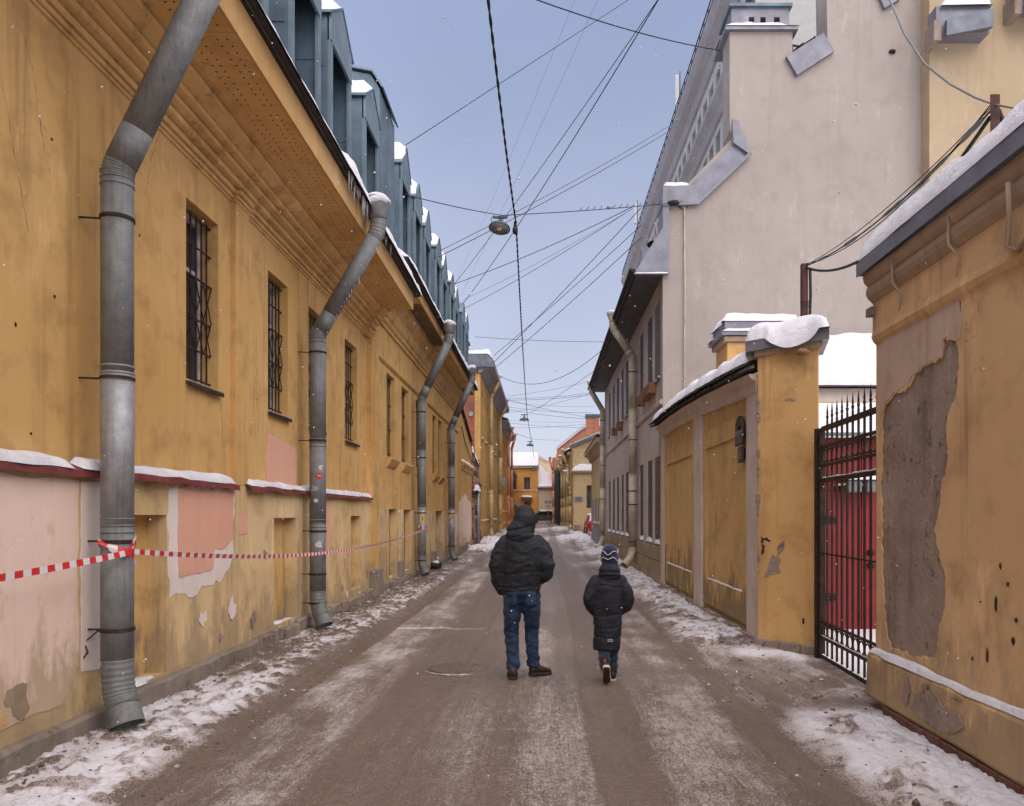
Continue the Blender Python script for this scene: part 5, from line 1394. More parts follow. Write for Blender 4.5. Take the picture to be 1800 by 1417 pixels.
RU = thing("ruined_brick_wall", "crumbling brick and rubble wall end with snow on its broken top", "wall", (-3.5, 40, 0))
random.seed(11)
y = 37.3
while y < 41.6:
    top = 4.6 + 1.0 * float(n2(y * 1.1, 2, 3)) - (y - 37.3) * .2
    z = -.1
    while z < top:
        L = random.uniform(.4, .9); hh = random.uniform(.16, .34)
        mb = MB(); d = random.uniform(-.06, .06); mb.box(XW - .5, XW + .02 + d, y + .01, y + L * 1.0, z + .01, z + hh); part("rubble_block", mb, random.choice(("brick_side", "stone", "brick_red", "sandstone")), RU, bevel=.03)
        z += hh
    y += .86
snow(RU, XW - .5, XW + .06, 37.3, 41.6, lambda a, b: 4.75 - (b - 37.3) * .12, .35, nx=7, ny=20, seed=13, edge=.2, lump=.8)
snow(RU, XW - .1, XW + .2, 38.0, 40.5, lambda a, b: 2.9, .3, nx=7, ny=20, seed=14, edge=.12, lump=.8)
mb = MB(); mb.tube([(XW + .1, 39.6, .2), (XW + .1, 39.6, 3.1)], .1, 10); part("stub_pipe", mb, "galvanized", RU, True)

def far_facade(name, label, X, y0, y1, ztop, mat, rows, pitch, ww, over, side, cor="trim_grey", front=None, frontmat=None, depth=6, z0=0, roofmat="roof_metal", off=.8):
    """building standing along the lane; side -1 on the left, +1 on the right"""
    B = thing(name, label, "building", (X, (y0 + y1) / 2, 0))
    hol = []
    y = y0 + off
    while y + ww < y1 - .3:
        for a, b in rows: hol.append((y, y + ww, a, b, .2))
        y += pitch
    mb = MB(); wall_x(mb, X, y0, y1, z0 - .3, ztop, hol, side); part("wall", mb, mat, B)
    for a, b, c, d, e_ in hol:
        x2 = X + side * .2; t = .07
        mb = MB(); mb.box(min(x2, x2 - side * .04), max(x2, x2 - side * .04), a, a + t, c, d); mb.box(min(x2, x2 - side * .04), max(x2, x2 - side * .04), b - t, b, c, d); mb.box(min(x2, x2 - side * .04), max(x2, x2 - side * .04), a + t, b - t, c, c + t)
        wn = part("window", mb, "frame_wood", B)
        mb = MB(); mb.quad((x2, a, c), (x2, b, c), (x2, b, d), (x2, a, d)); part("pane", mb, "window_glass", wn)
        mb = MB(); mb.box(min(X, X - side * .08), max(X, X - side * .08), a - .08, b + .08, c - .1, c - .02); sl_ = part("sill", mb, mat, wn)
        snow(sl_, min(X, X - side * .09), max(X, X - side * .09), a - .06, b + .06, lambda u, v: c - .02, .06, nx=5, ny=6, seed=3, edge=.04)
    mb = MB(); xb = X + side * depth
    mb.box(min(X + side * .25, xb), max(X + side * .25, xb), y0 + .02, y1 - .02, z0 - .3, ztop - .02); part("core", mb, frontmat or mat, B)
    if front:
        mb = MB(); mb.prism([(p, y0, q) for p, q in front], (0, .25, 0)); part("gable", mb, frontmat or mat, B)
    s = -side
    pr = [(X - s * .1, ztop - .5), (X + s * .08, ztop - .5), (X + s * .14, ztop - .38), (X + s * over * .5, ztop - .2), (X + s * over, ztop - .1), (X + s * over, ztop + .08), (X - s * .1, ztop + .12)]
    mb = MB(); mb.extr_y(pr, y0 - .1, y1 + .1); part("cornice", mb, cor, B)
    mb = MB(); mb.prism([(X + s * over, y0 - .1, ztop + .13), (X + s * over, y1 + .1, ztop + .13), (X - s * 3, y1 + .1, ztop + 1.2), (X - s * 3, y0 - .1, ztop + 1.2)], (0, 0, .05)); part("roof", mb, roofmat, B)
    xa, xc = sorted((X + s * over * .9, X - s * 3))
    snow(B, xa, xc, y0, y1, lambda u, v: ztop + .18 + abs(u - (X + s * over)) * .35 * (1.07 / 1.05), .18, nx=8, ny=30, seed=int(y0), edge=.2)
    return B
L2 = far_facade("yellow_brick_sided_building", "two-storey yellow building with bare red brick gable farther down on the left", -3.45, 42, 61, 9.95, "mustard_far", [(1.4, 3.4), (6.0, 8.6)], 2.35, 1.0, .75, -1,
                front=[(-3.45, 0), (-3.45, 9.9), (-4.2, 11.0), (-9, 13), (-9, 0)], frontmat="brick_gable")
mb = MB(); mb.box(-3.75, -3.44, 41.96, 42.3, 0, 9.4); part("corner_strip", mb, "mustard_far", L2)
mb = MB(); mb.prism([(-4.35, 41.7, 9.75), (-2.72, 41.7, 9.75), (-2.72, 41.7, 10.05), (-3.0, 41.7, 10.4), (-4.35, 41.7, 10.5)], (0, .25, 0)); part("cornice_return", mb, "roof_metal", L2)
snow(L2, -4.35, -2.75, 41.68, 43, lambda a, b: 10.45 - max(0, a + 3.0) * 1.1, .25, nx=16, ny=8, seed=5, edge=.25)
mb = MB(); mb.box(-5.6, -4.5, 42.2, 43, 10.8, 12.1); part("chimney", mb, "brick_gable", L2)
mb = MB(); mb.lathe((-4.35, 42.2, 11.0), [(.35, 0), (.3, .2), (.08, .5), (.04, .9), (0, .95)], 10); part("roof_cowl", mb, "black_iron", L2)
mb = MB(); mb.lathe((-3.95, 41.98, 7.2), [(.14, 0), (.12, .06), (0, .06)], 12, (0, -1, 0)); part("anchor_plate", mb, "sign_grey", L2)
drainpipe(47, "near yellow drainpipe on the yellow building past the brick gable", xp=-3.2, zbend=8.9, xtop=-2.78, ztop=10.2, fz=.45, mats=("pipe_yellow",) * 4, r=.13, brackets=(6, 3), split=(6, 3.2), foot=.9, wall=-3.45)
drainpipe(57, "far yellow drainpipe on the yellow building past the brick gable", xp=-3.2, zbend=8.9, xtop=-2.78, ztop=10.2, fz=.45, mats=("pipe_yellow",) * 4, r=.13, brackets=(6, 3), split=(6, 3.2), foot=1.0, wall=-3.45)
L3 = far_facade("orange_row_house", "orange house with peach drainpipes between the yellow building and the lane's end", -3.4, 61.3, 76, 9.2, "orange_far", [(2.0, 4.0), (6.2, 8.2)], 2.6, 1.1, .6, -1, front=[(-3.4, 0), (-3.4, 9.2), (-8, 11), (-8, 0)], z0=.5)
drainpipe(67.5, "nearer peach drainpipe on the orange house", xp=-3.05, zbend=8.0, xtop=-2.75, ztop=9.4, fz=.45, mats=("salmon_far",) * 4, r=.12, brackets=(6, 3), split=(6, 3.4), foot=1.2, wall=-3.4, toez=.55)
drainpipe(73, "farther peach drainpipe on the orange house", xp=-3.0, zbend=8.0, xtop=-2.7, ztop=9.4, fz=.45, mats=("salmon_far",) * 4, r=.12, brackets=(6, 3), split=(6, 3.4), foot=1.3, wall=-3.4, toez=.6)
L4 = far_facade("peach_house", "small peach house in front of the orange house at the lane's end", -3.55, 76.2, 91, 6.2, "orange_far", [(2.0, 4.4)], 2.6, 1.1, .5, -1, z0=.7)

# far end of the lane
def facing(name, label, Y, x0, x1, zb, zt, mat, wins, roof, cat="building"):
    B = thing(name, label, cat, ((x0 + x1) / 2, Y, zb))
    mb = MB(); wall_y(mb, Y, x0, x1, zb - .4, zt, wins, .25); part("wall", mb, mat, B)
    for a, b, c, d in wins:
        mb = MB(); mb.box(a, a + .08, Y + .18, Y + .22, c, d); mb.box(b - .08, b, Y + .18, Y + .22, c, d); mb.box(a + .08, b - .08, Y + .18, Y + .22, d - .08, d); mb.box((a + b) / 2 - .03, (a + b) / 2 + .03, Y + .181, Y + .219, c, d - .08)
        wn = part("window", mb, "frame_wood", B)
        mb = MB(); mb.quad((a, Y + .22, c), (b, Y + .22, c), (b, Y + .22, d), (a, Y + .22, d)); part("pane", mb, "window_dull", wn)
    mb = MB(); mb.box(x0, x1, Y + .26, Y + 6, zb - .4, zt - .02); part("core", mb, mat, B)
    return B
Y1 = 92.0
f92 = lambda px, py: ((px - CX) * Y1 / F, CH + (CY - py) * Y1 / F)
wins = []
for a, b, c, d in ((921, 932, 860, 839), (921, 933, 903, 882), (893, 908, 860, 838), (904, 909, 903, 882)):
    p, q = f92(a, c), f92(b, d); wins.append((p[0], q[0], p[1], q[1]))
F1 = facing("orange_end_house", "two-storey orange house closing the lane with snowy roof", Y1, -5.6, -.68, .75, 7.3, "orange_far", wins, None)
mb = MB(); mb.box(-5.6, -.6, Y1 - .35, Y1 + .1, 7.3, 7.5); part("cornice", mb, "cornice_beige", F1)
mb = MB(); mb.box(-5.6, -.66, Y1 - .08, Y1, 4.55, 4.68); part("string_course", mb, "white_trim", F1)
p, q = f92(916, 878), f92(936, 874); mb = MB(); mb.box(p[0], q[0], Y1 - .5, Y1, p[1], q[1]); cn_ = part("door_canopy", mb, "frame_wood", F1)
snow(cn_, p[0], q[0], Y1 - .5, Y1, lambda a, b: q[1], .2, nx=8, ny=6, seed=2, edge=.15)
mb = MB(); mb.prism([(-5.7, Y1 - .4, 7.5), (-.55, Y1 - .4, 7.5), (-.75, Y1 + 4, 9.4), (-5.7, Y1 + 4, 9.4)], (0, 0, .06)); part("roof", mb, "roof_metal", F1)
snow(F1, -5.7, -.6, Y1 - .4, Y1 + 4, lambda a, b: 7.58 + (b - Y1 + .4) * .43, .2, nx=12, ny=12, seed=6, edge=.2)
mb = MB(); mb.prism([(-.56, Y1 - .3, 7.4), (-.56, Y1 + 4, 9.4), (-.56, Y1 + 8, 7.4)], (-.1, 0, 0)); part("gable", mb, "orange_far", F1)
F2 = facing("cream_end_house", "low cream house with steep snowy roof right of the orange end house", Y1 + .3, -.66, 2.2, .75, 4.9, "cream_far", [], None)
mb = MB(); mb.box(-.65, 2.2, Y1 + .18, Y1 + .3, 2.1, 2.22); part("string_course", mb, "white_trim", F2)
mb = MB(); mb.box(-.65, 2.3, Y1 - .1, Y1 + .4, 4.9, 5.1); part("cornice", mb, "trim_grey", F2)
snow(F2, -.6, 2.3, Y1 - .1, Y1 + 5, lambda a, b: 5.1 + (b - Y1) * (.62 - .2 * (a + .6)), .2, nx=12, ny=12, seed=7, edge=.2)
F3 = facing("cream_rear_house", "tall blank cream gable rising behind the cream end house", 112, -.8, 2.4, 1, 9.9, "cream_far", [], None)
mb = MB(); mb.prism([(-.9, 111.8, 10.4), (.2, 111.8, 9.8), (2.4, 111.8, 8.8), (2.4, 111.8, 9.1), (.2, 111.8, 10.1), (-.9, 111.8, 10.8)], (0, 6, 0)); part("roof", mb, "snow", F3)
mb = MB(); mb.prism([(-.75, 111.9, 9.88), (1.6, 111.9, 9.0), (-.75, 111.9, 10.45)], (0, .2, 0)); part("gable", mb, "cream_far", F3)
mb = MB(); mb.box(1.2, 1.9, 111, 112, 5.4, 8.0); part("bay", mb, "white_paint", F3)

# ================================================================ FARTHER DOWN THE LANE, RIGHT
R2 = far_facade("low_yellow_building", "low yellow building with dark hipped eave just past the grey wing", 2.92, 36.5, 46.5, 5.3, "yellow_far", [(1.3, 3.9)], 2.1, .85, .42, 1, cor="cornice_beige", depth=.01, z0=0, roofmat="gutter_dark", off=.5)
mb = MB(); wall_x(mb, 2.905, 36.5, 46.5, -.1, 2.55, [(36.5 + .5 + k * 2.1 - .02, 36.5 + .5 + k * 2.1 + .87, 1.28, 2.56, .01) for k in range(4)], 1); part("tiled_dado", mb, "trim_grey", R2)
mb = MB(); mb.box(3.2, 3.9, 36.5, 46.4, -.1, 5.2); part("core", mb, "yellow_far", R2)
mb = MB(); mb.quad((2.92, 46.5, -.1), (3.9, 46.5, -.1), (3.9, 46.5, 5.3), (2.92, 46.5, 5.3)); part("end_wall", mb, "yellow_far", R2)

Y2 = 60.0
f60 = lambda px, py: ((px - CX) * Y2 / F, CH + (CY - py) * Y2 / F)
a, b = f60(1031, 893), f60(1046, 853)
R3 = facing("cream_yard_house", "cream-yellow house with a wall notice and snowy hipped roof facing the camera", Y2, 2.36, 7, .3, 5.0, "yellow_far", [(a[0], b[0], a[1], b[1])], None)
mb = MB(); mb.box(2.2, 7, Y2 - .25, Y2 + .1, 5.0, 5.15); part("cornice", mb, "cornice_beige", R3)
snow(R3, 2.2, 7, Y2 - .25, Y2 + 3, lambda u, v: 5.15 + min(v - Y2 + .25, (u - 2.2) * 1.0) * .62, .15, nx=20, ny=14, seed=9, edge=.15)
mb = MB(); mb.box(2.36, 2.9, Y2 - .1, Y2, .2, .9); part("plinth", mb, "stone", R3)
NO = thing("wall_notice", "small pale rectangular notice board on the cream yard house", "sign", (2.75, Y2, 3))
a, b = f60(1009, 882), f60(1025, 873); mb = MB(); mb.box(a[0], b[0], Y2 - .06, Y2 - .02, a[1], b[1]); part("board", mb, "sign_grey", NO)
for k, wd in enumerate((.22, .26, .24, .16)):
    zz = b[1] - .07 - k * .085; cx_ = (a[0] + b[0]) / 2; mb = MB(); mb.box(cx_ - wd, cx_ + wd, Y2 - .066, Y2 - .0605, zz - .018, zz + .018); part("text_line", mb, "plaque_blue", NO)
R3b = thing("yellow_gable_house", "yellow house with slanting snowy parapet and blue lean-to roof", "building", (4, 66, 0))
mb = MB(); mb.prism([(2.34, 64, 0), (8, 64, 0), (8, 64, 9.6), (2.34, 64, 7.25)], (0, 8, 0)); part("gable", mb, "yellow_back", R3b)
mb = MB(); mb.prism([(2.2, 63.9, 7.2), (8, 63.9, 9.6), (8, 63.9, 9.95), (2.2, 63.9, 7.5)], (0, .4, 0)); part("parapet_flashing", mb, "roof_metal", R3b)
mb = MB(); mb.prism([(2.2, 63.9, 7.5), (8, 63.9, 9.95), (8, 63.9, 10.05), (2.2, 63.9, 7.58)], (0, 3, 0)); part("snow", mb, "snow", R3b, kind="stuff")
mb = MB(); mb.prism([(2.3, 61.5, 5.35), (6.5, 61.5, 5.35), (6.5, 63.9, 6.7), (2.3, 63.9, 6.2)], (0, 0, .1)); part("lean_to_roof", mb, "dormer_light", R3b)
R5 = thing("yellow_row_house", "yellow row house carrying a cluster of drainpipes on the right of the far lane", "building", (2.2, 70, 0))
mb = MB(); mb.prism([(2.33, 60.4, 0), (4, 60.4, 0), (4, 79, 0), (1.85, 79, 0)], (0, 0, 6.9)); part("wall", mb, "yellow_far", R5)
mb = MB(); mb.prism([(2.0, 64, 6.7), (4, 64, 6.7), (4, 79, 6.7), (1.55, 79, 6.7)], (0, 0, .25)); part("eave", mb, "cornice_beige", R5)
snow(R5, 1.75, 4, 64, 79, lambda u, v: 6.95 + (u - 1.6) * .4, .2, nx=8, ny=20, seed=12, edge=.2)
for k, (yy, zt) in enumerate(((61.2, 5.0), (64.6, 7.0), (70, 6.9), (75, 6.9))):
    drainpipe(yy, f"yellow drainpipe, {('nearest', 'second', 'third', 'farthest')[k]} in the cluster on the yellow row house", xp=2.15 - (yy - 61) * .025, zbend=zt - 1.3, xtop=1.95 - (yy - 61) * .025 - .2, ztop=zt + .2, fz=.45, mats=("pipe_yellow",) * 4, r=.11, brackets=(3,), split=(2.4, 3.2), foot=1.0, wall=2.4 - (yy - 61) * .025, sgn=-1, toez=.5)
GN = thing("scaffold_net", "tall dark green netted scaffold standing by the far right houses", "scaffold", (1.6, 82, 0))
rings = []
for q in np.linspace(0, 1, 14):
    x_ = 1.75 - .35 * q; y_ = 79.3 + 6 * q
    rings.append([(x_ + .05 * math.sin(q * 20), y_, .5), (x_ - .1 + .08 * math.sin(q * 17), y_, 2.5), (x_ - .12 + .06 * math.sin(q * 23), y_, 4.6), (x_ - .18, y_, 6.5), (x_ + 1, y_, 6.5), (x_ + 1, y_, .5)])
mb = MB(); mb.loft(rings); part("net", mb, "net_green", GN)
for q in (.0, .5, 1):
    mb = MB(); mb.tube([(1.62 - .35 * q, 79.2 + 6 * q, .4), (1.62 - .35 * q, 79.2 + 6 * q, 6.8)], .05, 6); part("pole", mb, "rust_post", GN)
R4 = thing("salmon_house", "salmon house with snowy sloping parapet and square chimney", "building", (4, 95, 0))
mb = MB(); mb.prism([(1.75, 95, 0), (8, 95, 0), (8, 95, 12.8), (5.4, 95, 12.6), (4.6, 95, 12.1), (1.75, 95, 9.8)], (0, 10, 0)); part("wall", mb, "salmon_far", R4)
mb = MB(); mb.prism([(1.6, 94.8, 9.7), (4.6, 94.8, 12.1), (5.4, 94.8, 12.55), (5.4, 94.8, 12.95), (4.6, 94.8, 12.5), (1.6, 94.8, 10.1)], (0, 1, 0)); part("parapet", mb, "snow", R4)
mb = MB(); mb.box(5.3, 6.9, 94.7, 96, 11.5, 13.7); ch = part("chimney", mb, "salmon_far", R4)
mb = MB(); mb.box(5.2, 7.0, 94.6, 96.1, 13.7, 14.1); part("chimney_cap", mb, "roof_metal", ch)
mb = MB(); mb.box(1.05, 1.75, 87, 95, 0, 8.2); part("side_wall", mb, "salmon_far", R4)
mb = MB(); mb.prism([(3.4, 94.6, 9.9), (4.3, 94.6, 10.0), (3.6, 94.6, 10.8)], (0, .3, 0)); part("dormer_roof", mb, "gutter_dark", R4)
drainpipe(86.8, "salmon drainpipe at the corner of the salmon house", xp=1.15, zbend=6.4, xtop=.75, ztop=8.3, fz=.5, mats=("salmon_far",) * 4, r=.12, brackets=(4,), split=(2.6, 4.4), foot=1.3, wall=1.3, sgn=-1, toez=.8)

# ================================================================ SIGNS, CARS, BOLLARD
def sign(name, label, x, y, z, w_, h_, mat, rnd_=False, post=None):
    S = thing(name, label, "sign", (x, y, 0))
    if rnd_:
        mb = MB(); mb.lathe((x, y, z), [(w_ / 2, 0), (w_ / 2, .03), (0, .03)], 20, (0, -1, 0))
    else:
        mb = MB(); mb.box(x - w_ / 2, x + w_ / 2, y - .03, y, z - h_ / 2, z + h_ / 2)
    part("plate", mb, mat, S, bevel=.008)
    mb = MB(); mb.tube([(x, y + .04, post if post is not None else z - 1), (x, y + .04, z + h_ / 2)], .03, 8); part("post", mb, "old_pipe", S)
    return S
sign("traffic_sign_back", "grey back of a square sign on the left wall far down the lane", -3.05, 57.5, 4.2, .48, .5, "sign_grey", post=3.2)
S_ = sign("street_direction_sign", "blue pointed street sign at the far end of the lane", .55, 88, 3.15, .75, .28, "sign_blue", post=.7)
mb = MB(); mb.box(.3, .8, 87.955, 87.969, 3.09, 3.21); part("lettering", mb, "letters", S_)
mb = MB(); mb.box(.3, .8, 87.95, 87.98, 2.55, 2.78); part("lower_plate", mb, "sign_grey", S_)
sign("round_road_sign", "round grey sign back beside the orange end house door", -3.15, 89, 3.1, .6, .6, "sign_grey", True, post=.7)

def car(name, label, x, y, z, mat, yaw=0, sn=True):
    C = thing(name, label, "car", (x, y, z))
    Rm = Matrix.Rotation(yaw, 4, 'Z')
    def tr(mb): mb.v = [tuple(Rm @ Vector(p) + Vector((x, y, z))) for p in mb.v]; return mb
    prof = [(-2.05, .35), (-2.1, .6), (-2.0, .92), (-1.75, 1.0), (-1.35, 1.42), (-.9, 1.5), (.3, 1.48), (1.0, 1.05), (1.9, .88), (2.1, .6), (2.05, .35)]
    rings = []
    for w_, k in ((-.84, .9), (-.82, 1), (-.70, 1.02), (.70, 1.02), (.82, 1), (.84, .9)):
        rings.append([(w_ * (.86 if zz > 1.1 else 1), yy * (k if zz > .4 else 1), zz * (k if zz > .5 else 1) * .985) for yy, zz in prof])
    mb = MB(); mb.loft(rings); part("body", tr(mb), mat, C, bevel=.05)
    mb = MB(); mb.prism([(-.60, -1.79, 1.03), (.60, -1.79, 1.03), (.55, -1.44, 1.40), (-.55, -1.44, 1.40)], (0, -.02, .015)); part("rear_window", tr(mb), "window_glass", C)
    for s in (-1, 1):
        mb = MB(); mb.prism([(s * .80, -1.35, 1.05), (s * .80, .6, 1.05), (s * .74, .2, 1.4), (s * .74, -1.1, 1.42)], (s * .02, 0, 0)); part("side_window", tr(mb), "window_glass", C)
        mb = MB(); mb.box(s * .62 - .14, s * .62 + .14, -2.13, -2.0, .68, .90); part("tail_light", tr(mb), "lens_red", C)
        for yy in (-1.3, 1.3):
            mb = MB(); mb.lathe((s * .70, yy, .31), [(0, 0), (.2, 0), (.31, .02), (.31, .16), (.2, .18), (0, .18)], 18, (s, 0, 0)); wh = part("wheel", tr(mb), "rubber", C)
            mb = MB(); mb.lathe((s * .885, yy, .31), [(0, 0), (.19, 0), (.17, .02), (0, .025)], 14, (s, 0, 0)); part("rim", tr(mb), "sign_grey", wh)
    mb = MB(); mb.box(-.78, .78, -2.16, -2.02, .36, .56); part("bumper", tr(mb), "car_grey", C, bevel=.03)
    if sn:
        mb = snow_mesh(-.68, .68, -1.4, .35, lambda a, b: 1.46, .12, nx=12, ny=14, seed=3, edge=.2); part("snow", tr(mb), "snow", C, True, "stuff")
        mb = snow_mesh(-.7, .7, 1.0, 1.9, lambda a, b: 1.05 - (b - 1.0) * .18, .08, nx=10, ny=10, seed=4, edge=.15); part("snow", tr(mb), "snow", C, True, "stuff")
        mb = snow_mesh(-.62, .62, -1.78, -1.42, lambda a, b: 1.06 + (b + 1.78) * 1.05, .05, nx=10, ny=8, seed=5, edge=.1); part("snow", tr(mb), "snow", C, True, "stuff")
    return C
car("parked_car", "dark parked car under snow at the far end of the lane", .08, 89.3, .66, "car_grey", R(74))
car("parked_car", "red parked car half hidden behind the low yellow building", 3.82, 54.5, .2, "car_red", 0)
BO = thing("traffic_bollard", "small red bollard beside the red parked car", "bollard", (2.98, 50, .15))
mb = MB(); mb.lathe((2.98, 50, .15), [(.18, 0), (.18, .05), (.10, .06), (.08, .55), (.09, .56), (.06, .62), (0, .63)], 14); part("body", mb, "cone_red", BO, True)
mb = MB(); mb.lathe((2.98, 50, .52), [(.0905, 0), (.0895, .08)], 14); part("band", mb, "sticker_white", BO)
SK = thing("rubbish_sack", "black bundle with snow lying at the foot of the mustard wall by the doorway", "sack", (-3.15, 22.8, 0))
mb = MB(); mb.blob((-3.2, 22.8, .14), .22, 4, 3, .4, (.7, 1.2, .8)); part("body", mb, "gutter_dark", SK, True)
mb = MB(); mb.blob((-3.2, 22.8, .28), .15, 5, 2, .4, (.8, 1.3, .4)); part("snow", mb, "snow", SK, True, "stuff")

# ================================================================ WIRES AND LAMPS
def wire(label, a, b, sag=.3, r=.008, mat="wire_thin", group=None, name="overhead_wire", n=24, mid=None):
    a, b = Vector(a), Vector(b)
    pts = [a.lerp(b, t) - Vector((0, 0, 4 * sag * t * (1 - t))) for t in np.linspace(0, 1, n)]
    mb = MB(); mb.tube(pts, r * .78, 6)
    return tag(part(name, mb, mat, None, True), label, "wire", group)
# twisted cable over the middle of the lane
path = [Vector((-.78, -4, 8.95)), Vector((-.71, 9.85, 8.33)), Vector((-.60, 17, 8.14)), Vector((-.80, 32, 7.75)), Vector((-.97, 47, 7.70)), Vector((-.97, 68, 7.95)), Vector((-1.1, 92, 8.5))]
LK = thing("twisted_cable", "thick twisted black cable running down the middle of the lane overhead", "cable", (-.6, 17, 8))
for s in (0, math.pi):
    pts = []
    for a, b in zip(path[:-1], path[1:]):
        m_ = int((b - a).length / .09)
        for i in range(m_):
            t = i / m_; p = a.lerp(b, t) - Vector((0, 0, 4 * .12 * t * (1 - t))); ph = p.y * 9.5 + s
            pts.append(p + Vector((math.cos(ph) * .010, 0, math.sin(ph) * .010)))
    mb = MB(); mb.tube(pts, .013, 5); part("strand", mb, "wire_black", LK, True)
LMP = Vector((-.96, 16.85, 8.0))
def lamp(label, c, sc=1.0, tilt=(.10, .22, 1)):
    L = thing("street_lamp", label, "street lamp", c, "lamps hung over the lane")
    ax = Vector(tilt).normalized(); c = Vector(c)
    mb = MB(); mb.lathe(c, [(.232 * sc, -.035 * sc), (.238 * sc, -.03 * sc), (.235 * sc, .0), (.19 * sc, .05 * sc), (.11 * sc, .085 * sc), (.06 * sc, .10 * sc), (.05 * sc, .16 * sc), (0, .165 * sc)], 28, ax)
    sh = part("shade", mb, "lamp_enamel", L, True)
    mb = MB(); mb.lathe(c, [(.228 * sc, -.036 * sc), (.12 * sc, .02 * sc), (0, .03 * sc)], 28, ax); part("reflector", mb, "old_pipe", sh, True)
    mb = MB(); mb.blob(c - ax * .005 * sc, .075 * sc, 1, 2, 0, (1, 1, .9)); part("globe", mb, "lamp_globe", L, True)
    t = c + ax * .165 * sc
    mb = MB(); mb.tube([t, t + Vector((0, 0, .07 * sc))], .03 * sc, 8); mb.box(t.x - .16 * sc, t.x + .16 * sc, t.y - .03, t.y + .03, t.z + .06 * sc, t.z + .10 * sc); part("hanger", mb, "lamp_enamel", L)
    mb = MB(); mb.tube([c + Vector((-.15 * sc, 0, .08 * sc)), c + Vector((-.19 * sc, 0, .2 * sc)), c + Vector((-.12 * sc, 0, .27 * sc))], .008, 5); part("lead", mb, "wire_black", L)
    return L
lamp("round enamel street lamp nearest the camera hanging over the lane", LMP, 1.0)
A1 = Vector((-2.84, 15.45, 8.16)); hook = LMP + Vector((.05, 0, .27)); A2 = Vector((3.27, 17.92, 9.0))
lw = wire("steel cross wire carrying the nearest street lamp", A1, hook, .03, .011, "wire_black", name="cross_wire")
wb = wire("barbed-looking cross wire from the nearest lamp to the grey gable", hook, A2, .03, .011, "wire_black", name="cross_wire")
for t in np.linspace(.42, .86, 13):
    p = hook.lerp(A2, t); mb = MB(); mb.bar(p + Vector((-.03, 0, -.03)), p + Vector((.03, 0, .05)), .012); part("clip", mb, "wire_black", wb)
p = hook.lerp(A2, .58); mb = MB(); mb.lathe(p - Vector((.06, 0, 0)), [(.02, 0), (.05, .03), (.05, .08), (.02, .11)], 10, (1, 0, .1)); part("insulator", mb, "sign_grey", wb, True)
p = hook.lerp(A2, .94); mb = MB(); mb.blob(p, .07, 5, 2, .4, (2, .7, .8)); part("turnbuckle", mb, "wire_black", wb, True)
mb = MB(); mb.lathe(Vector((-.62, 16.95, 8.03)), [(.03, .14), (.04, .02), (.06, -.02), (.06, -.1), (.02, -.14)], 10); part("cable_clamp", mb, "wire_black", LK, True)
lamp("second street lamp down the lane, small under the twisted cable", (-1.15, 46.5, 7.45), 1.25, (0, -.1, 1))
lamp("third street lamp down the lane, above the orange end house", (-1.15, 67, 7.75), 1.4, (0, -.1, 1))
lamp("farthest street lamp, in front of the snowy end roof", (-1.1, 84, 6.6), 1.3, (0, -.1, 1))
W = lambda px, py, D: at(px, py, D)
wire("thin wire rising from a left dormer to the top of the sky", W(713, 255, 15.6), W(1230, -82, 24), .0, .011, "wire_black")
wire("wire across the top of the sky to the grey chimney pier", W(820, -48, 12), W(1268, 89, 17.98), .15, .014, "wire_black")
wire("steep black wire, upper of the crossing pair over the nearest lamp", W(1175, -30, 11), W(812, 536, 26), .2, .012, "wire_black")
wire("steep black wire, lower of the crossing pair over the nearest lamp", W(1163, -10, 11.5), W(800, 498, 23), .1, .009, "wire_black")
SLANT = ("upper wire of the pair rising to the tall building's railing", "lower thicker wire of the pair rising to the tall building's railing", "uppermost of the slanting wires from the gable corner to the far dormers", "second slanting wire from the gable corner to the far dormers", "finest slanting wire from the gable corner to the far dormers",
         "steepest long wire from the grey roof corner down to the yellow building", "upper of two parallel wires from the grey roof to the yellow building", "lower of two parallel wires from the grey roof to the yellow building", "hair-thin wire right of the twisted cable, the right one of two", "hair-thin wire right of the twisted cable, the left one of two")
for k, (a, b, r_) in enumerate(((W(1192, 212, 26), W(775, 440, 19), .010), (W(1192, 221, 26), W(770, 452, 19), .016), (W(1115, 362, 20), W(796, 500, 23), .011), (W(1112, 366, 21), W(815, 543, 26), .010), (W(1108, 369, 22), W(812, 528, 26), .006),
                                (W(1127, 365, 34), W(862, 643, 44), .020), (W(1127, 396, 34), W(868, 625, 46), .018), (W(1127, 418, 34), W(872, 645, 48), .020), (W(1050, 0, 14), W(810, 520, 26), .0035), (W(1010, 0, 14), W(800, 500, 26), .003))):
    wire(SLANT[k], a, b, .1, r_, "wire_thin" if k in (1, 3, 4, 8, 9) else "wire_black", "slanting wires over the lane")
wire("nearly level wire low in the sky beyond the dormers", W(835, 592, 31), W(1062, 601, 31), .05, .012)
wire("deep sagging wire between the yellow building and the grey wing", W(870, 655, 46), W(1062, 612, 34), 1.1, .016, "wire_black")
wire("wire slanting from the second lamp up to the grey wing", W(932, 726, 46.5), W(1062, 640, 35), .05, .012, "wire_black")
wire("cross wire of the third street lamp", W(862, 745, 62), W(937, 772, 67), .05, .02, "wire_black", name="cross_wire")
wire("level wire right of the third street lamp", W(937, 772, 67), W(985, 774, 75), .02, .016)
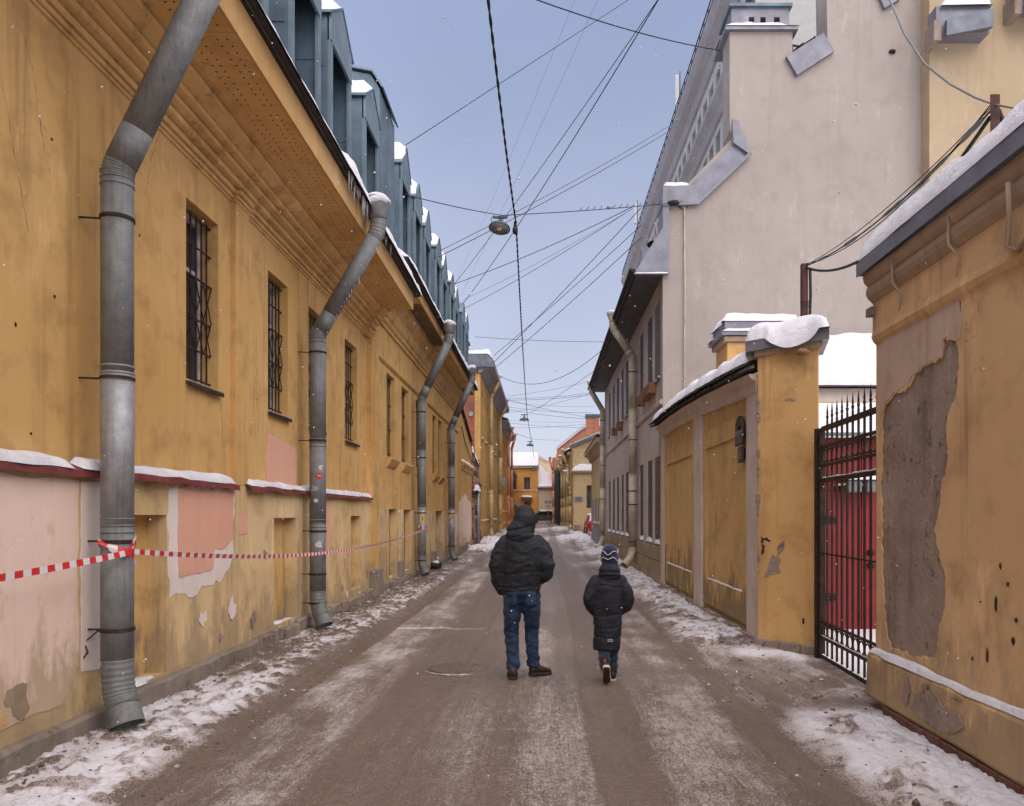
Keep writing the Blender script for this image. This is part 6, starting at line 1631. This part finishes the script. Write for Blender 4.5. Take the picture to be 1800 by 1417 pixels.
for k, (y0_, y1_, D0, D1) in enumerate(((697, 668, 50, 44), (700, 690, 52, 46), (703, 693, 53, 46), (705, 715, 55, 48), (714, 726, 56, 50), (718, 737, 58, 52), (738, 741, 62, 55), (752, 744, 66, 58), (700, 735, 50, 60), (728, 690, 60, 48), (742, 752, 62, 60))):
    wire("faint wire in the cluster crossing low over the far lane", W(884, y0_, D0), W(1045, y1_, D1), .12, .010 + .003 * (k % 3), "wire_thin", "wires over the far lane")
# cable from the gable to the angle post, and the bundle between the posts
pts = [W(1560, -10, 15), W(1590, 60, 13), W(1625, 112, 11), W(1670, 148, 9), W(1715, 172, 7), W(1745, 183, 6.05), W(1800, 194, 5.4), W(1900, 190, 4.5)]
mb = MB(); mb.tube(pts, [.02, .018, .015, .012, .010, .008, .007, .006], 8); tag(part("loose_cable", mb, "old_pipe", None, True), "loose grey cable curving across the grey gable to the angle post", "cable")
for k, (dz, sg, r_, mt) in enumerate(((0, .16, .010, "wire_black"), (.03, .24, .007, "wire_black"), (-.03, .42, .022, "wire_black"), (.015, .12, .006, "wire_black"))):
    c = wire(("black cable, topmost in the bundle between the two rusty posts", "thin cable, second in the bundle between the two rusty posts", "thick sagging cable, lowest in the bundle between the two rusty posts", "thinnest wire in the bundle between the two rusty posts")[k],
         (3.575, 10.42, 5.08 + dz), (3.5, 6.02, 4.86 + dz * 1.5), sg, r_, mt, "cables between the posts", "post_cable")
    if k == 0:
        for t0, t1 in ((.1, .17), (.3, .4), (.55, .66), (.74, .86), (.9, .98)):
            pp = [Vector((3.575, 10.42, 5.08)).lerp(Vector((3.5, 6.02, 4.86)), t) - Vector((0, 0, 4 * sg * t * (1 - t))) for t in np.linspace(t0, t1, 5)]
            mb = MB(); mb.tube(pp, [.012, .02, .018, .021, .012], 7); part("tape_wrap", mb, "old_pipe", c, True)

# ================================================================ PEOPLE
def shell(name, mb, voxel, mat, parent, disp=None, smooth=6, cut=None, loc=(0, 0, 0), solid=0):
    """fuse overlapping volumes into one continuous surface, smooth it, then push folds into it"""
    me = mb.mesh("tmp"); ob = bpy.data.objects.new("tmp", me); COL.objects.link(ob)
    m = ob.modifiers.new("r", 'REMESH'); m.mode = 'VOXEL'; m.voxel_size = voxel
    s = ob.modifiers.new("s", 'SMOOTH'); s.factor = .5; s.iterations = smooth
    dg = bpy.context.evaluated_depsgraph_get(); dg.update()
    out = bpy.data.meshes.new_from_object(ob.evaluated_get(dg))
    bpy.data.objects.remove(ob)
    nv = len(out.vertices); co = np.empty(nv * 3); out.vertices.foreach_get("co", co); co = co.reshape(-1, 3)
    if disp:
        no = np.empty(nv * 3); out.vertices.foreach_get("normal", no); no = no.reshape(-1, 3)
        co = co + no * disp(co, no)[:, None]
    co_l = co.copy()
    out.vertices.foreach_set("co", (co + np.array(loc)).ravel())
    if cut:
        b = bmesh.new(); b.from_mesh(out); b.verts.ensure_lookup_table()
        kill = cut(co_l); bmesh.ops.delete(b, geom=[b.verts[i] for i in np.nonzero(kill)[0]], context='VERTS'); b.to_mesh(out); b.free()
    out.polygons.foreach_set("use_smooth", [True] * len(out.polygons)); out.update()
    o = link(name, out, mat, parent)
    if solid:
        sm = o.modifiers.new("solid", 'SOLIDIFY'); sm.thickness = solid; sm.offset = -1
    return o

def folds(co, seed, amp, fz=6.0, fa=3.0):
    a = np.arctan2(co[:, 1], co[:, 0]); return amp * (fbm(a * fa + seed, co[:, 2] * fz + .9 * np.sin(a * 2 + seed), 4, seed) - .5) * 2

def creases(co, seed, amp, fx=7., fz=11., sl=.6):
    x, z = co[:, 0], co[:, 2]; r = 1 - np.abs(2 * fbm((x + sl * z) * fx + seed, (z - sl * x) * fz, 3, seed) - 1); m = np.clip((fbm(x * 4 + seed, z * 4, 2, seed + 5) - .38) * 4, 0, 1)
    return amp * (r ** 3 - .45) * m
def seam(z, z0, w_, d): return -d * np.exp(-((z - z0) / w_) ** 2)

def head_mesh(mb, c, k, f=(0, 1, 0)):
    """skull, jaw, nose, ears; f = facing direction"""
    c = Vector(c); f = Vector(f).normalized(); s = f.cross(Vector((0, 0, 1))).normalized(); u = Vector((0, 0, 1))
    mb.tube([c - u * .11 * k + f * .02 * k, c - u * .05 * k + f * .015 * k, c, c + u * .05 * k - f * .005 * k], [.05 * k, .066 * k, .074 * k, .07 * k], 16, r2=[.065 * k, .085 * k, .095 * k, .09 * k], dome=True, ref=s)
    mb.tube([c + f * .088 * k + u * .02 * k, c + f * .108 * k - u * .02 * k], [.010 * k, .015 * k], 8, dome=True)
    for q in (-1, 1): mb.tube([c + s * q * .074 * k - u * .02 * k, c + s * q * .08 * k + u * .02 * k], .016 * k, 8, dome=True)

# ---- the man
MX, MY = -.225, 8.0; MZ = gz(MX, MY)
MAN = thing("person", "hooded man in black puffer jacket and blue jeans walking away, hands in pockets", "person", (MX, MY, MZ))
off = (MX, MY, MZ)
mb = MB()
head_mesh(mb, (.03, .05, 1.655), 1.0, (.5, 1, 0))
mb.tube([(0, .0, .92), (0, 0, 1.1), (0, 0, 1.3), (0, 0, 1.42), (0.0, .0, 1.5), (.02, .035, 1.58)], [.13, .13, .15, .15, .06, .05], 16, r2=[.09, .085, .09, .085, .055, .055], dome=True, ref=(1, 0, 0))
for s, el, wr in ((-1, (-.262, -.04, 1.14), (-.20, .05, .97)), (1, (.262, -.05, 1.13), (.20, .07, 1.0))):
    mb.tube([(s * .17, 0, 1.40), el, wr], [.05, .042, .03], 10, dome=True)
    w0 = Vector(wr)
    mb.tube([w0, w0 + Vector((-s * .03, .035, -.03))], .03, 8, dome=True)
for s, kn, an in ((-1, (-.106, .03, .5), (-.088, -.025, .08)), (1, (.105, .09, .5), (.120, .085, .09))):
    mb.tube([(s * .088, 0, .86), kn, an], [.066, .040, .034], 12, dome=True)
body = shell("body", mb, .014, "skin", MAN, smooth=3, loc=off)
for s in (-1, 1):
    w0 = Vector((s * .20, .06, .98)) + Vector(off)
    for k in range(5):
        d = Vector((-s * (.03 + .012 * k), .05 - .012 * k, -.06 - .008 * (k % 3)))
        m2 = MB(); m2.tube([w0 + Vector((0, .01 * k - .02, -.02)), w0 + d * .7 + Vector((0, .008 * k - .02, -.01)), w0 + d * 1.1 + Vector((0, .008 * k - .02, -.02))], [.010, .009, .007], 6, dome=True); part("finger", m2, "skin", body, True)
    m2 = MB(); e0 = Vector(off) + Vector((.03, .05, 1.66)) + Vector((.447, .894, 0)) * .083 + Vector((.894, -.447, 0)) * s * .031; m2.blob(e0, .013, 1, 2, 0); part("eye", m2, "ink_black", body, True)
m2 = MB(); e0 = Vector(off) + Vector((.03, .05, 1.595)) + Vector((.447, .894, 0)) * .088; m2.blob(e0, .022, 1, 2, 0, (1, .5, .3)); part("mouth", m2, "pink_paint", body, True)
mb = MB()
mb.tube([(.0, 0, .845), (0, 0, 1.0), (0, -.005, 1.12), (0, -.015, 1.26), (0, -.012, 1.37), (0, -.005, 1.44), (0, .0, 1.50)], [.198, .205, .218, .225, .226, .19, .11], 28, r2=[.135, .142, .15, .155, .14, .12, .10], ref=(1, 0, 0))
mb.tube([(-.165, 0, 1.40), (-.228, -.015, 1.30), (-.256, -.035, 1.17), (-.244, -.01, 1.03), (-.208, .03, .915)], [.083, .088, .082, .074, .058], 16, dome=True)
mb.tube([(.165, 0, 1.405), (.230, -.015, 1.31), (.262, -.05, 1.17), (.256, -.03, 1.09), (.20, .08, 1.02)], [.084, .09, .085, .08, .065], 16, dome=True)
def jd(co, no):
    z = co[:, 2]; x = co[:, 0]; core = np.abs(x) < .225
    d = folds(co, 3, .010, 6, 2.2) + creases(co, 3, .016, 5, 9, .7) * (x > -.25) + creases(co, 13, .010, 6, 8, -.6)
    for z0 in (.905, .95, 1.10): d = d + seam(z, z0 + .012 * np.sin(x * 14), .010, .010) * core
    arm = ~core
    d = d + creases(co, 21, .013, 6, 10, .2) * arm
    return d
JK = shell("jacket", mb, .0115, "jacket_black", MAN, jd, 7, loc=off)
mb = MB()
mb.tube([(-.02, -.035, 1.425), (-.02, -.04, 1.47), (-.02, -.02, 1.53), (0, .0, 1.58)], [.125, .150, .145, .11], 24, r2=[.10, .125, .125, .115], dome=True, ref=(1, 0, .15))
mb.tube([(.0, .0, 1.54), (.02, .02, 1.62), (.03, .03, 1.68), (.03, .035, 1.71)], [.11, .118, .112, .095], 24, r2=[.12, .135, .13, .11], dome=True, ref=(1, .2, 0))
mb.tube([(.06, .08, 1.68), (.085, .12, 1.62), (.07, .12, 1.54)], [.085, .088, .07], 18, dome=True)
def hd(co, no):
    z = co[:, 2]; x = co[:, 0]
    return folds(co, 11, .008, 9, 2.2) + seam(z, 1.565 + .22 * (x - .02), .012, .016) + seam(z, 1.49 + .18 * x + .01 * np.sin(x * 30), .009, .007) + seam(x, .085, .01, .006) * (z > 1.57)
shell("hood", mb, .010, "jacket_black", MAN, hd, 3, cut=lambda c: ((c[:, 1] * .894 + c[:, 0] * .447) > .135) & (c[:, 2] > 1.53) & (c[:, 2] < 1.74), loc=off, solid=.008)
mb = MB()
mb.tube([(0, 0, .80), (0, -.01, .88), (0, 0, .99)], [.165, .175, .17], 24, r2=[.115, .128, .12], ref=(1, 0, 0))
mb.tube([(-.088, -.005, .86), (-.1, .01, .68), (-.108, .03, .5), (-.098, .005, .3), (-.088, -.025, .15), (-.088, -.025, .09)], [.106, .094, .075, .068, .068, .071], 20)
mb.tube([(.088, -.005, .86), (.105, .03, .68), (.105, .09, .5), (.108, .07, .3), (.118, .08, .17), (.120, .085, .11)], [.106, .094, .075, .068, .068, .071], 20)
def dd(co, no):
    z = co[:, 2]; x = co[:, 0]
    k = .0025 + .006 * np.exp(-((z - .15) / .08) ** 2) + .004 * np.exp(-((z - .48) / .08) ** 2)
    w_ = fbm(x * 9, z * 13, 3, 31)
    return 1.0 * k * np.sin(z * 55 + 9 * w_ + x * 25) * (w_ + .1) + folds(co, 17, .005, 9, 3) + creases(co, 19, .010, 8, 11, .9) + creases(co, 29, .007, 9, 12, -.8) + seam(x, .0, .006, .006) * (z > .78)
JN = shell("jeans", mb, .010, "denim", MAN, dd, 3, loc=off)
for s in (-1, 1):
    # back pocket lying on the seat
    mb = MB(); rows_ = []
    for j in range(7):
        zz = .90 - .13 * j / 6; r_ = []
        for i in range(7):
            xx = s * (.045 + .10 * i / 6); yy = -.1335 * math.sqrt(max(0.05, 1 - (xx / .185) ** 2)) - .009
            r_.append((xx, yy, zz - (.012 if j == 6 and 1 < i < 5 else 0)))
        rows_.append(r_)
    vs = [tuple(Vector(p) + Vector(off)) for r_ in rows_ for p in r_]
    mb.add(vs, [(j * 7 + i, j * 7 + i + 1, (j + 1) * 7 + i + 1, (j + 1) * 7 + i) for j in range(6) for i in range(6)]); pk = part("back_pocket", mb, "denim", JN, True)
    sm = pk.modifiers.new("s", 'SOLIDIFY'); sm.thickness = .006
def shoe(par, heel, toe, mat, sole, k=1.0, hgt=.085, up=(0, 0, 1), loc=(0, 0, 0), wid=.046, acc=None):
    heel, toe, up = Vector(heel), Vector(toe), Vector(up).normalized(); d = toe - heel; L = d.length; t = d.normalized(); s_ = t.cross(up).normalized(); up = s_.cross(t)
    P = lambda a, b, c: heel + t * a * L + s_ * b + up * c + Vector(loc)
    rings = []
    for a, w_, h_ in ((.0, .55, .75), (.04, .8, .95), (.15, .95, 1.0), (.3, .95, 1.02), (.45, .97, .85), (.62, 1.1, .66), (.8, 1.08, .52), (.93, .8, .42), (1.0, .45, .28)):
        ww = wid * k * w_; hh = hgt * k * h_; r_ = []
        for q in range(12):
            an = 2 * math.pi * q / 12; r_.append(P(a, ww * math.cos(an), .022 * k + hh * .5 + hh * .5 * math.sin(an)))
        rings.append(r_)
    mb = MB(); mb.loft(rings); sh = part("shoe", mb, mat, par, True)
    ol = [(.0, .6), (.08, .85), (.3, .9), (.5, .92), (.7, 1.12), (.88, 1.0), (1.0, .5)]
    c = [P(a * 1.02 - .01, wid * k * 1.06 * b, 0) for a, b in ol] + [P(a * 1.02 - .01, -wid * k * 1.06 * b, 0) for a, b in reversed(ol)]
    mb = MB(); mb.prism(c, up * .034 * k); so = part("sole", mb, sole, sh, bevel=.006)
    if sole == "sole_pale":
        c2 = [P(a * .92 + .03, wid * k * .86 * b, -.0015) for a, b in ol] + [P(a * .92 + .03, -wid * k * .86 * b, -.0015) for a, b in reversed(ol)]
        m3 = MB(); m3.prism(c2, -up * .008); part("tread", m3, "leather_brown", so)
    return sh, P
shoe(MAN, (-.086, -.115, .0), (-.105, .17, .0), "leather_brown", "sole_dark", 1.05, .10, loc=off)
shoe(MAN, (.085, .04, .012), (.30, .17, .0), "leather_brown", "sole_dark", 1.05, .10, loc=off)

# ---- the child
KX, KY = .67, 7.95; KZ = gz(KX, KY); off = (KX, KY, KZ)
KID = thing("person", "child in long dark padded coat and navy bobble-less knit hat walking beside the man", "person", off)
KID["label"] = "child in long dark padded coat and striped navy knit hat walking beside the man"
mb = MB()
head_mesh(mb, (.02, .02, 1.27), .93)
mb.tube([(0, 0, .56), (0, 0, .75), (0, 0, .95), (0, 0, 1.03), (.01, .0, 1.1), (.02, .01, 1.2)], [.09, .085, .10, .09, .04, .04], 14, r2=[.06, .06, .065, .06, .04, .04], dome=True, ref=(1, 0, 0))
for s in (-1, 1):
    mb.tube([(s * .12, 0, 1.02), (s * .205, -.03, .85), (s * .15, .07, .72)], [.036, .03, .022], 8, dome=True)
    mb.tube([(s * .15, .07, .72), (s * .125, .10, .68)], .02, 8, dome=True)
mb.tube([(-.05, 0, .56), (-.045, .02, .33), (-.045, -.16, .17)], [.05, .036, .028], 10, dome=True)
mb.tube([(.05, 0, .56), (.05, .05, .33), (.045, .03, .09)], [.05, .036, .028], 10, dome=True)
kb = shell("body", mb, .011, "skin", KID, smooth=2, loc=off)
for s in (-1, 1):
    w0 = Vector((s * .14, .08, .70)) + Vector(off)
    for k in range(5):
        m2 = MB(); m2.tube([w0 + Vector((0, .008 * k - .02, -.01)), w0 + Vector((-s * .02, .008 * k - .015, -.04)), w0 + Vector((-s * .03, .008 * k - .01, -.06))], [.008, .007, .005], 6, dome=True); part("finger", m2, "skin", kb, True)
    m2 = MB(); m2.blob(Vector(off) + Vector((.02 + s * .03, .098, 1.275)), .011, 1, 2, 0); part("eye", m2, "ink_black", kb, True)
m2 = MB(); m2.blob(Vector(off) + Vector((.02, .104, 1.215)), .018, 1, 2, 0, (1, .5, .3)); part("mouth", m2, "pink_paint", kb, True)
mb = MB()
mb.tube([(-.012, 0, .325), (-.012, 0, .42), (-.008, 0, .55), (0, 0, .70), (0, -.005, .85), (0, -.005, .97), (0, 0, 1.05), (0, 0, 1.10)], [.138, .142, .146, .152, .16, .162, .135, .08], 28, r2=[.115, .118, .115, .112, .118, .115, .10, .08], ref=(1, 0, 0))
mb.tube([(-.13, 0, 1.035), (-.175, -.015, .95), (-.203, -.03, .85), (-.185, .02, .76), (-.13, .09, .70)], [.062, .064, .060, .054, .045], 14, dome=True)
mb.tube([(.13, 0, 1.035), (.178, -.015, .95), (.208, -.03, .85), (.19, .0, .76), (.13, .09, .70)], [.062, .064, .062, .056, .045], 14, dome=True)
def kd(co, no):
    z = co[:, 2]; x = co[:, 0]; core = np.abs(x) < .155
    d = folds(co, 23, .008, 7, 2.5) + creases(co, 25, .011, 6, 11, .4) + creases(co, 35, .008, 7, 10, -.5)
    for z0 in (.455, .56, .685, .985): d = d + seam(z, z0 + .01 * np.sin(x * 18 + z0 * 9), .009, .009) * core
    d = d + creases(co, 45, .009, 8, 11, .2) * ~core
    return d
CT = shell("coat", mb, .010, "coat_navy", KID, kd, 6, loc=off)
mb = MB(); p0 = Vector(off) + Vector((.012, -.126, .435)); mb.box(p0.x - .026, p0.x + .026, p0.y - .004, p0.y + .012, p0.z - .013, p0.z + .013); lb = part("hem_label", mb, "label_grey", CT)
mb = MB(); mb.box(p0.x - .018, p0.x + .018, p0.y - .0048, p0.y - .0041, p0.z - .004, p0.z + .003); part("label_print", mb, "plaque_blue", lb)
mb = MB()
mb.tube([(.01, -.03, 1.055), (.012, -.035, 1.10), (.014, -.02, 1.15), (.015, .0, 1.19)], [.095, .122, .112, .085], 22, r2=[.07, .095, .095, .085], dome=True, ref=(1, 0, 0))
def ch_(co, no):
    z = co[:, 2]; x = co[:, 0]
    return folds(co, 29, .008, 12, 2.2) + seam(z, 1.135 - .1 * np.abs(x), .010, .012) + seam(z, 1.085 + .1 * x, .008, .006)
shell("hood", mb, .009, "coat_navy", KID, ch_, 3, loc=off)
mb = MB(); mb.tube([(.02, .015, 1.245), (.02, .012, 1.29), (.02, .01, 1.325)], [.093, .096, .088], 24, r2=[.105, .108, .098], dome=True, ref=(1, 0, 0))
def kn(co, no):
    a = np.arctan2(co[:, 1], co[:, 0] - .02); return .0022 * np.sin(a * 46)
HT = shell("knit_hat", mb, .008, "knit_navy", KID, kn, 2, loc=off)
for zz, tl in ((1.335, .12), (1.262, -.10)):
    mb = MB(); rr = (.0975, .109) if zz < 1.3 else (.089, .100)
    pts = []
    for a in np.linspace(0, 2 * math.pi, 40):
        z_ = zz + tl * .25 * math.cos(a * 2 + .6) * .5 + .014 * math.cos(a * 5); k_ = 1.0 if z_ < 1.33 else max(.55, math.sqrt(max(0, 1 - ((z_ - 1.325) / .09) ** 2)) + .02)
        pts.append(Vector(off) + Vector((.02 + rr[0] * k_ * math.cos(a), .012 + rr[1] * k_ * math.sin(a), z_)))
    mb.tube(pts, .0038, 6); part("stripe", mb, "knit_stripe", HT, True)
mb = MB()
mb.tube([(-.045, .0, .55), (-.045, .02, .36), (-.045, -.08, .25), (-.045, -.13, .19)], [.085, .07, .06, .056], 16)
mb.tube([(.045, .0, .55), (.05, .04, .36), (.047, .03, .2), (.045, .02, .13)], [.085, .07, .06, .056], 16)
def td(co, no): return .006 * np.sin(co[:, 2] * 75 + 5 * fbm(co[:, 0] * 9, co[:, 2] * 12, 2, 3)) + folds(co, 37, .004, 12, 3)
shell("trousers", mb, .009, "denim_dark", KID, td, 3, loc=off)
# near boot pushing off, sole turned to the camera
hl, tp = Vector((-.042, -.315, .205)), Vector((-.035, -.215, .012))
sh, P_ = shoe(KID, hl, tp, "boot_black", "sole_pale", .95, .085, up=(0, .9, .45), loc=off, wid=.044)
mb = MB(); mb.tube([Vector(off) + Vector((-.045, -.13, .23)), Vector(off) + Vector((-.044, -.20, .19)), Vector(off) + Vector((-.042, -.255, .17))], [.05, .055, .05], 14, dome=True); part("boot_shaft", mb, "boot_black", KID, True)
mb = MB(); mb.tube([Vector(off) + Vector((-.052, -.205, .252)), Vector(off) + Vector((-.050, -.285, .205))], [.012, .012], 8, dome=True); part("boot_stripe", mb, "boot_red", KID, True)
shoe(KID, (.045, -.06, .0), (.05, .15, .0), "boot_black", "sole_pale", .95, .085, loc=off, wid=.044)
mb = MB(); mb.tube([Vector(off) + Vector((.045, .0, .09)), Vector(off) + Vector((.045, .015, .16))], [.05, .05], 14, dome=True); part("boot_shaft", mb, "boot_black", KID, True)

# ================================================================ FALLING SNOW
mb = MB(); rnd = random.Random(5)
for i in range(1300):
    y = 3.0 + (22 if i < 800 else 5) * rnd.random(); x = rnd.uniform(-3, 3); z = rnd.uniform(.1, 9)
    mb.blob((x, y, z), rnd.uniform(.002, .0048) * (1 + .04 * y), i, 1, .2, (1, 1, rnd.uniform(1, 1.4)))
fs = part("falling_snow", mb, "snow", None, True, "stuff"); fs["label"] = "loose snowflakes drifting down through the lane"
